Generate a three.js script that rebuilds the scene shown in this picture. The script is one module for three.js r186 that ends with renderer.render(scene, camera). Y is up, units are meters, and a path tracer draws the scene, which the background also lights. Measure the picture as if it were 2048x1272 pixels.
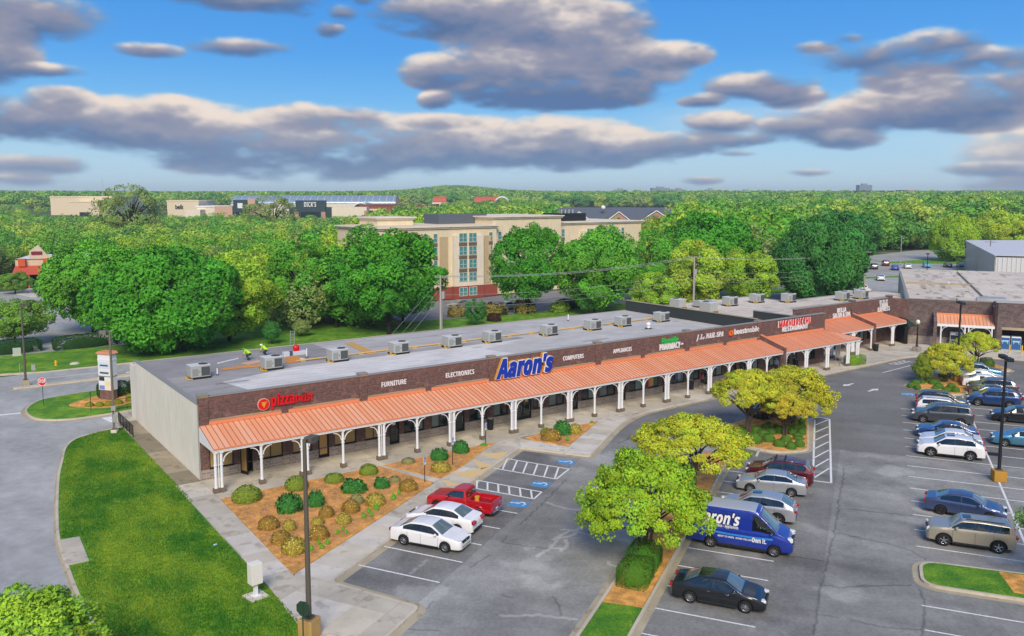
import * as THREE from 'three';
import { mergeGeometries } from 'three/addons/utils/BufferGeometryUtils.js';
import { TextGeometry } from 'three/addons/geometries/TextGeometry.js';
import { RoundedBoxGeometry } from 'three/addons/geometries/RoundedBoxGeometry.js';
import { FontLoader } from 'three/addons/loaders/FontLoader.js';
import { MarchingCubes } from 'three/addons/objects/MarchingCubes.js';

// ---------- camera, sky, sun, exposure ----------
const scene = new THREE.Scene();
const VIEW = 54.2 * Math.PI / 180, TILT = 6.11 * Math.PI / 180;   // x runs along the shop front, 54.2 degrees right of the view
const camera = new THREE.PerspectiveCamera(44.76, 2048 / 1272, 0.5, 9000);
camera.position.set(-16.656, 20.6, 61.617);
camera.lookAt(-16.656 + Math.cos(VIEW) * Math.cos(TILT), 20.6 - Math.sin(TILT), 61.617 - Math.sin(VIEW) * Math.cos(TILT));
camera.setViewOffset(2048, 1400, 0, 128, 2048, 1272);
const renderer = new THREE.WebGLRenderer({ antialias: true });
renderer.toneMapping = THREE.LinearToneMapping;
renderer.toneMappingExposure = 1.45;
renderer.shadowMap.enabled = true;
const sun = new THREE.DirectionalLight(0xfff0dc, 2.6);
sun.name = 'sun';
sun.position.set(-52, 112, 118);
sun.target.position.set(30, 0, 0);
sun.castShadow = true; sun.shadow.radius = 50; sun.shadow.mapSize.set(4096, 4096);
Object.assign(sun.shadow.camera, { left: -160, right: 160, top: 160, bottom: -160, near: 1, far: 500 });
scene.add(sun, sun.target);

// ---------- random numbers and noise ----------
function rng(seed) { let s = seed >>> 0; return () => { s = (s + 0x6d2b79f5) | 0; let t = Math.imul(s ^ (s >>> 15), 1 | s); t = (t + Math.imul(t ^ (t >>> 7), 61 | t)) ^ t; return ((t ^ (t >>> 14)) >>> 0) / 4294967296; }; }
const PERM = new Uint8Array(512), GRAD = new Float32Array(256);
{ const r = rng(7), a = [...Array(256).keys()]; for (let i = 255; i > 0; i--) { const j = Math.floor(r() * (i + 1)); [a[i], a[j]] = [a[j], a[i]]; } for (let i = 0; i < 512; i++) PERM[i] = a[i & 255]; for (let i = 0; i < 256; i++) GRAD[i] = r(); }
function n2(x, y, p) {   // value noise 0..1 that repeats every p
  let xi = Math.floor(x), yi = Math.floor(y); const fx = x - xi, fy = y - yi;
  let x1 = xi + 1, y1 = yi + 1;
  if (p) { xi = ((xi % p) + p) % p; yi = ((yi % p) + p) % p; x1 = ((x1 % p) + p) % p; y1 = ((y1 % p) + p) % p; }
  const u = fx * fx * (3 - 2 * fx), v = fy * fy * (3 - 2 * fy), A = PERM[xi & 255], B = PERM[x1 & 255];
  const a = GRAD[PERM[(A + yi) & 255]], b = GRAD[PERM[(B + yi) & 255]], c = GRAD[PERM[(A + y1) & 255]], d = GRAD[PERM[(B + y1) & 255]];
  return a + (b - a) * u + (c - a) * v + (a - b - c + d) * u * v;
}
function fbm(x, y, o, p) { let s = 0, a = 0.5, t = 0; for (let i = 0; i < o; i++) { s += a * n2(x + i * 17, y + i * 31, p); t += a; a *= 0.5; x *= 2; y *= 2; p = p ? p * 2 : p; } return s / t; }
const clamp = (x, a = 0, b = 1) => x < a ? a : x > b ? b : x, mix = (a, b, t) => a + (b - a) * t, sstep = (a, b, x) => { x = clamp((x - a) / (b - a)); return x * x * (3 - 2 * x); };
const mix3 = (a, b, t) => [mix(a[0], b[0], t), mix(a[1], b[1], t), mix(a[2], b[2], t)];
const toLin = (c) => c <= 0.04045 ? c / 12.92 : Math.pow((c + 0.055) / 1.055, 2.4);

// ---------- the sky: blue air and broken evening cumulus ----------
{
  const W = 4096, H = 2048, F = new Float32Array(W * H), Ty = new Float32Array(W * H), Wt = new Float32Array(W * H);
  // clouds: [degrees right of the view, degrees up, half width, half height, weight]
  const P = (x, y, rx, ry, w = 1) => { const az = Math.atan((x - 1024) / 1709), el = Math.atan((390 - y) / 1709 * Math.cos(az)), k = 180 / Math.PI; return [az * k, el * k, rx / 1709 * k * Math.cos(az) ** 2, ry / 1709 * k * Math.cos(az), w]; };
  const list = [[60,240,130,46],[190,248,150,45],[330,264,160,58],[480,288,170,58],[620,296,160,60],[760,296,170,56],[880,292,160,50],[1010,290,170,50],[1130,290,150,46],[1250,298,140,34],[1380,290,100,22],[1480,283,80,12],
    [130,200,64,26],[340,226,62,26],[600,238,74,26],[700,240,70,22],[880,245,70,14],
    [40,34,170,48],[10,110,80,60],[-60,150,90,60],[110,150,78,14],[470,4,130,24],[590,16,66,24],[690,38,28,16],[665,68,30,14],[730,8,22,14],[500,104,96,17],[310,108,64,13,.8],
    [880,36,140,42],[1020,40,160,60],[1140,60,140,62],[1080,130,170,72],[1000,160,125,52],[1200,150,140,60],[1335,118,72,24],[862,150,54,30],[872,205,32,17],[1060,196,140,27],[1180,190,100,27],
    [1510,176,96,25],[1570,198,64,20],[1400,206,44,13],[1430,250,64,24],[1730,122,120,28],[1860,96,90,26],[1950,126,130,22],[1800,160,84,26],[1990,182,160,42],[1800,216,124,42],[1650,250,116,36],[1570,262,64,22],[1930,226,150,36],[1680,282,74,18],[1622,102,44,11,.7],[1682,86,32,9,.7],
    [80,330,120,20,.9],[40,360,100,14,.8],[1470,310,34,5,.7],[1400,362,40,8,.8],[1600,347,50,7,.8],[1990,340,120,13,.9],[2200,120,160,50],[2300,250,200,40],[-250,60,200,60],[-320,250,260,60]].map((a) => P(...a));
  const r = rng(11);
  for (let k = 0; k < 95; k++) {   // the same clouds go on round the whole sky
    const el = 2 + 68 * Math.pow(r(), 1.6); let az = -180 + 360 * r();
    if (Math.abs(az) < 44 && el < 22) continue;
    const w = (5 + 9 * r()) / Math.cos(el * Math.PI / 180), h = 1.2 + 2.6 * r();
    const n = 3 + Math.floor(4 * r());
    for (let j = 0; j < n; j++) list.push([az + (j - n / 2) * w * 0.55, el + (r() - 0.5) * h, w * (0.4 + 0.4 * r()), h * (0.6 + 0.7 * r()), 1]);
  }
  for (const [az, el, rx, ry, w] of list) {
    const world = az * Math.PI / 180 - VIEW;   // angle from +x towards +z
    const cx = (world / (2 * Math.PI) + 0.5) * W, cy = (el / 180 + 0.5) * H, sx = rx * 1.35 / 360 * W, sy = ry * 1.35 / 180 * H;
    for (let y = Math.max(0, Math.floor(cy - sy)); y <= Math.min(H - 1, cy + sy); y++) for (let x = Math.floor(cx - sx); x <= cx + sx; x++) {
      const dx = (x - cx) / sx, dy = (y - cy) / sy, q = 1 - dx * dx - dy * dy;
      if (q <= 0) continue;
      const i = y * W + ((x % W) + W) % W, g = q * w;
      F[i] = 1 - (1 - F[i]) * (1 - g); Ty[i] += g * dy; Wt[i] += g;
    }
  }
  const air = [[0, 188, 209, 220], [3, 160, 202, 228], [6, 112, 176, 228], [9, 84, 156, 224], [13, 68, 141, 217], [30, 56, 122, 200], [90, 44, 100, 180]];
  const data = new Float32Array(W * H * 4), K = 1 / 1.25;
  for (let y = 0; y < H; y++) {
    const el = ((y + 0.5) / H - 0.5) * 180;
    let a = air[0];
    for (let k = 0; k + 1 < air.length; k++) if (el >= air[k][0]) { const t = clamp((el - air[k][0]) / (air[k + 1][0] - air[k][0])); a = air[k].map((v, c) => mix(v, air[k + 1][c], t)); }
    for (let x = 0; x < W; x++) {
      const i = y * W + x; let c = [a[1], a[2], a[3]];
      if (el > -1) {
        const wx = 14 * fbm(x / 60 + 7, y / 30, 3, 0), n = fbm((x + wx) / 40, (y + wx * 0.4) / 12, 5, 0), m = fbm(x / 12 + 50 + 0.9 * n, y / 5, 4, 0);
        const wisp = sstep(0.56, 0.8, fbm(x / 200 + 9, y / 36 + 3, 5, 0)) * 0.36;
        c = mix3(c, [214, 214, 220], wisp);
        if (Wt[i] > 0) {
          const d = F[i] * 1.12 + (n - 0.5) * 1.7 + (m - 0.5) * 0.5, cover = sstep(0.06, 0.98, d) * sstep(0, 0.3, F[i]) * 0.97;
          const t = 1.3 * Ty[i] / (Wt[i] + 0.2) + (n - 0.5) * 1.25 + (m - 0.5) * 0.6 - sstep(0.8, 1.3, d) * 0.1 + 0.06;
          let s = mix3([82, 106, 146], [136, 138, 158], sstep(-0.55, 0.18, t)); s = mix3(s, [230, 213, 200], sstep(0.08, 0.82, t));
          c = mix3(c, s, cover);
        }
        const low = sstep(6, 0, el); c = mix3(c, [178, 203, 218], low * 0.3);
      }
      for (let k = 0; k < 3; k++) data[i * 4 + k] = toLin(c[k] / 255) * K; data[i * 4 + 3] = 1;
    }
  }
  const sky = new THREE.DataTexture(data, W, H, THREE.RGBAFormat, THREE.FloatType);
  sky.mapping = THREE.EquirectangularReflectionMapping; sky.magFilter = THREE.LinearFilter; sky.minFilter = THREE.LinearFilter; sky.needsUpdate = true;
  scene.background = sky; scene.environment = sky;
}

// ---------- names and labels ----------
const taken = {};
function numbered(n) { if (!(n in taken)) { taken[n] = 0; return n; } return n + '_' + String(++taken[n]).padStart(3, '0'); }
function put(o, name, label, category, group, kind) {
  o.name = numbered(name); scene.add(o);
  const u = {}; if (label) u.label = label; if (category) u.category = category; if (group) u.group = group; if (kind) u.kind = kind;
  o.userData = u; o.traverse((k) => { if (k.isMesh) { k.castShadow = true; k.receiveShadow = true; } });
  return o;
}
const structure = (o, name, label) => put(o, name, label, undefined, undefined, 'structure');
function grp(x = 0, y = 0, z = 0, turn = 0) { const o = new THREE.Group(); o.position.set(x, y, z); o.rotation.y = turn; return o; }
function part(parent, name, geometry, material, label) { const m = new THREE.Mesh(Array.isArray(geometry) ? merged(geometry) : geometry, material); m.name = name; m.castShadow = m.receiveShadow = true; if (label) m.userData.label = label; parent.add(m); return m; }
function copyOf(o, name, label, category, group) { const c = o.clone(); return put(c, name, label, category, group); }

// ---------- geometry helpers ----------
function plain(g) { g = g.index ? g.toNonIndexed() : g; for (const k of Object.keys(g.attributes)) if (!['position', 'normal', 'uv'].includes(k)) g.deleteAttribute(k); if (!g.attributes.uv) g.setAttribute('uv', new THREE.BufferAttribute(new Float32Array(g.attributes.position.count * 2), 2)); return g; }
const merged = (list) => mergeGeometries(list.map(plain));
const M4 = new THREE.Matrix4();
function box(w, h, d, x = 0, y = 0, z = 0, ry = 0, rx = 0, rz = 0) {   // centred in x and z, standing on y; uv in metres
  const g = new THREE.BoxGeometry(w, h, d), uv = g.attributes.uv, s = [[d, h], [d, h], [w, d], [w, d], [w, h], [w, h]];
  for (let i = 0; i < uv.count; i++) { const [a, b] = s[Math.floor(i / 4)]; uv.setXY(i, uv.getX(i) * a, uv.getY(i) * b); }
  g.translate(0, h / 2, 0); if (rx) g.rotateX(rx); if (rz) g.rotateZ(rz); if (ry) g.rotateY(ry); return g.translate(x, y, z);
}
const rbox = (w, h, d, x, y, z, r = 0.03, ry = 0) => { const g = new RoundedBoxGeometry(w, h, d, 2, r); g.translate(0, h / 2, 0); if (ry) g.rotateY(ry); return g.translate(x, y, z); };
const cyl = (r0, r1, h, x = 0, y = 0, z = 0, n = 12) => new THREE.CylinderGeometry(r1, r0, h, n).translate(x, y + h / 2, z);
function bar(a, b, r, n = 8, r2 = r) { const A = new THREE.Vector3(...a), B = new THREE.Vector3(...b), d = B.clone().sub(A), g = new THREE.CylinderGeometry(r2, r, d.length(), n, 1); g.translate(0, d.length() / 2, 0); g.applyQuaternion(new THREE.Quaternion().setFromUnitVectors(new THREE.Vector3(0, 1, 0), d.normalize())); return g.translate(...a); }
function tubePath(pts, r, n = 8, seg) { return new THREE.TubeGeometry(new THREE.CatmullRomCurve3(pts.map((p) => new THREE.Vector3(...p))), seg || pts.length * 3, r, n, false); }
function prism(pts, y0, y1, holes = []) {   // a ground polygon of [x, z], from y0 up to y1; uv = x, -z in metres
  const sh = new THREE.Shape(pts.map(([x, z]) => new THREE.Vector2(x, -z)));
  for (const h of holes) sh.holes.push(new THREE.Path(h.map(([x, z]) => new THREE.Vector2(x, -z))));
  return new THREE.ExtrudeGeometry(sh, { depth: y1 - y0, bevelEnabled: false }).rotateX(-Math.PI / 2).translate(0, y0, 0);
}
function sheet(pts, y) { return new THREE.ShapeGeometry(new THREE.Shape(pts.map(([x, z]) => new THREE.Vector2(x, -z)))).rotateX(-Math.PI / 2).translate(0, y, 0); }
function slab3(pts, depth, bevel = 0) { return new THREE.ExtrudeGeometry(new THREE.Shape(pts.map(([x, y]) => new THREE.Vector2(x, y))), { depth, bevelEnabled: bevel > 0, bevelSize: bevel, bevelThickness: bevel, bevelSegments: 1 }); }
const CU = 0.8563, CV = 0.5165, LOT = Math.atan2(CV, CU);   // the car park is turned 31 degrees to the shops: u along the rows, v along the bays
const lot = (u, v) => [CU * u + CV * v, -CV * u + CU * v], lots = (a) => a.map(([u, v]) => lot(u, v));
function offset(pts, d, closed) {
  const n = pts.length, out = [];
  for (let i = 0; i < n; i++) {
    const a = pts[closed ? (i + n - 1) % n : Math.max(0, i - 1)], b = pts[i], c = pts[closed ? (i + 1) % n : Math.min(n - 1, i + 1)];
    const nrm = (p, q) => { const x = q[0] - p[0], z = q[1] - p[1], l = Math.hypot(x, z) || 1; return [-z / l, x / l]; };
    let m = a === b ? nrm(b, c) : b === c ? nrm(a, b) : null;
    if (!m) { const p = nrm(a, b), q = nrm(b, c), s = [p[0] + q[0], p[1] + q[1]], l = Math.hypot(...s) || 1, k = 1 / Math.max(0.4, (s[0] * p[0] + s[1] * p[1]) / l); m = [s[0] / l * k, s[1] / l * k]; }
    out.push([b[0] + m[0] * d, b[1] + m[1] * d]);
  }
  return out;
}
function curve2(pts, closed, n = 6) { const c = new THREE.CatmullRomCurve3(pts.map(([x, z]) => new THREE.Vector3(x, 0, z)), closed, 'centripetal'); return c.getPoints(pts.length * n).slice(0, closed ? -1 : undefined).map((p) => [p.x, p.z]); }
function rounded(pts, r, closed = true, n = 5) {   // a polyline with its corners rounded
  const out = [], N = pts.length;
  pts.forEach((b, i) => {
    if (!closed && (i === 0 || i === N - 1)) { out.push(b); return; }
    const a = pts[(i + N - 1) % N], c = pts[(i + 1) % N], rr = b[2] ?? r;
    const da = Math.hypot(a[0] - b[0], a[1] - b[1]), dc = Math.hypot(c[0] - b[0], c[1] - b[1]), k = Math.min(rr, da * 0.48, dc * 0.48);
    const p = [b[0] + (a[0] - b[0]) / da * k, b[1] + (a[1] - b[1]) / da * k], q = [b[0] + (c[0] - b[0]) / dc * k, b[1] + (c[1] - b[1]) / dc * k];
    for (let j = 0; j <= n; j++) { const t = j / n, s = 1 - t; out.push([s * s * p[0] + 2 * s * t * b[0] + t * t * q[0], s * s * p[1] + 2 * s * t * b[1] + t * t * q[1]]); }
  });
  return out;
}
function ribbon(pts, d0, d1, y0, y1, closed) {   // a strip along a line, between two offsets from it
  const a = offset(pts, d0, closed), b = offset(pts, d1, closed);
  if (closed) { const inner = Math.abs(THREE.ShapeUtils.area(a.map((p) => new THREE.Vector2(...p)))) < Math.abs(THREE.ShapeUtils.area(b.map((p) => new THREE.Vector2(...p)))) ? a : b; return prism(inner === a ? b : a, y0, y1, [inner]); }
  return prism([...a, ...b.reverse()], y0, y1);
}
function clip(poly, [nx, nz, d]) {   // keeps nx*x + nz*z <= d
  const out = [];
  for (let i = 0; i < poly.length; i++) { const p = poly[i], q = poly[(i + 1) % poly.length], a = nx * p[0] + nz * p[1] - d, b = nx * q[0] + nz * q[1] - d; if (a <= 0) out.push(p); if ((a < 0 && b > 0) || (a > 0 && b < 0)) { const t = a / (a - b); out.push([p[0] + (q[0] - p[0]) * t, p[1] + (q[1] - p[1]) * t]); } }
  return out;
}
const areaOf = (p) => Math.abs(THREE.ShapeUtils.area(p.map((q) => new THREE.Vector2(q[0], q[1]))));

// ---------- materials and textures ----------
function pixels(w, h, f) { const d = new Uint8Array(w * h * 4); for (let y = 0; y < h; y++) for (let x = 0; x < w; x++) { const c = f(x, y), i = (y * w + x) * 4; d[i] = clamp(c[0], 0, 255); d[i + 1] = clamp(c[1], 0, 255); d[i + 2] = clamp(c[2], 0, 255); d[i + 3] = 255; } return d; }
function tex(w, h, f, mw, mh, srgb = true) {   // a repeating texture that is mw by mh metres
  const t = new THREE.DataTexture(pixels(w, h, f), w, h); t.wrapS = t.wrapT = THREE.RepeatWrapping; t.magFilter = THREE.LinearFilter; t.minFilter = THREE.LinearMipmapLinearFilter; t.generateMipmaps = true;
  if (srgb) t.colorSpace = THREE.SRGBColorSpace; t.repeat.set(1 / mw, 1 / mh); t.needsUpdate = true; return t;
}
const gray = (v) => [v, v, v];
function mat(color, roughness = 0.8, o = {}) { const m = new THREE.MeshPhysicalMaterial({ roughness, side: THREE.DoubleSide, ...o }); if (color !== null) m.color.set(color); return m; }
const grain = tex(512, 512, (x, y) => gray(128 + 150 * (fbm(x / 4, y / 4, 3, 128) - 0.5) + 70 * (n2(x, y, 512) - 0.5)), 1.3, 1.3, false);
const concreteTex = tex(1024, 1024, (x, y) => { const a = fbm(x / 128, y / 128, 6, 8), b = n2(x / 2, y / 2, 512), st = sstep(0.6, 0.78, fbm(x / 64 + 40, y / 64, 5, 16)); const v = 204 + 44 * (a - 0.5) + 20 * (b - 0.5) - 26 * st; return [v + 3, v - 3, v - 17]; }, 9, 9);
const M = {
  concrete: mat(0xffffff, 0.9, { map: concreteTex, bumpMap: grain, bumpScale: 0.003 }),
  kerb: mat(0xf4f0e6, 0.9, { map: concreteTex, bumpMap: grain, bumpScale: 0.003 }),
  pan: mat(0xd6d0be, 0.92, { map: concreteTex }),
  joint: mat(0x8d877a, 0.95),
  white: mat(0xe6e8ea, 0.5), paintWhite: mat(0xe9e9e4, 0.75, { bumpMap: grain, bumpScale: 0.002 }), black: mat(0x15171a, 0.5), darkMetal: mat(0x23262a, 0.5, { metalness: 0.3 }), dark: mat(0x1b1c1e, 0.85),
  galv: mat(0xb9bdbf, 0.5, { metalness: 0.5 }), bronze: mat(0x77705f, 0.55, { metalness: 0.2 }),
};

// =====================================================================================
// THE GROUND.  y = 0 is the level of the pavements; asphalt lies 13 cm lower
// =====================================================================================
const ROAD = -0.13;
const hillAt = (x, z) => { const d = Math.hypot(x - 20, z), s = sstep(330, 1500, d) * 12 + sstep(1500, 3600, d) * 9; const a = Math.atan2(z - 61.6, x + 16.7), k = Math.exp(-(((a + 1.012) / 0.055) ** 2)) * sstep(900, 2100, d) * 15; return s + k + sstep(400, 1500, d) * 7 * (fbm(x / 420 + 30, z / 420 + 30, 3, 0) - 0.5); };
{
  // terrain out to the horizon
  const g = new THREE.BufferGeometry(), pos = [], idx = [], uv = [], radii = [0, 60, 120, 180, 240, 320, 420, 540, 700, 900, 1150, 1500, 1950, 2500, 3200, 4200], n = 96;
  radii.forEach((r) => { for (let i = 0; i <= n; i++) { const a = i / n * Math.PI * 2, x = 20 + r * Math.cos(a), z = r * Math.sin(a); pos.push(x, hillAt(x, z) - 0.22, z); uv.push(x, z); } });
  for (let k = 0; k + 1 < radii.length; k++) for (let i = 0; i < n; i++) { const a = k * (n + 1) + i, b = a + n + 1; idx.push(a, a + 1, b, a + 1, b + 1, b); }
  g.setAttribute('position', new THREE.Float32BufferAttribute(pos, 3)); g.setAttribute('uv', new THREE.Float32BufferAttribute(uv, 2)); g.setIndex(idx); g.computeVertexNormals();
  const t = tex(512, 512, (x, y) => { const a = fbm(x / 64, y / 64, 6, 8); return mix3([58, 76, 30], [104, 116, 52], a); }, 90, 90);
  structure(new THREE.Mesh(g, mat(0xffffff, 0.95, { map: t })), 'terrain', 'green wooded ground running out to the low hills');
}
// ---- asphalt of the car park: patches, stains, sealed cracks
const light = [[[20.0,19.7],[18.0,21.7],[16.7,22.6],[15.6,23.1],[14.8,22.9],[13.4,23.8],[12.0,24.3]],[[17.8,22.0],[18.3,22.6]],[[16.6,22.6],[15.6,22.0]],[[16.1,22.6],[16.6,23.8]],[[15.0,23.3],[14.5,24.1],[13.6,24.5]],[[13.3,23.7],[14.1,24.5]],[[18.6,21.7],[18.9,20.4],[18.1,19.1],[17.8,17.6]],[[19.9,19.7],[19.9,20.5],[18.0,21.8],[16.6,22.6],[15.6,22.5],[14.3,23.0]],[[15.0,27.2],[14.7,27.5],[15.0,28.3]],[[5.0,22.0],[6.7,21.0]],[[6.4,28.6],[6.5,28.9],[7.2,29.3],[7.9,29.7],[9.2,31.3]]];
const dark = [[[21.9,14.9],[17.8,17.6],[14.8,19.4],[14.0,19.9]],[[12.4,20.8],[11.6,21.5],[12.8,23.2],[13.3,23.7]],[[10.0,22.5],[8.1,23.3]],[[1.7,27.0],[1.9,27.1],[3.2,28.2]],[[1.9,27.1],[3.0,26.4],[4.4,25.5]],[[32.9,30.0],[33.7,30.8],[34.4,31.9]],[[29.0,32.3],[29.5,33.1],[30.0,34.7]],[[22.2,36.1],[22.9,36.9],[24.0,37.4],[24.6,38.0]],[[19.2,37.8],[19.8,38.6]],[[23.6,32.7],[24.2,33.1],[25.0,34.4]],[[33.4,30.5],[34.3,31.8],[35.7,33.6]],[[29.3,33.1],[30.0,34.5],[30.3,35.4],[30.3,36.5],[29.8,37.7]],[[23.2,37.0],[24.3,37.7],[25.3,38.3],[26.1,38.9]],[[20.0,39.1],[20.8,40.6],[22.0,41.7]],[[26.0,39.3],[24.8,40.3],[23.4,41.0],[21.4,42.0]],[[7.7,26.8],[8.0,27.5]],[[9.7,28.6],[9.4,29.6],[8.9,30.4]],[[31.2,10.5],[32.7,10.0],[33.6,9.4]],[[41.2,24.9],[42.2,25.1]],[[41.0,25.2],[32.9,30.0],[29.0,32.3],[25.1,34.4],[22.2,36.0],[19.2,37.8],[17.4,38.9]]];
{
  const N = 2048, S = 140, cv = document.createElement('canvas'); cv.width = cv.height = N;
  const c2 = cv.getContext('2d'), X = (x) => (x + 30) / S * N, Y = (z) => (80 - z) / S * N, r = rng(5);
  c2.fillStyle = '#000'; c2.fillRect(0, 0, N, N);
  const wander = (pts, w, col) => { c2.strokeStyle = col; c2.lineWidth = w; c2.lineJoin = 'round'; c2.beginPath(); pts.forEach(([x, z], i) => { if (!i) { c2.moveTo(X(x), Y(z)); return; } const [a, b] = pts[i - 1], n = Math.max(2, Math.ceil(Math.hypot(x - a, z - b) / 0.35)); for (let k = 1; k <= n; k++) c2.lineTo(X(mix(a, x, k / n) + (r() - 0.5) * 0.16), Y(mix(b, z, k / n) + (r() - 0.5) * 0.16)); }); c2.stroke(); };
  light.forEach((p) => wander(p, 3.4, '#0a0')); dark.forEach((p) => wander(p, 1.5, '#a00'));
  for (let k = 0; k < 70; k++) { const x = -25 + 130 * r(), z = 8 + 62 * r(), a = r() * 6.3, p = [[x, z]]; for (let j = 0; j < 4; j++) { const q = p[p.length - 1]; p.push([q[0] + Math.cos(a + (r() - 0.5)) * 1.4, q[1] + Math.sin(a + (r() - 0.5)) * 1.4]); } wander(p, 0.9, r() < 0.5 ? '#500' : '#040'); }
  for (const [u, v] of [[-3.0, 20.4], [-0.4, 20], [2.5, 20], [-6, 20.5], [9.8, 20.3], [15.2, 20.5], [-4.3, 37.5], [-1.5, 37.4], [1, 37.4], [3.8, 37.5], [6.4, 37.6], [9, 38], [11.5, 37.6], [14.2, 38], [16.6, 38], ...[...Array(20).keys()].flatMap((k) => [[-1.3 + 2.72 * k, 50.2], [-1.3 + 2.72 * k, 56.2]])]) for (let j = 0; j < 6; j++) { const [x, z] = lot(u + (r() - 0.5) * 1.1, v + (r() - 0.5) * 3); c2.fillStyle = `rgba(0,0,${Math.floor(60 + 120 * r())},0.5)`; c2.beginPath(); c2.arc(X(x), Y(z), 1 + 5 * r() * r(), 0, 7); c2.fill(); }
  const over = c2.getImageData(0, 0, N, N).data;
  const data = pixels(N, N, (px, py) => {
    const x = -30 + px / N * S, z = 80 - py / N * S, u = CU * x - CV * z, v = CV * x + CU * z;
    const a = fbm(px / 90, py / 90, 5, 0), b = fbm(px / 14 + 80, py / 14, 4, 0), s = fbm(u / 1.6 + 300, v / 9 + 300, 4, 0), g = n2(px * 0.9, py * 0.9, 0);
    const fresh = u > 26.8 + 0.12 * (b - 0.5) && v > 41 ? 1 : (v < 33 && x > 33 + 2 * (a - .5) && z < 15) ? 0.9 : 0;   // newer overlay
    let t = 135 + 58 * (a - 0.5) + 30 * (b - 0.5) + 34 * (s - 0.5) + 22 * (g - 0.5);
    t += 26 * sstep(0.56, 0.74, fbm(px / 45 + 11, py / 45 + 7, 5, 0));                     // chalky worn areas
    if (v > 34.4 && v < 42.3) t -= 15; else if (v >= 42.3 && u < 26.8) t -= 1; else if (v > 18 && v < 23.5) t -= 17;
    t = mix(t, 116 + 26 * (a - 0.5) + 18 * (s - 0.5) + 16 * (g - 0.5), fresh * 0.8);
    const i = (py * N + px) * 4, L = over[i + 1] / 255, D = over[i] / 255, O = over[i + 2] / 255;
    t = t + 44 * L - 46 * D - 24 * O * (0.5 + b);
    return [t, t * 1.0, t * 0.965];
  });
  const map = new THREE.DataTexture(data, N, N); map.wrapS = map.wrapT = THREE.ClampToEdgeWrapping; map.magFilter = THREE.LinearFilter; map.colorSpace = THREE.SRGBColorSpace; map.repeat.set(1 / S, 1 / S); map.offset.set(30 / S, 80 / S); map.needsUpdate = true;
  M.lot = mat(0xffffff, 0.88, { map, bumpMap: grain, bumpScale: 0.006 });
}
const driveTex = tex(1024, 1024, (x, y) => { const a = fbm(x / 128, y / 128, 5, 8), b = fbm(x / 20, y / 20, 4, 51.2 | 0), s = fbm(x / 40 + 9, y / 160, 4, 25), g = n2(x, y, 1024); const v = 168 + 34 * (a - 0.5) + 24 * (b - 0.5) + 22 * (s - 0.5) + 24 * (g - 0.5); return [v * 0.99, v, v * 0.985]; }, 26, 26);
M.drive = mat(0xffffff, 0.9, { map: driveTex, bumpMap: grain, bumpScale: 0.006 });
M.roadDark = mat(0xc4c4c8, 0.9, { map: driveTex });
M.blue = mat(0x4b8fc4, 0.8, { bumpMap: grain, bumpScale: 0.002 }); M.yellowTan = mat(0xdcbf86, 0.85, { bumpMap: grain, bumpScale: 0.003 });
const wearTex = tex(512, 512, (x, y) => { const w = sstep(0.6, 0.72, fbm(x / 10, y / 10, 4, 51)) * 0.8; return mix3([232, 233, 230], [150, 152, 155], w); }, 2.2, 2.2);
M.stripe = mat(0xffffff, 0.8, { map: wearTex });

const carPark = grp();
part(carPark, 'asphalt', prism([[-30, 80], [-30, 40], [-2.2, 24.5], [-2, -10], [62, -10], [135, -60], [150, 80]], ROAD - 0.1, ROAD), M.lot);
const stripe = (u0, v0, u1, v1, w = 0.1, name = 'stall_stripe') => { const [ax, az] = lot(u0, v0), [bx, bz] = lot(u1, v1), l = Math.hypot(bx - ax, bz - az); part(carPark, name, box(l, 0.004, w, 0, 0, 0, -Math.atan2(bz - az, bx - ax)).translate((ax + bx) / 2, ROAD + 0.001, (az + bz) / 2), M.stripe); };
for (const u of [-7.2, -4.45, -1.85, 0.85, 3.65]) stripe(u, 18.15, u - 0.15, 23.4);
for (const k of [-13.7, -11, -8.3, -5.6, -2.9, -0.2, 2.45, 5.1, 7.7, 10.2, 12.8, 15.25, 17.75]) stripe(k, 34.75, k + 0.02, 39.65);
stripe(20.4, 35.7, 20.4, 39.6);
for (let k = 0; k < 14; k++) stripe(8.0 + 2.735 * k, 47.2, 8.05 + 2.735 * k, 59.2);
for (let k = -8; k < 1; k++) stripe(-0.0 + 2.67 * k, 47.15, 0.05 + 2.67 * k, 59.2);
for (let k = 0; k < 8; k++) stripe(46.5 + 2.75 * k, 53.2, 46.5 + 2.75 * k, 59.2);
stripe(5.4, 53.2, 51.5, 53.2, 0.14, 'centre_line');
function hatch(A, B, C, D, n, w = 0.13) { stripe(...A, ...B, w, 'hatch_line'); stripe(...D, ...C, w, 'hatch_line'); stripe(...B, ...C, w, 'hatch_line'); for (let k = 0; k < n; k++) { const t = (k + 0.02) / n, s = (k + 0.85) / n; stripe(mix(D[0], C[0], s), mix(D[1], C[1], s), mix(A[0], B[0], t), mix(A[1], B[1], t), w, 'hatch_line'); } }
hatch([8.35, 18.15], [7.9, 23.4], [6.4, 23.4], [6.8, 18.15], 6); hatch([13.9, 18.15], [13.4, 23.5], [10.85, 23.4], [11.35, 18.15], 6);
stripe(35.7, 39.75, 18.0, 40.75, 0.15, 'hatch_line'); stripe(36.6, 41.0, 17.9, 42.0, 0.15, 'hatch_line'); stripe(17.9, 40.75, 17.9, 42.05, 0.15, 'hatch_line'); stripe(38.1, 37.8, 36.6, 41.0, 0.13, 'hatch_line'); stripe(36.5, 38.2, 35.75, 39.75, 0.13, 'hatch_line');
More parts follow.
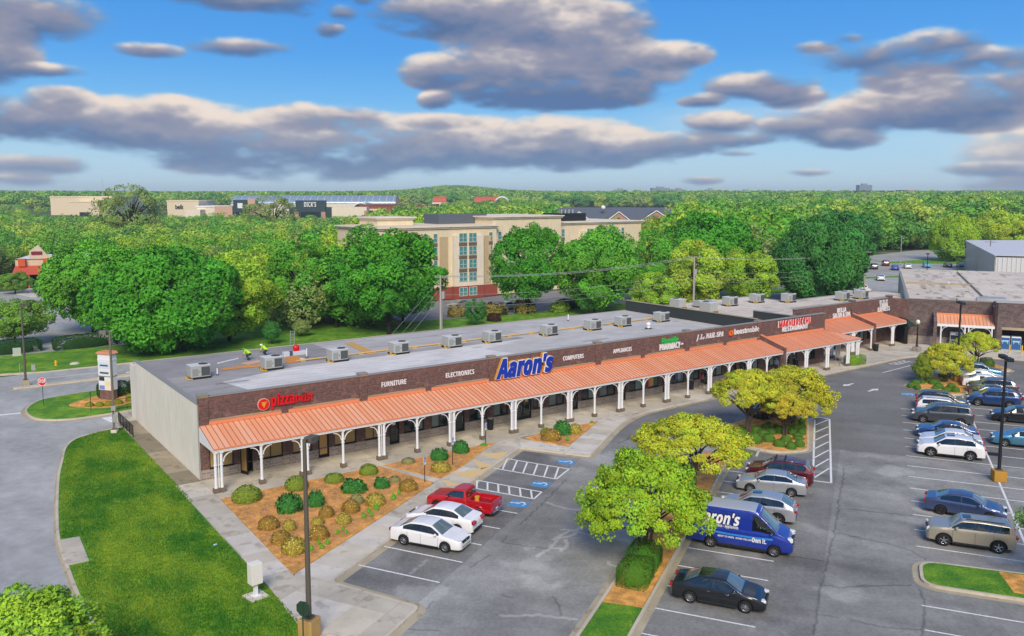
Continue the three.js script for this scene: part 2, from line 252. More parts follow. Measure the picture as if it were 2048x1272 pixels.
for (let k = 0; k < 7; k++) stripe(33.8 - 2.58 * k, 39.85 + 0.14 * k, 36.3 - 2.5 * k, 40.9 + 0.13 * k, 0.13, 'hatch_line'); stripe(36.4, 38.5, 37.6, 38.8, 0.13, 'hatch_line'); stripe(36.0, 39.3, 37.0, 40.1, 0.13, 'hatch_line');
for (const [u, v, t] of [[15.4, 22.1, 0], [9.95, 22.1, 0], [5.7, 22.15, 0], [23.3, 38.25, 0], [50.9, 47.4, 0]]) {
  // blue square with the wheelchair symbol
  const w = u === 15.4 ? 1 : 1.15, [x, z] = lot(u - w / 2, v + 0.65), g = new THREE.Group(); g.name = 'accessible_symbol'; g.position.set(x, ROAD + 0.002, z); g.rotation.y = LOT; carPark.add(g);
  part(g, 'blue_panel', box(w, 0.004, 1.3), M.blue);
  const ring = new THREE.RingGeometry(0.22, 0.31, 20, 1, -2.6, 4.4).rotateX(-Math.PI / 2).translate(0.02, 0.009, 0.18);
  part(g, 'wheelchair_symbol', [ring, box(0.09, 0.004, 0.5, 0.05, 0.005, -0.22), box(0.34, 0.004, 0.08, 0.2, 0.005, 0.02), box(0.08, 0.004, 0.32, 0.36, 0.005, 0.18), box(0.2, 0.004, 0.08, 0.14, 0.005, -0.2), cyl(0.085, 0.085, 0.004, 0.05, 0.005, -0.53, 14)], M.stripe);
}
for (const [u, v, a] of [[52.8, 42.15, Math.PI], [51.1, 44.7, 0]]) { const [x, z] = lot(u, v); part(carPark, 'direction_arrow', prism([[-1, -0.12], [0.1, -0.12], [0.1, -0.42], [1.05, 0], [0.1, 0.42], [0.1, 0.12], [-1, 0.12]], 0, 0.004).rotateY(a + 0.02).translate(x, ROAD + 0.001, z), M.stripe); }
{ const wp = (x0, z0, x1, z1, w) => part(carPark, 'stop_bar', box(Math.hypot(x1 - x0, z1 - z0), 0.004, w, 0, 0, 0, -Math.atan2(z1 - z0, x1 - x0)).translate((x0 + x1) / 2, ROAD + 0.001, (z0 + z1) / 2), M.stripe);
  wp(76, 7.5, 83.2, 7.1, 0.14); wp(84.6, 8.2, 88, 8.3, 0.14); for (let k = 0; k < 4; k++) { wp(81.6 + k * 0.95, 5.0, 82.2 + k * 0.95, 6.1, 0.16); wp(81.6 + k * 0.95, 5.0, 82.4 + k * 0.95, 5.0, 0.12); wp(81.9 + k * 0.95, 5.6, 82.5 + k * 0.95, 5.55, 0.12); } }
structure(carPark, 'car_park', 'grey patched asphalt car park with white bay lines');

// ---- the drive on the left and the road behind
const drive = grp();
part(drive, 'asphalt', prism([[-120, 90], [-31, 90], [-30.2, 40], [-2.3, 24.45], [-2.1, -10.1], [62, -10.1], [62, -36.2], [150, -36.2], [150, -50.2], [-120, -50.2]], ROAD - 0.1, ROAD - 0.004), M.drive);
{ const wl = (x0, z0, x1, z1, w) => part(drive, 'road_line', box(Math.hypot(x1 - x0, z1 - z0), 0.004, w, 0, 0, 0, -Math.atan2(z1 - z0, x1 - x0)).translate((x0 + x1) / 2, ROAD - 0.002, (z0 + z1) / 2), M.stripe);
  wl(-19, -32.2, -8.2, -30.4, 0.45); wl(-1.9, -23.9, -1.5, -21.8, 0.9); wl(-6, -46.5, 4, -46.4, 0.14); wl(4, -44.6, 8, -44.3, 0.5); }
structure(drive, 'driveway', 'pale grey asphalt drive beside the shops and behind them');

// ---- paving made of single slabs
const slabMats = [0xffffff, 0xf3f1ea, 0xfbf7ee, 0xe9e7e0].map((c) => { const m = M.concrete.clone(); m.color.set(c); return m; });
function pave(parent, poly, ox, oz, turn, cu, cv, y = 0, name = 'paving_slab', mats = slabMats, gap = 0.016) {
  const ax = [Math.cos(turn), -Math.sin(turn)], bx = [Math.sin(turn), Math.cos(turn)], r = rng(poly.length * 131 + 3);
  const us = poly.map((p) => (p[0] - ox) * ax[0] + (p[1] - oz) * ax[1]), vs = poly.map((p) => (p[0] - ox) * bx[0] + (p[1] - oz) * bx[1]);
  for (let i = Math.floor(Math.min(...us) / cu); i < Math.max(...us) / cu; i++) for (let j = Math.floor(Math.min(...vs) / cv); j < Math.max(...vs) / cv; j++) {
    let q = poly; const o = ox * ax[0] + oz * ax[1], p = ox * bx[0] + oz * bx[1];
    q = clip(q, [ax[0], ax[1], o + (i + 1) * cu - gap / 2]); q = clip(q, [-ax[0], -ax[1], -(o + i * cu + gap / 2)]); q = clip(q, [bx[0], bx[1], p + (j + 1) * cv - gap / 2]); q = clip(q, [-bx[0], -bx[1], -(p + j * cv + gap / 2)]);
    if (q.length < 3 || areaOf(q) < 0.03) continue;
    part(parent, name, prism(q, y - 0.1, y + (r() - 0.5) * 0.006), mats[Math.floor(r() * mats.length)]);
  }
}
const apronEdge = [[-20, 23.9], [-12.2, 23.9], [-11, 23.75], [-10.25, 23.3], [-9.85, 22.3], [-9.75, 18.15]].map((p) => lot(...p));
const kerbFront = rounded([...lots([[-24, 23.9], [-10.3, 23.9, 1.3], [-9.72, 18.12, 0.9], [16.75, 18.1, 0.9], [16.75, 24.1, 1.2]]), [34.9, 6.6, 5], [39.6, 4.5, 3], [88.6, 4.0, 3], ...lots([[76, 56], [76.2, 72]])], 0.5, false, 7);
const walk = grp();
part(walk, 'bedding', prism([...offset(kerbFront, -0.2), ...lots([[84, 72]]), [97.5, -1], [97, -5], [0, -5], [0, -21], [-1.5, -21], [-1.5, 5], [-1.85, 30]], -0.2, -0.05), M.joint);
const inner = offset(kerbFront, -0.17);
// under the canopies, then the walk beside the bed, the walk along the bays, the corner apron
pave(walk, [[0.02, 0], [25.2, 0], [25.2, 4.42], [0.02, 4.42]], 0.02, 0, 0, 3.15, 4.42); pave(walk, [[-1.78, -0.02], [0, -0.02], [0, 4.6], [-0.36, 18.8], [-1.9, 18.8]], -1.8, 0, 0, 2, 1.62);
pave(walk, [[25.2, 0], [63, 0], [63, 4.3], [39, 4.3], [37.8, 4.6], [34.5, 4.42], [25.2, 4.42]], 25.2, 0, 0, 3.15, 4.42);
const I = (k) => inner[k];
{
  const idx = (x, z) => { let b = 0; inner.forEach((p, i) => { if (Math.hypot(p[0] - x, p[1] - z) < Math.hypot(inner[b][0] - x, inner[b][1] - z)) b = i; }); return b; };
  const a = idx(...lot(-9.72, 17.95)), b = idx(...lot(16.75, 17.95)), c = idx(34.8, 6.4), d = idx(39.4, 4.35), e = idx(88, 3.9), f = idx(...lot(-10.3, 23.9));
  pave(walk, [...inner.slice(a, b + 1), [24.8, 4.43], [23.0, 4.43], lot(6.9, 15.75), lot(-9.75, 15.75)], ...lot(-9.75, 15.75), LOT, 1.55, 8);
  pave(walk, [[-1.9, 18.8], [-0.36, 18.8], lot(-9.75, 15.76), ...inner.slice(0, a + 1).reverse().slice(0, -1), lot(-24, 23.6), [-2.3, 26]].map((p) => p), -1.9, 18.8, 0.5, 1.9, 1.9);
  pave(walk, [...inner.slice(b + 1, d + 1), [37.8, 4.62], [34.4, 4.45], [26.95, 9.05], [25.3, 5.2], [25.25, 4.44]], ...lot(16.5, 18), LOT, 1.6, 9);
  pave(walk, [...inner.slice(d, e + 1), ...inner.slice(e + 1, e + 3), [88.5, -4.2], [75.2, -4.2], [75.2, 0], [63, 0], [63, 4.28]], 63, 0, 0, 3.4, 2.9);
  pave(walk, [...inner.slice(e + 2), ...lots([[83, 72], [83.6, 49.4]]), [96.4, -4.2], [88.5, -4.2]], ...lot(76, 50), LOT, 3.4, 3.4);
}
pave(walk, [[-1.5, -20.6], [-0.01, -20.6], [-0.01, -0.04], [-1.62, -0.04]], -1.6, 0, 0, 2, 3.1, -0.004, 'stained_slab', [0xb9b19e, 0xa9a391, 0xc6bda9].map((c) => { const m = M.concrete.clone(); m.color.set(c); return m; }));
pave(walk, [[-1.5, -24.4], [0, -24.4], [0, -20.65], [-1.5, -20.65]], -1.6, -24, 0, 2, 2, -0.004);
part(walk, 'kerb', ribbon(kerbFront, -0.17, 0, -0.3, 0.006), M.kerb); part(walk, 'gutter', ribbon(kerbFront, 0.001, 0.42, -0.3, ROAD + 0.004), M.pan);
// the four tan triangles of the ramp
for (const t of [[[20.0, 6.6], [22.2, 7.25], [20.4, 8.5]], [[18.65, 7.4], [19.2, 9.4], [17.9, 9.75]], [[15.6, 9.25], [19.0, 9.5], [16.2, 11.1]], [[14.35, 9.95], [14.85, 11.7], [13.9, 11.4]]]) part(walk, 'ramp_marking', prism(t, 0.003, 0.009), M.yellowTan);
pave(walk, [[12.05, 4.47], [12.3, 4.47], [14.3, 9.78], [13.56, 10.1]], 12, 4.4, 0, 9, 1.6, 0.012);
pave(walk, [[24.7, 4.45], [25.27, 4.45], [25.33, 5.3], [24.15, 7.2], [23.4, 6.65]], 23, 4.45, 0, 4, 4, -0.008);
structure(walk, 'pavement', 'pale concrete pavement of square slabs in front of the shops');

// ---- lawns, beds and islands
const strawTex = tex(1024, 1024, (x, y) => { const a = fbm(x / 90, y / 90, 5, 11), w = n2(x / 3 + 8 * n2(x / 40, y / 40, 25), y / 14, 0), b = n2(x / 14, y / 3 + 7 * n2(x / 30 + 5, y / 30, 34), 0), d = sstep(0.7, 0.85, fbm(x / 30 + 7, y / 30, 4, 34)); const v = 1.04 + 0.62 * (a - 0.5) + 0.34 * (Math.max(w, b) - 0.55) - 0.22 * d; return [206 * v, 150 * v, 76 * v]; }, 5, 5);
M.straw = mat(0xffffff, 0.95, { map: strawTex, bumpMap: grain, bumpScale: 0.02 });
const grassTex = tex(1024, 1024, (x, y) => { const a = fbm(x / 100, y / 100, 5, 10), b = fbm(x / 12, y / 12, 4, 85), g = n2(x / 1.5, y / 4, 0); const t = clamp(0.5 + 1.5 * (a - 0.5) + 0.8 * (b - 0.5)); return mix3([60, 126, 12], [138, 176, 34], t).map((v) => v * (0.72 + 0.5 * g)); }, 9, 9);
M.grass = mat(0xffffff, 0.95, { map: grassTex, bumpMap: grain, bumpScale: 0.03 });
const lawnLine = curve2([[-1.6, -18.9], [-2.6, -18.9], [-3.9, -18.4], [-5.6, -17.3], [-6.6, -15.3], [-7.5, -11.2], [-8.15, -8], [-9, -2.6], [-9.6, 1.7], [-10.05, 5.6], [-10.25, 10.2], [-10.35, 15.4], [-10.2, 19.5], [-9.9, 27], [-9.6, 36]], false, 4);
{
  // the mown lawn has a texture of its own: light and dark passes, yellow tufts
  const w = 640, h = 2048, x0 = -10.8, x1 = -1.2, z0 = -20, z1 = 38;
  const data = pixels(w, h, (px, py) => {
    const x = x0 + px / w * (x1 - x0), z = z1 - py / h * (z1 - z0);
    const pass = Math.sin((x + 0.22 * z + 0.3 * fbm(x, z / 3, 2, 0)) * 4.2), a = fbm(x * 0.55 + 20, z * 0.4 + 20, 5, 0), b = fbm(x * 4 + 50, z * 4 + 60, 4, 0), g = n2(px * 0.8, py * 0.8, 0), y = sstep(-4, 14, z);
    let t = 0.36 + 0.13 * pass + 0.95 * (a - 0.5) + 1.15 * (b - 0.5) + 0.26 * y * sstep(0.42, 0.6, fbm(x * 0.8, z * 0.5 + 70, 3, 0)); t = clamp(t);
    const c = mix3([48, 122, 6], [142, 180, 28], t), k = 0.7 + 0.56 * g; return c.map((v) => v * k);
  });
  const map = new THREE.DataTexture(data, w, h); map.magFilter = THREE.LinearFilter; map.colorSpace = THREE.SRGBColorSpace; map.repeat.set(1 / (x1 - x0), 1 / (z1 - z0)); map.offset.set(-x0 / (x1 - x0), z1 / (z1 - z0)); map.needsUpdate = true;
  M.lawn = mat(0xffffff, 0.95, { map, bumpMap: grain, bumpScale: 0.04 });
  const g = grp(), inside = offset(lawnLine, -0.17);
  const poly = [[-1.52, -18.9], [-1.52, -0.1], [-1.82, 4.6], [-1.93, 18.8], [-2.35, 26.2], lot(-24, 23.6), [-9.5, 36], ...inside.reverse()];
  part(g, 'turf', prism(poly, -0.2, -0.012), M.lawn);
  part(g, 'kerb', ribbon(lawnLine, -0.17, 0, -0.3, 0.012), M.kerb); part(g, 'gutter', ribbon(lawnLine, 0.001, 0.12, -0.3, ROAD + 0.002), M.pan);
  part(g, 'drain_slab', prism([[-9.98, 5.9], [-8.9, 6.02], [-9.05, 10.1], [-10.12, 10.1]], -0.1, 0.022), slabMats[3]);
  structure(g, 'lawn', 'mown green lawn beside the blank end wall');
}
const bed = (pts, name, label, m = M.straw, y = 0.02) => structure(part(grp(), name, prism(pts, -0.2, y), m), name, label);
bed([[0.03, 4.5], [12.0, 4.46], [13.5, 10.0], lot(5.9, 15.72), lot(-9.7, 15.72), [-0.34, 18.6], [-0.05, 8]], 'planting_bed', 'large pine straw bed full of mounded shrubs');
bed([[12.35, 4.46], [22.9, 4.46], [19.7, 6.6], [17, 8.4], [14.35, 9.75]], 'planting_bed', 'narrow pine straw bed by the ramp');
bed([[25.5, 5.0], [28, 4.47], [34.3, 4.47], [26.97, 8.95]], 'planting_bed', 'triangular pine straw bed beside the bay corner');
function island(pts, name, label, inset, m) { const g = grp(); if (THREE.ShapeUtils.area(pts.map((p) => new THREE.Vector2(...p))) < 0) pts = [...pts].reverse(); const probe = offset(pts, 0.2, true), s = areaOf(probe) < areaOf(pts) ? 1 : -1; part(g, 'kerb', ribbon(pts, 0, 0.17 * s, -0.3, 0.008, true), M.kerb); part(g, 'gutter', ribbon(pts, -0.002 * s, -0.36 * s, -0.3, ROAD + 0.004, true), M.pan); for (const [poly, mm, n] of m) part(g, n, poly ? prism(poly, -0.2, 0.018) : prism(offset(pts, 0.17 * s, true), -0.2, 0.012), mm); return structure(g, name, label); }
island(rounded(lots([[-26, 32.0], [20.5, 32.0], [22.5, 34.4], [-26, 34.4]]), 0.5), 'planting_island', 'long kerbed island between the two rows of bays', 0, [[lots([[-25.8, 32.2], [-6.3, 32.2], [-6.1, 34.2], [-25.8, 34.2]]), M.grass, 'turf'], [lots([[-6.25, 32.19], [21.2, 32.19], [21.8, 34.2], [-6.05, 34.2]]), M.straw, 'pine_straw']]);
island(rounded(lots([[28.6, 31.9], [34.6, 34.6], [36.1, 39.2, 1], [25.2, 40.0, 1.4], [23.6, 37.6, 1.2], [24.3, 35.2]]), 1), 'planting_island', 'kerbed island of clipped round shrubs and three small trees', 0, [[null, M.straw, 'pine_straw']]);
island(rounded(lots([[2.3, 47.2], [5.6, 47.2], [6.4, 58.8], [2.6, 58.8]]), 1.1), 'planting_island', 'grass island at the end of the right hand bays', 0, [[null, M.grass, 'turf'], [lots([[3.1, 51.6], [5.6, 51.2], [6.0, 58], [2.9, 58]]), M.straw, 'pine_straw']]);
island(rounded(lots([[54.2, 47.7], [51.7, 51.5], [52.0, 53.6], [57, 54.4], [62, 53.4], [60.6, 50.8]]), 1.2), 'planting_island', 'far kerbed island with round shrubs under two small trees', 0, [[null, M.straw, 'pine_straw']]);
island(rounded(lots([[65, 55], [68.5, 52.5], [72, 58], [68, 60]]), 1), 'planting_island', 'farthest small kerbed island with a hedge and a bright tree', 0, [[null, M.straw, 'pine_straw']]);
island(curve2([[-7.9, -29.5], [-7.2, -26.3], [-4.9, -24.7], [-1.5, -24.7], [3, -25.3], [40, -25.6], [62, -26], [62, -36.1], [20, -36.2], [2.4, -36.2], [-3.8, -35.6], [-6.2, -34.6], [-7.6, -31.8]], true, 4), 'grass_island', 'curved grass island round the tall shop sign', 0, [[null, M.grass, 'turf'], [curve2([[-4.1, -30.5], [-2, -32.6], [0.7, -34.1], [3, -33], [3.4, -29], [1.4, -28.1], [-0.6, -27.1], [-2.7, -28]], true, 4), M.straw, 'pine_straw']]);
island(rounded([[-7.7, -42.0], [60, -42.3], [60, -43.6], [-7.7, -42.9]], 0.4), 'road_median', 'thin kerbed median in the road behind', 0, [[null, M.kerb, 'top']]);
// behind the road: lawn, other car parks
{
  const g = grp();
  part(g, 'turf', prism([[-160, -50.2], [-8, -51.6], [-3.6, -50.2], [150, -50.1], [150, -55], [66, -57.5], [50, -60], [26, -72], [12, -64], [-160, -64]], -0.2, 0), M.grass);
  part(g, 'kerb', ribbon([[-160, -50.2], [-8, -51.6], [-3.6, -50.2], [150, -50.1]], 0, 0.17, -0.3, 0.01), M.kerb);
  structure(g, 'roadside_lawn', 'bright grass along the far side of the rear road');
  bed([[-160, -64.1], [12, -64.1], [26, -72.1], [26, -150], [-160, -150]], 'rear_car_park', 'grey car park beyond the rear lawn on the left', M.drive, ROAD + 0.03);
  bed([[50, -60.1], [66, -57.6], [150, -55.1], [150, -81.5], [64, -81.5], [50, -72]], 'hotel_car_park', 'dark asphalt car park in front of the hotel', M.roadDark, ROAD + 0.03);
  bed([[132, -33], [150, -50], [180, -76], [230, -100], [300, -110], [330, -60], [230, -52], [204, -44], [200, -20], [160, -20]], 'back_car_park', 'grey car park behind the right hand buildings', M.drive, ROAD - 0.02);
  bed([[228, -81], [233, -88.5], [300, -100], [300, -62], [243, -66.5]], 'verge', 'thin strip of dry grass by the far road', M.grass, ROAD + 0.02);
  bed([[231, -84], [236, -92], [320, -112], [320, -84], [268, -82]], 'far_road', 'far grey road behind the right hand car park', M.drive, ROAD + 0.05);
  bed([[203.3, -50.2], [204.6, -44], [196, -40], [194, -46]], 'grass_patch', 'small green lawn before the grey metal building', M.grass, 0.0);
  bed([[146.5, -38], [150.5, -33.6], [138, -27], [134, -31]], 'grass_patch', 'strip of grass behind the gravel roofed shops', M.grass, 0.0);
  bed([[178, -58], [190, -54], [192, -56], [180, -60]], 'grass_patch', 'dry grass island among the parked cars', M.grass, 0.0);
}

// =====================================================================================
// THE SHOPS
// =====================================================================================
const brickPix = (x, y, W, H, cols, rows, tones, mortar, vertical) => {
  const row = Math.floor(y / H * rows), off = vertical ? 0 : (row & 1) * 0.5, bx = x / W * cols + off, b = Math.floor(bx) % cols, fx = bx - Math.floor(bx), fy = y / H * rows - row;
  const mx = 0.09 * (vertical ? 2.4 : 1), my = vertical ? 0.05 : 0.17, k = GRAD[PERM[(b * 37 + row * 101) & 255]], n = n2(x / 2, y / 2, 0);
  if (fx < mx / 2 || fx > 1 - mx / 2 || fy < my / 2 || fy > 1 - my / 2) return mortar.map((v) => v * (0.85 + 0.3 * n));
  const t = tones[Math.floor(k * tones.length)]; return t.map((v) => v * (0.8 + 0.4 * n));
};
const tonesRed = [[92, 52, 46], [104, 62, 56], [80, 46, 44], [120, 76, 68], [72, 48, 50], [98, 66, 62]], tonesGrey = [[84, 66, 66], [98, 78, 76], [70, 56, 60], [112, 90, 86], [78, 70, 74]];
const brickMap = tex(1024, 1024, (x, y) => { const f = 0.82 + 0.36 * fbm(x / 128, y / 128, 4, 8); return brickPix(x, y, 1024, 1024, 16, 48, tonesRed, [150, 138, 128]).map((v) => v * f); }, 3.36, 3.36);
const brickMapGrey = tex(1024, 1024, (x, y) => { const f = 0.8 + 0.4 * fbm(x / 128, y / 128, 4, 8); return brickPix(x, y, 1024, 1024, 16, 48, tonesGrey, [142, 134, 128]).map((v) => v * f); }, 3.36, 3.36);
const soldierMap = tex(1024, 256, (x, y) => brickPix(x, y, 1024, 256, 44, 1, [[110, 60, 52], [126, 74, 64], [94, 52, 48]], [150, 136, 126], true), 3.3, 0.24);
const blockMap = tex(512, 512, (x, y) => brickPix(x, y, 512, 512, 5, 10, [[150, 138, 126], [162, 150, 138], [140, 128, 118]], [174, 166, 156]).map((v) => v * (0.86 + 0.28 * fbm(x / 5, y / 5, 3, 102))), 2, 2);
const stuccoTex = tex(512, 512, (x, y) => { const a = fbm(x / 64, y / 64, 5, 8), s = fbm(x / 12 + 30, y / 160, 3, 42); const v = 226 + 16 * (a - 0.5) + 14 * (s - 0.5); return [v, v - 5, v - 18]; }, 8, 8);
const gravelTex = tex(1024, 1024, (x, y) => { const a = fbm(x / 120, y / 120, 5, 8), g = n2(x / 2, y / 2, 512), st = sstep(0.55, 0.72, fbm(x / 200 + 4, y / 40 + 4, 5, 0)); const v = 208 + 40 * (a - 0.5) + 40 * (g - 0.5) - 34 * st; return [v + 4, v - 6, v - 22]; }, 20, 20);
Object.assign(M, {
  brick: mat(0xffffff, 0.9, { map: brickMap, bumpMap: grain, bumpScale: 0.004 }), brickGrey: mat(0xffffff, 0.9, { map: brickMapGrey, bumpMap: grain, bumpScale: 0.004 }), soldier: mat(0xffffff, 0.9, { map: soldierMap }),
  block: mat(0xffffff, 0.92, { map: blockMap, bumpMap: grain, bumpScale: 0.008 }), stucco: mat(0xffffff, 0.9, { map: stuccoTex }), gravel: mat(0xffffff, 0.95, { map: gravelTex, bumpMap: grain, bumpScale: 0.02 }),
  coping: mat(0x97968f, 0.6, { metalness: 0.2 }), cap: mat(0xcfc5b0, 0.85, { map: concreteTex }), band: mat(0xc8b79c, 0.85, { map: concreteTex }), darkWall: mat(0x39444a, 0.9, { map: stuccoTex }),
  soffit: mat(0xd9dcdc, 0.7), frame: mat(0x17191b, 0.4, { metalness: 0.3 }), glass: mat(0x1d2a2c, 0.06, { ior: 1.6 }), glassLight: mat(0x6f8584, 0.12, { ior: 1.6 }), paper: mat(0xa98f5a, 0.3, { clearcoat: 0.6, clearcoatRoughness: 0.1 }), paperTan: mat(0xb98f4e, 0.3, { clearcoat: 0.6, clearcoatRoughness: 0.1 }),
  copperTop: mat(0xe8966a, 0.5, { metalness: 0.15 }),
});
M.panels = [0xf4b58c, 0xf2ae84, 0xf5b993, 0xf0a97e].map((c) => mat(c, 0.45, { metalness: 0.12 })); M.rib = mat(0xb8694a, 0.5, { metalness: 0.15 });

// ---- parts shared by the shop fronts; x along the wall, z out of it
function wallPanel(x0, x1, y0, y1, holes, th = 0.3) {
  const s = new THREE.Shape([[x0, y0], [x1, y0], [x1, y1], [x0, y1]].map((p) => new THREE.Vector2(...p)));
  for (const [a, b, c, d] of holes) { const A = Math.max(a, x0 + 0.01), B = Math.min(b, x1 - 0.01), lo = Math.max(c, y0 + 0.001), hi = Math.min(d, y1 - 0.01); if (B > A && hi > lo) s.holes.push(new THREE.Path([[A, lo], [A, hi], [B, hi], [B, lo]].map((p) => new THREE.Vector2(...p)))); }
  return new THREE.ExtrudeGeometry(s, { depth: th, bevelEnabled: false }).translate(0, 0, -th);
}
function windowUnit(parent, x0, x1, y0, y1, z, pane, mullions = 1) {
  const g = new THREE.Group(); g.name = 'window'; g.position.set(0, 0, z); parent.add(g); const w = x1 - x0, xm = (x0 + x1) / 2, b = [];
  b.push(box(w, 0.06, 0.09, xm, y0, 0), box(w, 0.06, 0.09, xm, y1 - 0.06, 0), box(0.06, y1 - y0 - 0.12, 0.09, x0 + 0.03, y0 + 0.06, 0), box(0.06, y1 - y0 - 0.12, 0.09, x1 - 0.03, y0 + 0.06, 0));
  part(g, 'frame', b, M.frame);
  const n = mullions + 1; for (let k = 0; k < n; k++) { const a = x0 + 0.06 + (w - 0.12) * k / n; part(g, 'pane', box((w - 0.12) / n - 0.02, y1 - y0 - 0.12, 0.012, a + (w - 0.12) / n / 2, y0 + 0.06, -0.01), Array.isArray(pane) ? pane[k % pane.length] : pane); if (k) part(g, 'mullion', box(0.05, y1 - y0 - 0.12, 0.08, a, y0 + 0.06, 0), M.frame); }
  part(g, 'sill', box(w + 0.1, 0.05, 0.16, xm, y0 - 0.05, 0.06), M.frame); return g;
}
function doorUnit(parent, x0, x1, z, pane, open = 0, paper) {
  const g = new THREE.Group(); g.name = 'door'; g.position.set(x0, 0, z); parent.add(g); const w = x1 - x0, leafs = w > 1.5 ? 2 : 1, lw = (w - 0.1) / leafs;
  part(g, 'frame', [box(0.05, 2.3, 0.14, 0.025, 0, 0), box(0.05, 2.3, 0.14, w - 0.025, 0, 0), box(w, 0.07, 0.14, w / 2, 2.3, 0)], M.frame);
  for (let k = 0; k < leafs; k++) {
    const leaf = [box(lw, 0.24, 0.05, lw / 2, 0.02, 0), box(lw, 0.12, 0.05, lw / 2, 2.16, 0), box(0.1, 1.9, 0.05, 0.05, 0.26, 0), box(0.1, 1.9, 0.05, lw - 0.05, 0.26, 0)], p = box(lw - 0.2, 1.9, 0.02, lw / 2, 0.26, 0), h = [bar([lw - 0.16, 0.8, 0.07], [lw - 0.16, 1.3, 0.07], 0.015)];
    const q = (l) => (Array.isArray(l) ? l : [l]).map((m) => { if (open) m.rotateY(-open); return m.translate(0.05 + lw * k, 0, 0); });
    part(g, 'leaf', q(leaf), M.frame); part(g, 'pane', q(p)[0], pane); part(g, 'handle', q(h), M.galv);
    if (paper) part(g, 'notice', box(0.28, 0.36, 0.006, 0.05 + lw * (k + 0.5), 1.6, 0.016), paper);
  }
  if (open) part(g, 'dark_opening', box(w - 0.1, 2.28, 0.02, w / 2, 0, -0.25), M.dark);
  return g;
}
const colShaft = () => merged([cyl(0.1, 0.1, 2.5, 0, 0.32, 0, 14), cyl(0.13, 0.13, 0.1, 0, 0.32, 0, 14), cyl(0.135, 0.135, 0.06, 0, 1.92, 0, 14), box(0.24, 0.07, 0.24, 0, 2.78, 0)]), colBase = () => { const g = rbox(0.4, 0.32, 0.4, 0, 0, 0, 0.02); return g; };
const shaftGeo = colShaft(), baseGeo = colBase();
function arcBracket(dir) { const pts = []; for (let k = 0; k <= 8; k++) { const a = k / 8 * Math.PI / 2; pts.push([dir * (0.11 + 0.66 * (1 - Math.cos(a))), 2.12 + 0.66 * Math.sin(a)]); } const inn = pts.map(([x, y], k) => { const a = k / 8 * Math.PI / 2; return [x - dir * 0.06 * Math.cos(a) * -1, y - 0.06 * Math.sin(a)]; }).reverse(); return slab3([...pts, ...inn], 0.06).translate(0, 0, -0.03); }
const brL = merged([arcBracket(-1)]), brR = merged([arcBracket(1)]), stoneBase = mat(0x8d8074, 0.9, { map: concreteTex });
function column(parent, x, z, left = true, right = true, turn = 0) {
  const g = new THREE.Group(); g.name = 'column'; g.position.set(x, 0, z); g.rotation.y = turn; parent.add(g);
  part(g, 'shaft', shaftGeo, M.white); part(g, 'base', baseGeo, stoneBase); if (left) part(g, 'bracket', brL, M.white); if (right) part(g, 'bracket', brR, M.white); return g;
}
function columnPair(parent, x, z, turn = 0, left = true) { const c = Math.cos(turn), s = Math.sin(turn); column(parent, x - 0.21 * c, z + 0.21 * s, left, false, turn); column(parent, x + 0.21 * c, z - 0.21 * s, false, true, turn); part(parent, 'downpipe', box(0.06, 2.5, 0.08, 0, 0.3, 0, turn).translate(x, 0, z), M.white); }
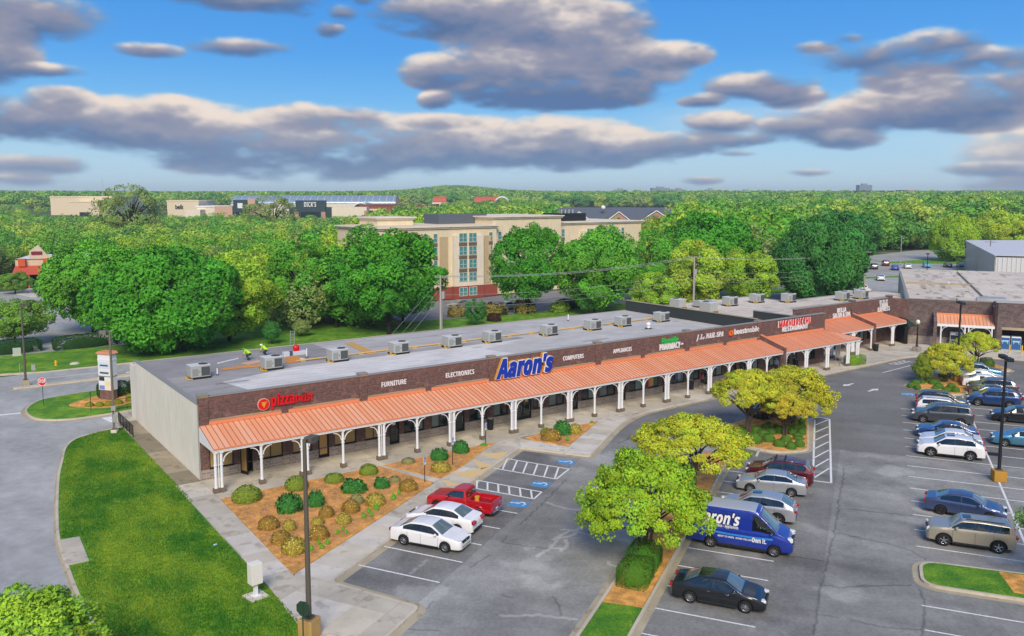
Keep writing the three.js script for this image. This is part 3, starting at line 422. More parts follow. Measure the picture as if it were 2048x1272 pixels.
// a lean-to of standing-seam panels; hips: how far the eave runs past the wall line at each end
function canopy(parent, x0, x1, zw, ze, hipL = 0, hipR = 0, yt = 4.06, ye = 3.18, step = 0.4) {
  const g = new THREE.Group(); g.name = 'canopy'; parent.add(g); const n = Math.round((x1 - x0) / step), w = (x1 - x0) / n, dz = ze - zw - 0.1, dy = yt - ye, len = Math.hypot(dz, dy), a = Math.atan2(dy, dz);
  const sheetG = box(w - 0.004, 0.03, len, 0, -0.03, 0).rotateX(a), ribG = box(0.03, 0.05, len, 0, 0, 0).rotateX(a), r = rng(Math.floor(x0 * 7) + 1);
  const full = (k) => x0 + w * (k + 0.5);
  for (let k = 0; k < n; k++) { const m = part(g, 'roof_panel', sheetG, M.panels[Math.floor(r() * 4)]); m.position.set(full(k), (yt + ye) / 2, zw + 0.1 + dz / 2); }
  for (let k = 0; k <= n; k++) { const m = part(g, 'seam', ribG, M.rib); m.position.set(x0 + w * k, (yt + ye) / 2, zw + 0.1 + dz / 2); }
  const hip = (xa, dir, over) => { const m = Math.ceil(over / w); for (let k = 0; k < m; k++) { const xl = xa + dir * k * w, xr = xa + dir * Math.min(over, (k + 1) * w), t0 = k * w / over, t1 = Math.min(1, (k + 1) * w / over), P = (x, t) => [x, yt - dy * t, zw + 0.1 + dz * t], v = [...P(xl, t0), ...P(xl, 1), ...P(xr, 1), ...P(xr, t1)], gg = new THREE.BufferGeometry(); gg.setAttribute('position', new THREE.Float32BufferAttribute(v, 3)); gg.setIndex(dir > 0 ? [0, 1, 2, 0, 2, 3] : [0, 2, 1, 0, 3, 2]); gg.computeVertexNormals(); part(g, 'roof_panel', plain(gg), M.panels[k % 4]); part(g, 'seam', bar(P(xr, t1), P(xr, 1), 0.02, 4), M.rib); }
    const tri = new THREE.BufferGeometry(); tri.setAttribute('position', new THREE.Float32BufferAttribute([xa, yt, zw + 0.1, xa + dir * over, ye, ze, xa + dir * over, ye, zw + 0.1], 3)); tri.setIndex(dir > 0 ? [0, 1, 2] : [0, 2, 1]); tri.computeVertexNormals(); part(g, 'hip_end', plain(tri), M.panels[1]); part(g, 'hip_seam', bar([xa, yt + 0.02, zw + 0.1], [xa + dir * over, ye + 0.02, ze], 0.03, 5), M.rib); };
  if (hipL) hip(x0, -1, hipL); if (hipR) hip(x1, 1, hipR);
  const X0 = x0 - hipL, X1 = x1 + hipR, L = X1 - X0, C = (X0 + X1) / 2;
  part(g, 'flashing', [box(x1 - x0, 0.28, 0.03, (x0 + x1) / 2, yt - 0.02, zw + 0.04), box(x1 - x0, 0.02, 0.14, (x0 + x1) / 2, yt + 0.01, zw + 0.1)], M.copperTop);
  part(g, 'gutter', box(L, 0.1, 0.07, C, ye - 0.11, ze - 0.005), M.copperTop); part(g, 'fascia_beam', box(L - 0.04, 0.26, 0.18, C, 2.86, ze - 0.14), M.white); part(g, 'fascia_moulding', box(L - 0.02, 0.05, 0.24, C, 2.98, ze - 0.13), M.white);
  part(g, 'soffit', box(L - 0.06, 0.03, ze - zw - 0.24, C, 2.9, (zw + ze) / 2 - 0.1), M.soffit);
  for (const x of [hipL ? null : X0 + 0.01, hipR ? null : X1 - 0.01]) if (x !== null) part(g, 'gable_end', slab3([[0.05, 2.92], [ze - zw - 0.05, 2.92], [ze - zw - 0.05, ye - 0.06], [0.05, yt - 0.06]], 0.04).rotateY(-Math.PI / 2).translate(x + 0.02, 0, zw), M.white);
  return g;
}
function fin(parent, x, zw, ze, top, low) { part(parent, 'brick_fin', slab3([[zw, 2.7], [ze + 0.15, 2.7], [ze + 0.15, low], [zw, top]], 0.34).rotateY(-Math.PI / 2).translate(x + 0.17, 0, 0), M.brick); part(parent, 'fin_coping', slab3([[zw, top], [ze + 0.18, low], [ze + 0.18, low + 0.07], [zw, top + 0.07]], 0.42).rotateY(-Math.PI / 2).translate(x + 0.21, 0, 0), M.copperTop); part(parent, 'brick_post', box(0.42, 2.7, 0.46, x, 0, ze - 0.08), M.brick); }

// ---- main row, x 0 to 63
const BAY = 6.3, openings = [];
const mainRow = grp();
{
  const g = mainRow, doors = [2.9, 9.02, 15.27, 21.72, 28.06, 34.7, 41.0, 47.2, 53.3, 59.5], wins = [[0.67, 2.42]];
  doors.forEach((d, k) => { const e = k === 4 ? d + 1.94 : d + 0.93; wins.push([e + (k === 4 ? 0.2 : 0.46), e + (k === 4 ? 1.4 : 2.35)]); if (k < 9) wins.push(k === 4 ? [32.1, 33.9] : [d + 4.05 - (k === 5 ? 0.3 : 0), d + 5.6 + (k === 5 ? 0.2 : 0)]); });
  const holes = [...wins.map(([a, b]) => [a, b, 0.74, 2.35]), ...doors.map((d, k) => [d, d + (k === 4 ? 1.94 : 0.93), 0, 2.4])];
  part(g, 'brick_wall', wallPanel(0.02, 63, 0.76, 5.86, holes), M.brick);
  part(g, 'block_base', wallPanel(0.02, 63, -0.2, 0.755, holes.filter((h) => h[2] === 0), 0.34).translate(0, 0, 0.04), M.block);
  part(g, 'soldier_course', box(62.96, 0.24, 0.34, 31.5, 5.86, -0.15), M.soldier);
  part(g, 'coping', box(63.0, 0.06, 0.5, 31.5, 6.1, -0.17), M.coping);
  part(g, 'parapet_back', box(62.6, 1.1, 0.08, 31.5, 5.0, -0.36), M.darkWall);
  for (let k = 0; k <= 5; k++) { const x = Math.min(62.7, 0.36 + 12.6 * k); part(g, 'pilaster', box(0.72, 3.3, 0.08, x, 2.8, 0.03), M.brick); part(g, 'pilaster_block', box(0.7, 0.17, 0.5, x, 6.1, -0.16), M.band); part(g, 'pilaster_cap', box(0.8, 0.09, 0.6, x, 6.27, -0.16), M.coping); }
  for (let k = 0; k < 5; k++) { part(g, 'pilaster', box(0.55, 1.6, 0.1, 6.4 + 12.6 * k, 2.8, 0.03), M.brick); for (const s of [0, 1]) part(g, 'stone_band', box(5.3, 0.11, 0.1, 3.4 + 12.6 * k + 6.3 * s, 4.32, 0.04), M.band); }
  const darkPanes = [M.glass, M.glassLight]; wins.forEach(([a, b], k) => windowUnit(g, a, b, 0.78, 2.33, -0.1, k < 5 ? [M.paper, M.paper] : [darkPanes[(k * 5 + 1) % 2], darkPanes[(k * 3) % 2]], 1));
  doors.forEach((d, k) => doorUnit(g, d, d + (k === 4 ? 1.94 : 0.93), -0.08, k < 2 ? M.paperTan : M.glass, k === 0 ? 1.25 : 0, k === 2 || k === 4 || k === 7 ? (k === 4 ? mat(0xe0c83c, 0.6) : M.white) : null));
  canopy(g, 0, 63, 0, 3.3);
  for (let k = 0; k <= 9; k++) { columnPair(g, 0.38 + BAY * k + (k > 2 ? 0.14 : 0), 3.12, 0, k > 0); if (k < 10) column(g, 3.42 + BAY * k + (k > 1 ? 0.12 : 0), 3.12); }
  part(g, 'end_wall', box(0.3, 5.75, 20.4, 0.17, -0.2, -10.22), M.stucco); part(g, 'end_coping', box(0.42, 0.07, 20.5, 0.2, 5.55, -10.2), M.coping); part(g, 'rear_wall', box(62.6, 5.1, 0.3, 31.6, -0.2, -22.2), M.block);
  part(g, 'end_wall', box(0.3, 5.2, 1.9, 0.17, -0.2, -21.35), M.stucco);
  // roof membrane: felt of several ages
  const N = 2048, H = 768, cv = document.createElement('canvas'); cv.width = N; cv.height = H; const c = cv.getContext('2d'), X = (x) => x / 63 * N, Z = (z) => H + z / 22.4 * H, r = rng(3);
  c.fillStyle = '#9e9c98'; c.fillRect(0, 0, N, H); const P = (col, pts) => { c.fillStyle = col; c.beginPath(); pts.forEach(([x, z], i) => i ? c.lineTo(X(x), Z(z)) : c.moveTo(X(x), Z(z))); c.fill(); };
  P('#d2d0ca', [[6.5, 0], [34, 0], [31, -9], [38, -12], [12, -12], [4.6, -9.5]]); P('#bcbab4', [[34, 0], [63, 0], [63, -22.4], [40, -22.4], [38, -12], [31, -9]]); P('#918f8c', [[0, -13.5], [18, -13.5], [18, -22.4], [0, -22.4]]); P('#b4b1ac', [[18, -13.5], [40, -13.5], [40, -22.4], [18, -22.4]]);
  for (let k = 0; k < 60; k++) { const x = 63 * r(), z = -22 * r(); c.fillStyle = r() < 0.5 ? 'rgba(70,72,74,.35)' : 'rgba(170,170,170,.25)'; c.fillRect(X(x), Z(z), 10 + 120 * r(), 3 + 16 * r()); }
  c.strokeStyle = 'rgba(50,52,54,.5)'; for (let z = 1; z < 22; z += 1) { c.beginPath(); c.moveTo(0, Z(-z)); c.lineTo(N, Z(-z) + 4 * r()); c.stroke(); }
  const im = c.getImageData(0, 0, N, H).data, data = pixels(N, H, (x, y) => { const i = ((H - 1 - y) * N + x) * 4, f = 0.84 + 0.2 * fbm(x / 60, y / 40, 5, 0) + 0.14 * n2(x, y, 0); return [im[i] * f, im[i + 1] * f, im[i + 2] * f]; });
  const map = new THREE.DataTexture(data, N, H); map.magFilter = THREE.LinearFilter; map.colorSpace = THREE.SRGBColorSpace; map.repeat.set(1 / 63, 1 / 22.4); map.offset.set(0, 0); map.wrapS = map.wrapT = THREE.RepeatWrapping; map.needsUpdate = true;
  part(g, 'roof', prism([[0.3, -0.3], [62.9, -0.3], [62.9, -22.4], [0.3, -22.4]], 4.85, 5.0), mat(0xffffff, 0.85, { map, bumpMap: grain, bumpScale: 0.006 }));
  part(g, 'roof_edge', box(62.5, 0.12, 0.12, 31.6, 4.94, -22.4), M.coping);
  put(g, 'shop_row', 'long brick shop row with copper coloured canopy and pale blank end wall', 'building');
}
// ---- second row with the restaurant, stepping back twice
const secondRow = grp();
{
  const g = secondRow, door = [[69.1, 70.0]], win = [[64.2, 66.4], [66.9, 68.6], [71.2, 73.6]];
  const holes = [...win.map(([a, b]) => [a, b, 0.7, 2.4]), ...door.map(([a, b]) => [a, b, 0, 2.4])];
  part(g, 'brick_wall', wallPanel(63.05, 75.1, -0.2, 5.86, holes), M.brick); part(g, 'soldier_course', box(12.05, 0.24, 0.34, 69.08, 5.86, -0.15), M.soldier); part(g, 'coping', box(12.4, 0.07, 0.6, 69.2, 6.1, -0.17), M.coping);
  win.forEach(([a, b]) => windowUnit(g, a, b, 0.74, 2.38, -0.1, [M.glass, M.glassLight], 2)); door.forEach(([a, b]) => doorUnit(g, a, b, -0.08, M.glass, 0, M.white));
  part(g, 'return_wall', box(0.3, 6.05, 4.2, 75.25, -0.2, -2.1), M.brick); part(g, 'parapet_return', box(0.3, 1.3, 6, 69.6, 4.9, -3.2), M.darkWall); part(g, 'parapet_return_coping', box(0.42, 0.06, 6, 69.6, 6.2, -3.2), M.coping);
  // recessed fronts
  const w2 = [[76.5, 79], [80, 82.4], [85.4, 87], [89.2, 91], [91.6, 93.2]], d2 = [[83.2, 84.2]], h2 = [...w2.map(([a, b]) => [a, b, 0.7, 2.4]), ...d2.map(([a, b]) => [a, b, 0, 2.4])], rz = -4.2;
  part(g, 'brick_wall', wallPanel(75.1, 97.1, -0.2, 5.86, h2).translate(0, 0, rz), M.brick); part(g, 'soldier_course', box(22, 0.24, 0.34, 86.1, 5.86, rz - 0.15), M.soldier); part(g, 'coping', box(22.2, 0.07, 0.55, 86.1, 6.1, rz - 0.17), M.coping);
  for (const x of [87.9, 97]) { part(g, 'pilaster', box(0.7, 3.4, 0.14, x, 2.9, rz + 0.05), M.brick); part(g, 'pilaster_cap', box(0.85, 0.3, 0.6, x, 6.1, rz - 0.12), M.brick); part(g, 'pilaster_top', box(0.95, 0.08, 0.7, x, 6.4, rz - 0.12), M.coping); }
  for (const [a, b] of w2) windowUnit(g, a, b, 0.74, 2.38, rz - 0.1, [M.glass, M.glassLight], 1); for (const [a, b] of d2) doorUnit(g, a, b, rz - 0.08, M.glass);
  // slanting corner piece towards the large store
  const cx = [97.05, -4.25], cd = lot(84.9, 49.0), ang = -Math.atan2(cd[1] - cx[1], cd[0] - cx[0]), len = Math.hypot(cd[0] - cx[0], cd[1] - cx[1]);
  part(g, 'corner_wall', box(len, 6.25, 0.3, 0, -0.2, -0.15).rotateY(ang).translate((cx[0] + cd[0]) / 2, 0, (cx[1] + cd[1]) / 2), M.brick);
  canopy(g, 63.25, 75.1, 0, 3.3, 0, 3.0); canopy(g, 75.2, 87.7, rz, -0.85); canopy(g, 88.1, 95.2, rz, -1.0, 0, 1.2);
  fin(g, 63.05, 0, 3.3, 4.62, 3.62); fin(g, 87.9, rz, -0.9, 4.62, 3.62);
  for (const x of [67.4, 71.5, 75.7]) columnPair(g, x, 3.12); columnPair(g, 77.7, 3.1); column(g, 63.6, 3.12, false, true); for (const x of [78.6, 83.2]) columnPair(g, x, -1.0); column(g, 87.4, -1.0, true, false); columnPair(g, 93, -1.25); columnPair(g, 77.8, 0.4, Math.PI / 2);
  part(g, 'fire_wall', box(0.3, 2.0, 21.7, 63.1, 4.36, -11.5), M.darkWall); part(g, 'fire_wall_coping', box(0.44, 0.06, 21.8, 63.1, 6.36, -11.5), M.cap);
  part(g, 'roof', prism([[63.3, -0.32], [75.1, -0.32], [75.1, rz - 0.35], [97, rz - 0.35], [98.4, -3.0], [112, -11.2], [112, -15.5], [88.5, -15.5], [88.5, -22.4], [63.3, -22.4]], 4.9, 5.05), M.gravel);
  part(g, 'roof_kerb', [box(25.2, 0.16, 0.14, 75.9, 5.0, -22.35), box(0.14, 0.16, 6.9, 88.5, 5.0, -18.95), box(23.4, 0.16, 0.14, 100.2, 5.0, -15.5)], M.coping); part(g, 'rear_wall', [box(25.4, 5, 0.3, 75.9, -0.2, -22.2), box(0.3, 5, 6.6, 88.4, -0.2, -18.9), box(23.4, 5, 0.3, 100.2, -0.2, -15.35)], M.block);
  put(g, 'restaurant_row', 'stepped brick shop row with gravel roof and hipped copper canopy', 'building');
}
// ---- the large store at the right, turned with the car park
const store = grp(0, 0, 0, LOT);
{
  const g = store, U = 85, V0 = 49, V1 = 59.4, side = (v0, v1, u, y0, y1, holes, m, name) => part(g, name, wallPanel(v0, v1, y0, y1, holes, 0.3).rotateY(-Math.PI / 2).translate(u, 0, 0), m);
  // looking along +u: the wall plane is u = const; local x of the panel runs along -v
  side(V0, V1, U, -0.2, 6.1, [], M.brickGrey, 'brick_wall'); part(g, 'block_base', box(0.12, 1.15, V1 - V0, U - 0.04, -0.2, (V0 + V1) / 2), M.block); part(g, 'coping', box(0.5, 0.07, V1 - V0 + 0.2, U + 0.15, 6.1, (V0 + V1) / 2), M.coping); part(g, 'soldier_course', box(0.06, 0.24, V1 - V0, U - 0.02, 5.85, (V0 + V1) / 2), M.brickGrey);
  part(g, 'side_wall', box(48, 6.2, 0.3, U + 24.1, -0.2, V0 - 0.14), M.stucco); part(g, 'side_coping', box(48, 0.09, 0.4, U + 24, 6.0, V0 - 0.14), M.coping);
  // taller front beside it, with its porch
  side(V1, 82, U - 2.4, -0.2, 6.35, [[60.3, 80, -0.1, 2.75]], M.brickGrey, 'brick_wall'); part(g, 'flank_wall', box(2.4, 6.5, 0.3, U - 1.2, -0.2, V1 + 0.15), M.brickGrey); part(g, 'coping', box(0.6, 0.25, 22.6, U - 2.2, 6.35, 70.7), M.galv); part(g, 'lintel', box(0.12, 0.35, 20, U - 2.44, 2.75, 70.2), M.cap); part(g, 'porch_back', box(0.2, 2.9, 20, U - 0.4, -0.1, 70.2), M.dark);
  const can = new THREE.Group(); can.name = 'canopy'; g.add(can); const n = 16, w = (V1 - 52.5) / n, a = Math.atan2(0.95, 2.5), L = Math.hypot(0.95, 2.5), sh = box(L, 0.03, w - 0.004, 0, -0.03, 0).rotateZ(a), rb = box(L, 0.05, 0.03, 0, 0, 0).rotateZ(a);
  for (let k = 0; k <= n; k++) { if (k < n) part(can, 'roof_panel', sh, M.panels[k % 4]).position.set(U - 1.3, 3.6, 52.5 + w * (k + 0.5)); part(can, 'seam', rb, M.rib).position.set(U - 1.3, 3.6, 52.5 + w * k); }
  part(can, 'flashing', box(0.03, 0.28, V1 - 52.5, U - 0.06, 4.05, (V1 + 52.5) / 2), M.copperTop); part(can, 'fascia_beam', box(0.18, 0.34, V1 - 52.5, U - 2.5, 2.8, (V1 + 52.5) / 2), M.white); part(can, 'soffit', box(2.3, 0.03, V1 - 52.5, U - 1.25, 2.95, (V1 + 52.5) / 2), M.soffit);
  column(g, U - 2.5, 53.0, false, true, -Math.PI / 2); column(g, U - 2.5, 55.9, true, false, -Math.PI / 2); column(g, U - 2.5, 56.35, false, true, -Math.PI / 2); column(g, U - 2.5, 59.1, true, false, -Math.PI / 2);
  part(g, 'brick_fin', slab3([[0, 2.6], [2.8, 2.6], [2.8, 3.5], [0, 4.5]], 0.4).rotateY(Math.PI).translate(U, 0, 52.5), M.brickGrey); part(g, 'brick_post', box(0.44, 2.6, 0.44, U - 2.55, 0, 52.28), M.brickGrey);
  part(g, 'roof', box(62, 0.2, 33, U + 31.3, 5.2, V0 + 16.6), M.gravel); part(g, 'roof', box(58, 0.2, 22.5, U + 28, 5.55, 70.6), M.gravel); part(g, 'roof_divider', box(0.5, 0.3, 31, U + 30, 5.4, V0 + 16), M.cap);
  part(g, 'service_box', [box(1.2, 1.1, 1.1, U + 1.4, 5.4, 58), box(2.6, 0.9, 3, U + 4.2, 5.4, 59.8)], M.galv); part(g, 'vent_pipe', cyl(0.1, 0.1, 0.95, U + 0.9, 5.4, 55, 10), M.bronze);
  for (const [u, v] of [[6, 51], [9, 53.5], [13, 50.6], [16, 57], [22, 52], [26, 55], [12, 56], [20, 58]]) part(g, 'roof_patch', box(0.7, 0.02, 0.5, U + u, 5.4, v), M.dark); part(g, 'roof_vent', cyl(0.2, 0.14, 0.5, U + 30, 5.4, 56, 10), M.white);
  put(g, 'large_store', 'dark brick store with gravel roof and small copper canopy at the right', 'building');
}
// ---- grey metal hall behind
{
  const g = grp(0, 0, 0, LOT), u0 = 160, u1 = 226, v0 = 68, v1 = 130, h = 7.9, met = mat(0xd6d7d8, 0.6, { metalness: 0.1 });
  part(g, 'side_wall', box(u1 - u0, h, 0.3, (u0 + u1) / 2, -0.2, v0), mat(0xdedede, 0.7, { map: stuccoTex })); part(g, 'front_wall', box(0.3, h, v1 - v0, u0, -0.2, (v0 + v1) / 2), met);
  for (let k = 0; k < 70; k++) part(g, 'wall_rib', box(0.14, h - 0.3, 0.12, u0 - 0.2, -0.1, v0 + 0.5 + k * 0.85), met);
  part(g, 'roof', slab3([[0, 0], [v1 - v0, 1.5], [v1 - v0, 1.7], [0, 0.2]], u1 - u0 + 0.6).rotateY(-Math.PI / 2).rotateY(0).translate(u1 + 0.3, h - 0.25, v0 - 0.2), mat(0xd6d7d9, 0.55, { metalness: 0.1 })); part(g, 'eave_trim', box(0.2, 0.2, v1 - v0, u0 - 0.2, h - 0.3, (v0 + v1) / 2), M.darkMetal); part(g, 'louvre', box(0.1, 1.2, 2, u0 - 0.35, 0.8, v0 + 4), M.galv);
  part(g, 'entrance_sign', [box(1.2, 0.5, 0.1, u1 - 2, 6.6, v0 - 0.3), box(1.2, 0.5, 0.1, u1 - 3, 5.9, v0 - 0.3)], M.dark); part(g, 'door_canopy', box(4, 0.3, 2.4, u1 - 1, 3, v0 - 1.2), M.darkMetal);
  put(g, 'metal_hall', 'big pale grey metal clad hall behind the large store', 'building');
}

// ---- lettering and signs on the fascia
const fontBold = await new FontLoader().loadAsync('fonts/droid/droid_sans_bold.typeface.json'), fontSans = await new FontLoader().loadAsync('fonts/droid/droid_sans_regular.typeface.json'), fontSerif = await new FontLoader().loadAsync('fonts/droid/droid_serif_bold.typeface.json');
function letters(text, font, height, width, depth = 0.08, slant = 0, grow = 0) {   // starts at x = 0, y = 0, faces +z
  const g = new TextGeometry(text, { font, size: 1, depth: 1, curveSegments: 4, bevelEnabled: grow > 0, bevelThickness: 0.001, bevelSize: grow, bevelSegments: 1 }); g.computeBoundingBox(); const b = g.boundingBox, cap = /[A-Zbdfhklt0-9]/.test(text) ? 0.74 : 0.56, sy = height / cap, sx = width ? width / (b.max.x - b.min.x) : sy;
  g.translate(-b.min.x, 0, 0).scale(sx, sy, depth); if (slant) g.applyMatrix4(new THREE.Matrix4().makeShear(0, 0, slant, 0, 0, 0)); return plain(g);
}
M.red = mat(0xd8121a, 0.4); M.signBlue = mat(0x1537a8, 0.35); M.gold = mat(0xd59b2e, 0.45); M.green = mat(0x35c257, 0.4); M.orange = mat(0xe8742a, 0.4);
const onWall = (x, y, z = 0.0) => grp(x, y, z);
{
  let s = onWall(4.74, 5.0, 0.02); part(s, 'disc_rim', new THREE.CylinderGeometry(0.46, 0.46, 0.14, 32).rotateX(Math.PI / 2).translate(0, 0, 0.07), mat(0xe0a08c, 0.5)); part(s, 'disc_face', new THREE.CylinderGeometry(0.41, 0.41, 0.02, 32).rotateX(Math.PI / 2).translate(0, 0, 0.15), M.red); part(s, 'pizza_slice', slab3([[-0.24, 0.2], [0.14, 0.17], [0.27, 0.22], [0.16, 0.05], [0.01, -0.27], [-0.17, 0.06], [-0.07, 0.1]], 0.02).translate(0, 0, 0.16), M.gold);
  part(s, 'lettering', letters('pizza', fontBold, 0.5, 1.8, 0.16).translate(0.58, -0.22, 0.02), M.red); part(s, 'lettering', letters('twist', fontSerif, 0.5, 1.45, 0.14, 0.1).translate(2.42, -0.2, 0.02), M.red); part(s, 'leaf', slab3([[0, 0], [0.16, 0.12], [0.3, 0.02], [0.18, -0.06]], 0.05).translate(3.0, 0.36, 0.06), mat(0x1c4a2a, 0.5)); put(s, 'shop_sign', 'red pizza twist sign with a round slice logo', 'sign');
  const words = [['FURNITURE', 14.61, 2.28], ['ELECTRONICS', 20.75, 2.9], ['COMPUTERS', 33.73, 2.55], ['APPLIANCES', 40.15, 2.5]];
  for (const [t, x, w] of words) { s = onWall(x, 4.97, 0.01); part(s, 'lettering', letters(t, fontBold, 0.3, w, 0.05), M.white); put(s, 'word_sign', `white ${t} lettering on the brick fascia`, 'sign', 'furniture store word signs'); }
  // big blue sign: gold return, white edge, blue face
  s = onWall(25.75, 4.32, 0.04); const nm = "Aaron's"; part(s, 'gold_case', letters(nm, fontBold, 1.2, 6.3, 0.3, 0.2, 0.1), M.gold); part(s, 'white_edge', letters(nm, fontBold, 1.2, 6.3, 0.05, 0.2, 0.095).translate(0, 0, 0.305), M.white); part(s, 'blue_face', letters(nm, fontBold, 1.2, 6.3, 0.04, 0.2, 0.055).translate(0, 0, 0.36), M.signBlue); put(s, 'shop_sign', "big blue slanted Aaron's sign edged in white and gold", 'sign');
  s = onWall(46.6, 4.56, 0.02); part(s, 'lettering', letters('PHARMACY', fontBold, 0.48, 3.05, 0.1), M.white); part(s, 'lettering', letters('Pineville', fontSans, 0.42, 2.4, 0.1, 0, 0.03).translate(0.35, 0.66, 0), M.green); part(s, 'lettering', letters('.COM', fontBold, 0.13, 0.42, 0.06).translate(3.12, 0.28, 0), M.white); put(s, 'shop_sign', 'Pineville PHARMACY sign in green and white letters', 'sign');
  s = onWall(52.2, 5.12, 0.02); part(s, 'lettering', letters('J  L   NAIL SPA', fontSerif, 0.4, 4.3, 0.06, 0.28), M.white); part(s, 'lettering', letters('v', fontSerif, 0.2, 0.2, 0.06, 0.28).translate(1.0, -0.05, 0), M.white); part(s, 'lettering', letters('.', fontSerif, 0.3, 0.07, 0.06).translate(0.35, 0, 0), M.white); put(s, 'shop_sign', 'white slanted serif NAIL SPA sign', 'sign');
  s = onWall(57.4, 5.1, 0.02); part(s, 'logo_tile', slab3([[0.06, 0], [0.5, -0.06], [0.72, 0.1], [0.7, 0.5], [0.26, 0.54], [0, 0.3]], 0.12), M.orange); part(s, 'logo_stroke', slab3([[0.16, 0.44], [0.24, 0.46], [0.52, 0.04], [0.44, 0.03]], 0.02).translate(0, 0, 0.125), mat(0x7a2c10, 0.5)); part(s, 'lettering', letters('boost', fontBold, 0.44, 2.0, 0.08).translate(0.95, 0, 0), M.white); part(s, 'lettering', letters('mobile', fontSans, 0.44, 2.2, 0.08).translate(3.0, 0, 0), M.white); put(s, 'shop_sign', 'boostmobile sign with an orange tile logo', 'sign');
  s = onWall(66.2, 4.6, 0.02); part(s, 'lettering', letters('MACHU PICCHU', fontBold, 0.58, 6.2, 0.05).translate(0.05, 0.54, 0.05), M.red); part(s, 'letter_return', letters('MACHU PICCHU', fontBold, 0.6, 6.2, 0.04).translate(-0.06, 0.53, 0), M.white); part(s, 'lettering', letters('RESTAURANT', fontBold, 0.42, 4.9, 0.1).translate(0.72, 0.0, 0), M.white); put(s, 'shop_sign', 'restaurant sign in red letters above white letters', 'sign');
  s = onWall(83.3, 4.3, -4.18); part(s, 'lettering', letters('SALON & SPA', fontBold, 0.47, 4, 0.08), M.white); part(s, 'lettering', letters('BELLA', fontBold, 0.45, 2.05, 0.08).translate(0.95, 0.68, 0), M.white); put(s, 'shop_sign', 'white BELLA SALON & SPA lettering on the recessed wall', 'sign');
  s = onWall(93.8, 4.32, -4.1); part(s, 'lettering', letters('EXPRESS', fontBold, 0.46, 3, 0.1), M.white); part(s, 'lettering', letters('CHINA', fontBold, 0.48, 2.0, 0.1).translate(0.5, 0.56, 0), M.white); const gl = []; for (let k = 0; k < 3; k++) gl.push(box(0.62, 0.06, 0.1, 0.62 + k * 0.76, 1.5, 0.05), box(0.56, 0.06, 0.1, 0.62 + k * 0.76, 1.32, 0.05), box(0.62, 0.06, 0.1, 0.62 + k * 0.76, 1.14, 0.05), box(0.07, 0.5, 0.1, 0.5 + k * 0.8, 1.12, 0.05), box(0.07, 0.5, 0.1, 0.74 + k * 0.74, 1.12, 0.05)); part(s, 'characters', gl, M.white); put(s, 'shop_sign', 'white CHINA EXPRESS sign with three characters above', 'sign');
}

// =====================================================================================
// VEHICLES.  x forward, z to the side, y up from the road
// =====================================================================================
const glassCar = mat(0x141c1e, 0.04, { ior: 1.75, clearcoat: 1, clearcoatRoughness: 0.02 }), screenGlass = mat(0x5c6e70, 0.05, { ior: 1.7, clearcoat: 1, clearcoatRoughness: 0.02 }), tyreM = mat(0x16171a, 0.85), rimM = mat(0xb7babd, 0.3, { metalness: 0.8 }), plasticM = mat(0x202326, 0.6), lampM = mat(0xdfe6e6, 0.08, { clearcoat: 1 }), tailM = mat(0xa50d12, 0.15, { clearcoat: 1 }), amberM = mat(0xd98a3a, 0.2), chromeM = mat(0xd7dadb, 0.12, { metalness: 1 }), seamM = mat(0x1a1c1f, 0.8);
const paints = {}; const paint = (hex, o = {}) => paints[hex] ??= mat(hex, 0.32, { clearcoat: 1, clearcoatRoughness: 0.06, ...o });
function curveAt(pts) { return (x) => { if (x <= pts[0][0]) return pts[0][1]; for (let i = 0; i + 1 < pts.length; i++) if (x <= pts[i + 1][0]) { const [a, ya] = pts[i], [b, yb] = pts[i + 1]; return mix(ya, yb, (x - a) / (b - a)); } return pts[pts.length - 1][1]; }; }
function smoothCurve(pts) { const c = curveAt(pts); return (x) => (c(x - 0.09) + c(x - 0.03) + c(x + 0.03) + c(x + 0.09)) / 4; }
const rimCache = {};
function wheelGeos(r, spokes) {
  const key = r + '/' + spokes; if (rimCache[key]) return rimCache[key]; const w = 0.11;
  const pr = [[r * 0.62, -w], [r * 0.9, -w], [r * 0.98, -w * 0.75], [r, -w * 0.4], [r, w * 0.4], [r * 0.98, w * 0.75], [r * 0.9, w], [r * 0.62, w]].map((p) => new THREE.Vector2(...p));
  const tyre = new THREE.LatheGeometry(pr, 28).rotateX(Math.PI / 2), rim = [new THREE.TorusGeometry(r * 0.63, 0.02, 6, 28).translate(0, 0, w * 0.7), cyl(r * 0.14, r * 0.14, 0.05, 0, 0, 0, 12).rotateX(Math.PI / 2).translate(0, 0, w * 0.45)], back = new THREE.CircleGeometry(r * 0.64, 24).translate(0, 0, w * 0.1);
  for (let k = 0; k < spokes; k++) { const a = k / spokes * Math.PI * 2; rim.push(box(r * (spokes > 6 ? 0.1 : 0.17), r * 0.56, 0.035, 0, r * 0.08, w * 0.55).rotateZ(a)); }
  return rimCache[key] = { tyre: plain(tyre), rim: merged(rim), back: plain(back) };
}
function wheel(parent, x, r, z, spokes, rm = rimM) { const g = new THREE.Group(); g.name = 'wheel'; g.position.set(x, r, z); if (z < 0) g.rotation.y = Math.PI; parent.add(g); const w = wheelGeos(r, spokes); part(g, 'tyre', w.tyre, tyreM); part(g, 'rim', w.rim, rm); part(g, 'brake_disc', w.back, seamM); }
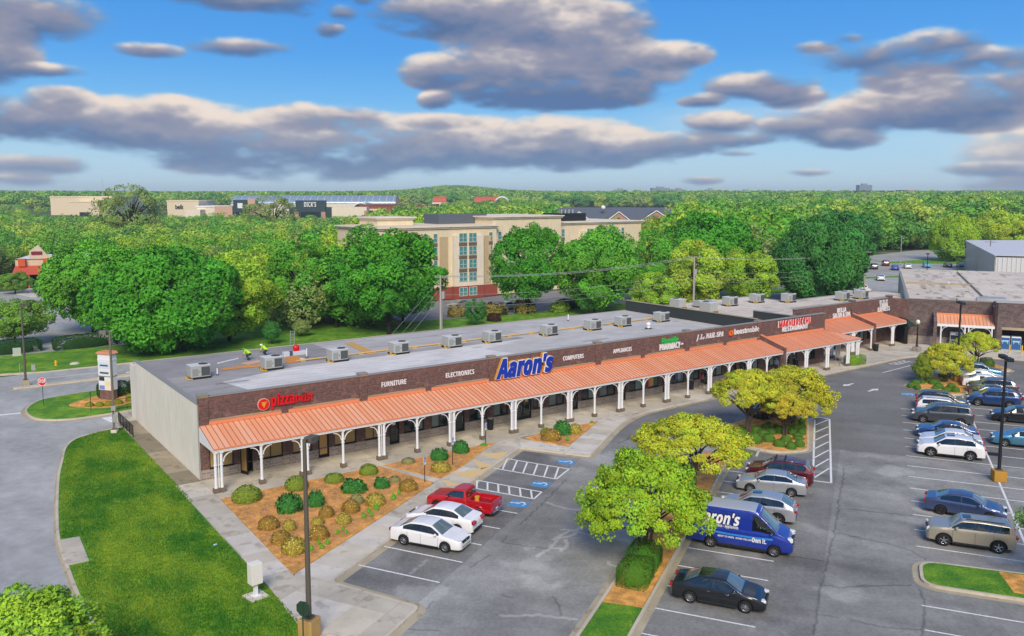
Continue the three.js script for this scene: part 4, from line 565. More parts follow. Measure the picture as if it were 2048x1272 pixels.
/* spec: L length, W width, top = silhouette [x, y], belt = shoulder line [x, y], front/rear axle x, r wheel radius, sill, roofW share of width,
   screen [x0, x1] windscreen base and top, back [x0, x1] rear glass top and base, side [x0, x1] side glass, pillars [x...] */
function carBody(s) {
  const top = smoothCurve(s.top), belt = smoothCurve(s.belt), half = s.L / 2, hw = (x) => { const f = clamp((x - half * 0.62) / (half * 0.38)), b = clamp((-x - half * 0.66) / (half * 0.34)); return s.W / 2 * (1 - 0.14 * f * f - (x > half - 0.1 ? 0.1 * (x - half + 0.1) / 0.1 : 0) - 0.09 * b * b - (x < -half + 0.08 ? 0.07 * (-half + 0.08 - x) / 0.08 : 0)); };
  const R = s.r + 0.055, arch = (x) => { for (const c of [s.front, s.rear]) { const d = Math.abs(x - c); if (d < R) return s.r + Math.sqrt(R * R - d * d); } return 0; };
  const xs = new Set(); const add = (x) => { if (x > -half + 0.001 && x < half - 0.001) xs.add(Math.round(x * 1000) / 1000); };
  for (let k = 0; k <= 34; k++) add(-half + s.L * k / 34); for (const c of [s.front, s.rear]) { for (let k = -6; k <= 6; k++) add(c + (R - 0.004) * Math.sin(k / 6 * Math.PI / 2)); add(c - R - 0.004); add(c + R + 0.004); }
  for (const a of [s.screen, s.back, s.side]) if (a) for (const x of a) add(x); for (const p of s.pillars) { add(p - 0.035); add(p + 0.035); } for (const [x] of s.top) { add(x); add(x - 0.06); add(x + 0.06); }
  const st = [-half, ...[...xs].sort((a, b) => a - b), half], rows = st.map((x) => {
    const w = hw(x), e = Math.min(1, Math.min(x + half, half - x) / 0.09), yb0 = Math.max(arch(x), s.sill + (x > s.front + R || x < s.rear - R ? 0.03 : 0)), B = Math.max(belt(x), 0.3), T = Math.max(top(x), B + 0.012), gh = T - B, rw = w * mix(0.965, s.roofW, clamp(gh / s.gh)), yb = Math.min(yb0, B - 0.1);
    const pin = mix(0.93, 1, e);
    return [[yb, w * 0.965 * pin], [yb + (B - yb) * 0.32, w * pin], [B - Math.min(0.12, (B - yb) * 0.3), w * 0.995 * pin], [B, w * 0.955 * pin], [B + gh * 0.1, mix(w * 0.94, rw, 0.1) * pin], [B + gh * 0.84, mix(w * 0.94, rw, 0.86) * pin], [B + gh * 0.965, rw * 0.955 * pin], [T - gh * 0.004, rw * 0.86 * pin], [T + Math.min(0.02, gh * 0.1), rw * 0.45 * pin], [T + Math.min(0.026, gh * 0.12), 0]].map(([y, z]) => [x, y, z]);
  });
  const n = rows[0].length, pos = [], full = rows.map((r) => [...r, ...r.slice(0, -1).reverse().map(([x, y, z]) => [x, y, -z])]), m = full[0].length;
  full.forEach((r) => r.forEach((p) => pos.push(...p)));
  const g = new THREE.BufferGeometry(); g.setAttribute('position', new THREE.Float32BufferAttribute(pos, 3)); const idx = [], sets = {}, push = (k, a, b, c, d) => { (sets[k] ??= []).push(a, b, c, a, c, d); idx.push(a, b, c, a, c, d); };
  for (let i = 0; i + 1 < st.length; i++) {
    const xm = (st[i] + st[i + 1]) / 2, inR = (a) => a && xm > Math.min(...a) && xm < Math.max(...a);
    for (let j = 0; j + 1 < m; j++) {
      const jj = j < n - 1 ? j : m - 2 - j, a = i * m + j, b = a + m; let k = 'body';
      if (jj === 4 && inR(s.side)) { k = s.pillars.some((p) => Math.abs(p - xm) < 0.036) ? 'pillar' : (j < n ? 'sideR' : 'sideL') + s.pillars.filter((p) => p < xm).length; }
      if (jj >= 7 && inR(s.screen)) k = 'windscreen'; if (jj >= 7 && inR(s.back)) k = 'rear'; if (s.roof2 && jj >= 6 && inR(s.roof2)) k = 'roof2'; if (s.sun && jj >= 8 && inR(s.sun)) k = 'sun';
      push(k, a, a + 1, b + 1, b);
    }
  }
  for (const [row, flip] of [[0, 1], [full.length - 1, 0]]) { const c = row * m; for (let j = 1; j + 1 < m; j++) { const t = flip ? [c, c + j + 1, c + j] : [c, c + j, c + j + 1]; (sets.body ??= []).push(...t); idx.push(...t); } }
  g.setIndex(idx); g.computeVertexNormals(); const out = {}, P = g.attributes.position.array, N = g.attributes.normal.array;
  for (const [k, list] of Object.entries(sets)) { const map = new Map(), p = [], q = [], ix = []; for (const v of list) { if (!map.has(v)) { map.set(v, p.length / 3); p.push(P[v * 3], P[v * 3 + 1], P[v * 3 + 2]); q.push(N[v * 3], N[v * 3 + 1], N[v * 3 + 2]); } ix.push(map.get(v)); } const h = new THREE.BufferGeometry(); h.setAttribute('position', new THREE.Float32BufferAttribute(p, 3)); h.setAttribute('normal', new THREE.Float32BufferAttribute(q, 3)); h.setIndex(ix); out[k] = h; }
  return { out, hw, belt, top };
}
const bodyCache = {};
function car(type, color, x, z, turn, label, group, o = {}) {
  const s = { ...CARS[type], ...o }, root = grp(x, ROAD, z, turn), p = typeof color === 'number' ? paint(color, o.paint) : color, { out, hw, belt, top } = bodyCache[type] ??= carBody(CARS[type]);
  const half = s.L / 2, nm = { windscreen: 'windscreen', rear: 'rear_window', pillar: 'door_pillar', body: 'body', roof2: 'roof', sun: 'sunroof' };
  for (const [k, g] of Object.entries(out)) part(root, nm[k] ?? 'side_window', g, k === 'body' ? p : k === 'pillar' ? plasticM : k === 'roof2' ? s.roofM : k === 'sun' ? (s.hasSun ? glassCar : p) : k === 'windscreen' || k === 'rear' ? screenGlass : glassCar);
  part(root, 'underbody', [box(s.L - 0.5, 0.5, s.W - 0.62, 0, 0.17, 0), box(s.front - s.rear - 2 * s.r - 0.2, 0.34, s.W - 0.2, (s.front + s.rear) / 2, 0.19, 0)], plasticM);
  for (const fx of [s.front, s.rear]) for (const sd of [-1, 1]) wheel(root, fx, s.r, sd * (s.W / 2 - 0.13), s.spokes ?? 5, s.rimM);
  const zf = hw(half - 0.05) * 0.93, zr = hw(-half + 0.05) * 0.93;
  for (const sd of [-1, 1]) {
    const hl = rbox(0.34, s.hlH ?? 0.15, 0.3, 0, 0, 0, 0.05); hl.rotateY(sd * 0.45); part(root, 'headlight', hl.translate(half - 0.2, s.hlY, sd * (zf - 0.1)), lampM);
    const tl = rbox(s.tlL ?? 0.2, s.tlH ?? 0.2, s.tlW ?? 0.26, 0, 0, 0, 0.04); part(root, 'taillight', tl.translate(-half + (s.tlX ?? 0.1), s.tlY, sd * (zr - (s.tlW ? s.tlW / 2 - 0.03 : 0.09))), tailM);
    const mx = s.screen[0] - (s.mirX ?? 0.35); const mi = new THREE.SphereGeometry(0.11, 10, 8).scale(0.8, 0.75, 1.1); part(root, 'mirror', merged([mi.translate(mx, belt(mx) + 0.09, sd * (hw(mx) + 0.08))]), s.mirrorM ?? p);
    for (const hx of s.handles) part(root, 'door_handle', rbox(0.17, 0.03, 0.03, hx, belt(hx) - 0.13, sd * (hw(hx) + 0.005), 0.012), s.handleM ?? p);
    for (const dx of s.doors) part(root, 'door_seam', box(0.012, belt(dx) - s.sill - 0.12, 0.01, dx, s.sill + 0.06, sd * (hw(dx) - 0.001)), seamM);
    part(root, 'sill_trim', box(s.front - s.rear - 2 * s.r - 0.16, 0.09, 0.03, (s.front + s.rear) / 2, s.sill - 0.02, sd * (s.W / 2 - 0.03)), plasticM);
    if (s.rails) part(root, 'roof_rail', [box(s.rails[1] - s.rails[0], 0.035, 0.04, (s.rails[0] + s.rails[1]) / 2, top(0) + 0.03, sd * s.W / 2 * s.roofW * 0.8)], s.railM ?? plasticM);
    if (s.cladding) for (const fx of [s.front, s.rear]) { const a = new THREE.TorusGeometry(s.r + 0.075, 0.03, 6, 16, Math.PI); part(root, 'arch_trim', a.translate(fx, s.r, sd * (s.W / 2 - 0.012)), plasticM); }
  }
  if (s.bars) part(root, 'roof_bars', s.bars.map((bx) => box(0.07, 0.05, s.W * 0.74, bx, top(bx) + 0.07, 0)), plasticM);
  part(root, 'grille', rbox(0.1, s.grH ?? 0.16, s.grW ?? s.W * 0.5, half - 0.045, s.grY ?? s.hlY - 0.06, 0, 0.03), plasticM); part(root, 'front_bumper_vent', rbox(0.1, 0.14, s.W * 0.62, half - 0.05, s.sill + 0.06, 0, 0.03), plasticM); part(root, 'rear_bumper', rbox(0.12, 0.16, s.W * 0.72, -half + 0.05, s.sill + 0.02, 0, 0.03), s.bumperM ?? plasticM);
  part(root, 'emblem', cyl(0.05, 0.05, 0.02, 0, 0, 0, 10).rotateZ(Math.PI / 2).translate(half + 0.012, s.hlY + 0.04, 0), chromeM); part(root, 'licence_plate', box(0.02, 0.15, 0.3, -half - 0.008, s.plY ?? s.tlY - 0.12, 0), M.white);
  if (s.extra) s.extra(root, p, { hw, belt, top, half });
  put(root, s.name, label, s.cat ?? 'car', group); return root;
}
const CARS = {
  sedan: { name: 'sedan_car', L: 4.75, W: 1.82, r: 0.325, sill: 0.23, front: 1.4, rear: -1.36, gh: 0.46, roofW: 0.74, top: [[-2.38, 0.62], [-2.34, 0.98], [-1.72, 1.08], [-0.98, 1.42], [-0.2, 1.47], [0.4, 1.42], [1.18, 0.98], [1.9, 0.86], [2.3, 0.68], [2.38, 0.5]], belt: [[-2.38, 0.6], [-2.34, 0.94], [-1.7, 1.0], [0, 0.95], [1.1, 0.93], [1.9, 0.8], [2.3, 0.62], [2.38, 0.46]], screen: [1.16, 0.42], back: [-1.0, -1.7], side: [-1.42, 0.98], pillars: [-0.2], handles: [-0.42, 0.5], doors: [-0.2, 0.95, -1.1], hlY: 0.6, tlY: 0.72, tlL: 0.3 },
  suv: { name: 'suv_car', L: 4.7, W: 1.88, r: 0.365, sill: 0.29, front: 1.38, rear: -1.36, gh: 0.56, roofW: 0.76, top: [[-2.35, 0.7], [-2.31, 1.1], [-2.05, 1.45], [-1.75, 1.64], [-0.6, 1.7], [0.45, 1.64], [1.2, 1.14], [1.95, 1.02], [2.28, 0.82], [2.35, 0.6]], belt: [[-2.35, 0.68], [-2.31, 1.06], [-1.8, 1.14], [0, 1.07], [1.15, 1.06], [1.95, 0.94], [2.28, 0.74], [2.35, 0.55]], screen: [1.18, 0.46], back: [-1.8, -2.29], side: [-1.85, 1.05], pillars: [-0.25, -1.15], handles: [-0.45, 0.52], doors: [-0.25, 0.98, -1.1], hlY: 0.74, tlY: 0.9, tlH: 0.24, tlL: 0.3, cladding: true, cat: 'suv' },
  coupeSuv: { name: 'suv_car', L: 4.85, W: 1.9, r: 0.375, sill: 0.28, front: 1.42, rear: -1.37, gh: 0.54, roofW: 0.74, top: [[-2.42, 0.7], [-2.38, 1.06], [-2.18, 1.24], [-1.5, 1.6], [-0.5, 1.69], [0.4, 1.63], [1.2, 1.12], [1.95, 1.0], [2.34, 0.78], [2.42, 0.56]], belt: [[-2.42, 0.66], [-2.38, 1.02], [-1.9, 1.14], [0, 1.05], [1.15, 1.03], [1.95, 0.92], [2.34, 0.7], [2.42, 0.5]], screen: [1.18, 0.42], back: [-1.55, -2.2], side: [-1.7, 1.05], pillars: [-0.25], handles: [-0.45, 0.52], doors: [-0.25, 0.98, -1.15], hlY: 0.72, tlY: 0.88, tlL: 0.4, tlH: 0.14, cladding: true, sun: [-0.35, 0.3], cat: 'suv' },
  boxySuv: { name: 'suv_car', L: 4.72, W: 1.86, r: 0.375, sill: 0.3, front: 1.42, rear: -1.42, gh: 0.54, roofW: 0.8, top: [[-2.36, 0.7], [-2.33, 1.12], [-2.2, 1.5], [-1.98, 1.67], [-0.5, 1.72], [0.5, 1.67], [1.15, 1.18], [2.1, 1.1], [2.3, 0.92], [2.36, 0.6]], belt: [[-2.36, 0.68], [-2.33, 1.1], [-1.9, 1.18], [1.1, 1.13], [2.1, 1.03], [2.3, 0.86], [2.36, 0.55]], screen: [1.14, 0.52], back: [-2.0, -2.31], side: [-1.95, 1.02], pillars: [-0.2, -1.2], handles: [-0.4, 0.55], doors: [-0.2, 0.98, -1.15], hlY: 0.8, hlH: 0.2, tlY: 0.95, tlH: 0.2, tlL: 0.34, cladding: true, sun: [0.0, 0.45], cat: 'suv' },
  minivan: { name: 'minivan', L: 5.08, W: 1.98, r: 0.345, sill: 0.26, front: 1.58, rear: -1.46, gh: 0.62, roofW: 0.78, top: [[-2.54, 0.7], [-2.5, 1.15], [-2.35, 1.6], [-2.05, 1.74], [-0.4, 1.8], [0.55, 1.72], [1.5, 1.14], [2.1, 0.96], [2.45, 0.74], [2.54, 0.55]], belt: [[-2.54, 0.66], [-2.5, 1.08], [-1.9, 1.14], [1.4, 1.04], [2.1, 0.88], [2.45, 0.68], [2.54, 0.5]], screen: [1.48, 0.6], back: [-2.1, -2.48], side: [-2.1, 1.3], pillars: [0.1, -1.1], handles: [-0.15, 0.3], doors: [0.1, 1.2, -1.15], hlY: 0.7, tlY: 0.98, tlH: 0.16, tlL: 0.4, cat: 'minivan' },
  pickup: { name: 'pickup_truck', L: 4.85, W: 1.76, r: 0.36, sill: 0.34, front: 1.52, rear: -1.42, gh: 0.56, roofW: 0.8, top: [[-2.42, 0.6], [-2.4, 0.66], [-0.62, 0.66], [-0.56, 1.62], [-0.1, 1.68], [0.42, 1.62], [0.98, 1.14], [2.1, 1.02], [2.36, 0.88], [2.42, 0.6]], belt: [[-2.42, 0.58], [-2.4, 0.64], [-0.62, 0.64], [-0.56, 1.1], [0.95, 1.07], [2.1, 0.94], [2.36, 0.8], [2.42, 0.56]], screen: [0.96, 0.44], back: null, side: [-0.42, 0.86], pillars: [], handles: [-0.28], doors: [0.82, -0.5], hlY: 0.72, tlY: 0.82, tlH: 0.3, tlL: 0.1, tlX: 0.02, tlW: 0.12, cat: 'pickup truck', plY: 0.45, mirX: 0.25,
    extra(root, p, { half }) { const z = 0.78; for (const sd of [-1, 1]) { part(root, 'bed_side', rbox(1.82, 0.52, 0.12, -1.5, 0.56, sd * z, 0.03), p); const a = new THREE.TorusGeometry(0.42, 0.055, 6, 16, Math.PI); part(root, 'rear_fender', a.translate(-1.42, 0.38, sd * 0.83), p); } part(root, 'tailgate', rbox(0.08, 0.5, 1.6, -half + 0.04, 0.58, 0, 0.02), p); part(root, 'bed_front', rbox(0.08, 0.5, 1.6, -0.64, 0.58, 0, 0.02), p); part(root, 'bed_floor', box(1.8, 0.03, 1.5, -1.5, 0.69, 0), mat(0x8e1418, 0.6)); part(root, 'wheel_hump', [rbox(0.75, 0.2, 0.22, -1.42, 0.7, 0.62, 0.06), rbox(0.75, 0.2, 0.22, -1.42, 0.7, -0.62, 0.06)], p); part(root, 'cab_rear_window', rbox(0.02, 0.36, 1.16, -0.605, 1.16, 0, 0.008), glassCar); part(root, 'step_bumper', rbox(0.14, 0.14, 1.6, -half - 0.06, 0.42, 0, 0.03), chromeM); } },
  crewPickup: { name: 'pickup_truck', L: 5.25, W: 1.98, r: 0.38, sill: 0.33, front: 1.62, rear: -1.48, gh: 0.56, roofW: 0.8, top: [[-2.62, 0.62], [-2.6, 0.72], [-1.22, 0.72], [-1.14, 1.68], [-0.4, 1.76], [0.5, 1.7], [1.14, 1.2], [2.3, 1.06], [2.55, 0.9], [2.62, 0.62]], belt: [[-2.62, 0.6], [-2.6, 0.7], [-1.22, 0.7], [-1.14, 1.14], [1.1, 1.1], [2.3, 0.98], [2.55, 0.82], [2.62, 0.58]], screen: [1.12, 0.52], back: null, side: [-0.98, 1.0], pillars: [-0.08], handles: [-0.28, 0.5], doors: [-0.08, 0.95, -1.0], hlY: 0.78, tlY: 0.86, tlH: 0.3, tlL: 0.1, tlX: 0.02, tlW: 0.14, cat: 'pickup truck', plY: 0.45,
    extra(root, p, { half }) { for (const sd of [-1, 1]) part(root, 'bed_side', rbox(1.46, 0.55, 0.14, -1.88, 0.58, sd * 0.88, 0.03), p); part(root, 'tailgate', rbox(0.08, 0.52, 1.8, -half + 0.04, 0.6, 0, 0.02), p); part(root, 'bed_cover', box(1.36, 0.03, 1.66, -1.88, 0.98, 0), plasticM); part(root, 'cab_rear_window', rbox(0.02, 0.36, 1.3, -1.19, 1.22, 0, 0.008), glassCar); } },
  van: { name: 'cargo_van', L: 5.98, W: 2.06, r: 0.35, sill: 0.33, front: 1.98, rear: -1.62, gh: 1.05, roofW: 0.82, top: [[-2.99, 0.8], [-2.97, 2.2], [-2.86, 2.42], [-2.6, 2.5], [0.6, 2.52], [1.02, 2.46], [2.12, 1.42], [2.72, 1.16], [2.94, 0.88], [2.99, 0.6]], belt: [[-2.99, 0.78], [-2.97, 1.3], [2.05, 1.26], [2.72, 1.06], [2.94, 0.8], [2.99, 0.56]], screen: [2.12, 1.2], back: null, side: [0.72, 2.0], pillars: [], handles: [0.6, 0.2], doors: [0.5, 1.85, -0.9], hlY: 0.9, hlH: 0.26, tlY: 1.0, tlH: 0.4, tlL: 0.08, tlX: 0.02, tlW: 0.14, roof2: [-2.8, 0.9], cat: 'van', mirX: 0.3, grY: 0.72, grH: 0.22, grW: 1.2, spokes: 8 },
};
const AT = (u, v, name) => lot(u, v), HV = LOT - Math.PI / 2, HB = LOT + Math.PI / 2;   // nose towards +v or -v
function park(type, color, u, v, dir, label, group, o = {}, skew = 0) { const [x, z] = lot(u, v); return car(type, color, x, z, (dir > 0 ? HV : HB) + skew, label, group, o); }
const silverP = paint(0xb9bec3, { metalness: 0.55 }), greyP = paint(0x54585f, { metalness: 0.5 }), blackP = paint(0x14181c, { metalness: 0.2 }), whiteP = paint(0xe8e9ea), goldP = paint(0xb3ab98, { metalness: 0.5 }), blueP = paint(0x27467e, { metalness: 0.4 }), steelBlue = paint(0x4a5a80, { metalness: 0.6 }), tealP = paint(0x4f86a8, { metalness: 0.45 }), maroonP = paint(0x5a0e1c, { metalness: 0.3 }), redP = paint(0xb80c14), vanBlue = paint(0x16339a, { metalness: 0.1 });
const bayL = 'cars in the bays by the planting bed', bayR = 'cars in the row right of the island', bayF = 'cars in the right hand block of bays', bayB = 'cars in the farthest row at the right';
park('sedan', whiteP, -3.0, 20.5, 1, 'white saloon with black front grille parked tail to the planting bed', bayL, { spokes: 8 });
park('sedan', paint(0xf2f3f4), -0.35, 20.0, -1, 'white saloon with large red taillights parked nose to the planting bed', bayL, { spokes: 10, tlL: 0.42, tlW: 0.4 });
park('pickup', redP, 2.6, 19.9, -1, 'red pickup truck with open bed', bayL);
park('sedan', blackP, -3.55, 37.6, 1, 'black saloon nearest the camera beside the island hedge', bayR, { spokes: 10, handleM: chromeM });
const van = park('van', vanBlue, 4.0, 37.6, 1, "blue cargo van with silver roof and Aaron's lettering", bayR, { roofM: mat(0xc3c6c9, 0.35, { metalness: 0.4 }) });
park('coupeSuv', silverP, 9.0, 37.9, -1, 'silver sloping suv between the blue van and the silver saloon', bayR, { hasSun: true });
park('sedan', silverP, 14.4, 38.2, -1, 'silver saloon between the maroon suv and the silver suv', bayR, { spokes: 10 }, 0.06);
park('suv', maroonP, 16.9, 38.5, -1, 'maroon suv with two roof bars beside the hatched strip', bayR, { bars: [-0.35, 0.3], rails: [-1.4, 0.4], railM: chromeM });
car('sedan', blackP, 49.0, 12.2, 0.05, 'black saloon driving behind the round shrub island', undefined, { spokes: 5 });
park('boxySuv', goldP, 9.5, 50.1, -1, 'pale gold boxy suv by the grass island', bayF, { hasSun: true, rails: [-1.7, 0.3], spokes: 5, rimM: chromeM }); park('sedan', steelBlue, 14.8, 50.3, 1, 'steel blue saloon next to the gold suv', bayF, { spokes: 10, rimM: mat(0x44474a, 0.35, { metalness: 0.7 }) }, -0.12);
park('coupeSuv', whiteP, 28.5, 50.4, -1, 'white sloping suv with a dark sunroof', bayF, { hasSun: true }); park('sedan', paint(0xdfe3e6), 31.2, 50.6, -1, 'white saloon behind the white sloping suv', bayF); park('sedan', blueP, 34.0, 50.5, -1, 'dark blue saloon beside the white saloon', bayF); park('minivan', greyP, 39.6, 50.5, -1, 'grey minivan with long side windows', bayF);
park('suv', whiteP, 42.3, 50.8, 1, 'white suv with red taillights beyond the grey minivan', bayF, { rails: [-1.5, 0.4] }); park('suv', blackP, 45.1, 50.9, 1, 'black suv with silver roof rails next to the shrub island', bayF, { rails: [-1.5, 0.4], railM: chromeM });
park('suv', blueP, 48.6, 55.6, -1, 'bright blue suv right of the black suv', bayB, {}); park('sedan', blackP, 51.4, 56.2, 1, 'black saloon behind the blue suv', bayB); park('suv', greyP, 54.2, 56.1, -1, 'dark grey suv with pale windows in the far row', bayB); park('sedan', whiteP, 57.0, 55.9, 1, 'white saloon second from the teal pickup', bayB); park('sedan', paint(0xf2f3f4), 59.7, 55.8, 1, 'white saloon beside the teal pickup', bayB); park('crewPickup', tealP, 62.6, 55.6, 1, 'teal four door pickup truck under the small tree', bayB); park('sedan', blackP, 42.5, 57.1, -1, 'black saloon half cut by the right edge beyond the lamp post', bayB); park('sedan', paint(0x4a88a8, { metalness: 0.45 }), 33.9, 56.2, -1, 'teal saloon behind the lamp post at the right edge', bayB);
// livery of the van, following its side
{
  const { hw } = bodyCache.van, side = (g, sd, lift) => { const p = g.attributes.position; for (let i = 0; i < p.count; i++) { const x = p.getX(i), y = p.getY(i), z = p.getZ(i); const t = clamp((y - 1.28) / 1.2), w = hw(x) * (y < 1.28 ? 1.0 : mix(0.985, 0.86, t)); p.setXYZ(i, sd > 0 ? x : -x, y, sd * (w + lift + z)); } g.computeVertexNormals(); return g; };
  const L = (t, f, h, w, x, y, slant, grow) => letters(t, f, h, w, 0.006, slant, grow).translate(x, y, 0), stripeS = (pts) => slab3(pts, 0.006);
  for (const sd of [1, -1]) {
    const B = (x) => sd > 0 ? x : x + 0.0, off = sd > 0 ? -2.55 : 0.1;
    part(van, 'blue_swoosh', side(plain(stripeS([[-2.7, 1.24], [-2.0, 1.16], [-0.6, 1.06], [0.9, 1.06], [1.9, 1.12], [1.9, 0.99], [0.6, 0.94], [-0.8, 0.96], [-2.1, 1.06], [-2.7, 1.16]].map(([x, y]) => [sd * x, y]))), sd, 0.012), mat(0x2f86d8, 0.35));
    part(van, 'lettering_outline', side(L("Aaron's", fontBold, 0.5, 2.5, off, 1.56, 0.2, 0.09), sd, 0.014), mat(0x10205c, 0.4)); part(van, 'lettering', side(L("Aaron's", fontBold, 0.5, 2.5, off, 1.56, 0.2, 0.02), sd, 0.024), M.white);
    part(van, 'lettering', side(L('Furniture - Electronics - Appliances', fontBold, 0.13, 2.5, off, 1.36, 0), sd, 0.014), M.white); part(van, 'lettering', side(L('Own it.', fontBold, 0.2, 0.8, sd > 0 ? 0.75 : -1.55, 0.74, 0, 0.02), sd, 0.016), M.white); part(van, 'small_print', side(L('RENT TO OWN  HOME DELIVERY', fontBold, 0.08, 2.1, sd > 0 ? -1.2 : -0.9, 0.78, 0), sd, 0.014), M.white);
  }
  part(van, 'cab_sign', rbox(0.02, 0.16, 0.7, 1.12, 2.32, 0, 0.008).rotateZ(0), M.white);
}
part(scene.getObjectByName('pickup_truck'), 'bucket', cyl(0.14, 0.17, 0.36, -0.95, 0.71, 0.1, 14), mat(0xe0a126, 0.5));
// far cars: behind the hotel trees and in the back car park
const farG = 'cars in the back car park';
for (const [t, c, x, z, a, l] of [['sedan', whiteP, 177.8, -53.7, 0.63, 'white saloon parked alone in the back car park'], ['sedan', paint(0x1838a8), 208, -67.4, 0.63, 'bright blue saloon in the back row'], ['sedan', paint(0xf2f3f4), 216, -68.3, 0.63, 'white saloon right of the bright blue saloon'], ['sedan', paint(0x58b0d0), 223.5, -66.8, 0.63, 'light blue saloon behind the lamp in the back row'], ['sedan', paint(0x1c2340), 229, -63.5, 0.63, 'dark blue car beside the pale coupe'], ['sedan', silverP, 232.5, -61.5, 0.63, 'pale silver car by the grey metal hall'], ['suv', paint(0x8a1420), 219.5, -77, 0.63, 'red suv in the shade at the far kerb'], ['suv', greyP, 206, -72.5, 0.63, 'dark grey suv at the left end of the back row']]) car(t, c, x, z, a, l, farG);
car('crewPickup', whiteP, 150, -41.5, 1.0, 'white pickup truck half hidden by the utility pole', undefined); car('sedan', goldP, 66.6, -70.6, 0.25 + Math.PI, 'tan saloon in front of the hotel'); car('sedan', whiteP, 72.6, -63.6, 0.3, 'white car behind the hedge by the hotel');

// =====================================================================================
// PLANTS
// =====================================================================================
function leafGeometry(asp = 1, tri = false) { const pos = [], nor = [], col = [], idx = []; return {
  add(p, n, sn, a, w, l, c) {   // a leaf: four corners round p, lying across n, shaded along sn
    let tx = Math.abs(n[1]) > 0.9 ? [1, 0, 0] : [0, 1, 0]; let u = [n[1] * tx[2] - n[2] * tx[1], n[2] * tx[0] - n[0] * tx[2], n[0] * tx[1] - n[1] * tx[0]]; const k = Math.hypot(...u) || 1; u = u.map((v) => v / k); const v = [n[1] * u[2] - n[2] * u[1], n[2] * u[0] - n[0] * u[2], n[0] * u[1] - n[1] * u[0]], ca = Math.cos(a), sa = Math.sin(a), A = [0, 1, 2].map((i) => u[i] * ca + v[i] * sa), B = [0, 1, 2].map((i) => v[i] * ca - u[i] * sa), b = pos.length / 3;
    for (const [s, t] of tri ? [[-1, 0], [0.8, -1.1], [0.9, 0.9]] : [[-1, 0.1], [0.1, -1], [1, 0], [0, 1]]) { pos.push(p[0] + A[0] * s * l + B[0] * t * w, p[1] + (A[1] * s * l + B[1] * t * w) / asp, p[2] + A[2] * s * l + B[2] * t * w); nor.push(...sn); col.push(...c); }
    idx.push(b, b + 1, b + 2); if (!tri) idx.push(b, b + 2, b + 3);
  },
  done() { const g = new THREE.BufferGeometry(); g.setAttribute('position', new THREE.Float32BufferAttribute(pos, 3)); g.setAttribute('normal', new THREE.Float32BufferAttribute(nor, 3)); g.setAttribute('color', new THREE.Float32BufferAttribute(col, 3)); g.setIndex(idx); return g; } }; }
const unit = (a) => { const l = Math.hypot(...a) || 1; return a.map((v) => v / l); };
const ball = (r) => { const z = 2 * r() - 1, a = r() * Math.PI * 2, s = Math.sqrt(1 - z * z); return [s * Math.cos(a), z, s * Math.sin(a)]; };
// crown of clumps: radius 1, height 1 over its own base
function crown(seed, { clumps, leaves, size, low = 0.2, rc = 0.3, flat = 0.8, shape = 'dome', gap = 0, second = null, jitter = 0.35, asp = 1.4 }) {
  const r = rng(seed), L = leafGeometry(asp, true), centres = []; const mid = (1 + low) / 2, hy = (1 - low) / 2;
  for (let k = 0; k < clumps; k++) {
    let d = ball(r), q = 0.4 + 0.6 * Math.pow(r(), 0.35);
    if (shape === 'layer') { const a = k * 2.4 + r(), e = Math.pow((k + 0.5) / clumps, 0.5), yy = 1 - 0.72 * e * e + (r() - 0.5) * 0.28; centres.push([Math.cos(a) * e * (0.78 + 0.3 * r()), mix(low, 1, clamp(yy)) - 0.09, Math.sin(a) * e * (0.78 + 0.3 * r())]); continue; }
    const bump = 0.82 + 0.36 * n2(d[0] * 1.7 + seed, d[2] * 1.7 + d[1] + 9, 0), taper = shape === 'oval' ? 1 : d[1] < 0 ? 1 : 1 - 0.12 * d[1];
    centres.push([d[0] * q * bump * taper * (1 - rc * 0.6), mid + d[1] * q * (hy - rc * 0.45 / asp), d[2] * q * bump * taper * (1 - rc * 0.6)]);
  }
  for (const c of centres) {
    const R = rc * (0.5 + 0.75 * r()), tone = 1 + (r() - 0.5) * jitter * 1.3, hue = (r() - 0.5) * jitter, fl = flat * (0.8 + 0.4 * r()), n = Math.round(leaves * (0.7 + 0.6 * r())), out = unit([c[0], (c[1] - mid) * 1.2 + 0.25, c[2]]);
    if (gap && r() < gap) continue;
    for (let k = 0; k < n; k++) {
      const d = unit(ball(r).map((v, i) => v + out[i] * 0.5)), q = R * (0.45 + 0.62 * Math.sqrt(r())), p = [c[0] + d[0] * q, c[1] + d[1] * q * fl * 1.2 / asp, c[2] + d[2] * q], j = ball(r), sn = unit([0, 1, 2].map((i) => d[i] * 0.7 + out[i] * 0.35 + j[i] * 0.65 + (i === 1 ? 0.3 : 0))), nn = unit([0, 1, 2].map((i) => sn[i] + j[i] * 0.5));
      const s = size * (0.6 + 0.8 * r()), t = tone * (0.82 + 0.36 * r()); let col = [t * (1 + hue * 0.7), t, t * (1 - hue * 0.5)];
      if (second && r() < second[3]) col = [t * second[0], t * second[1], t * second[2]];
      L.add(p, nn, sn, r() * 6.3, s * 0.62, s, col);
    }
  }
  return { geometry: L.done(), centres };
}
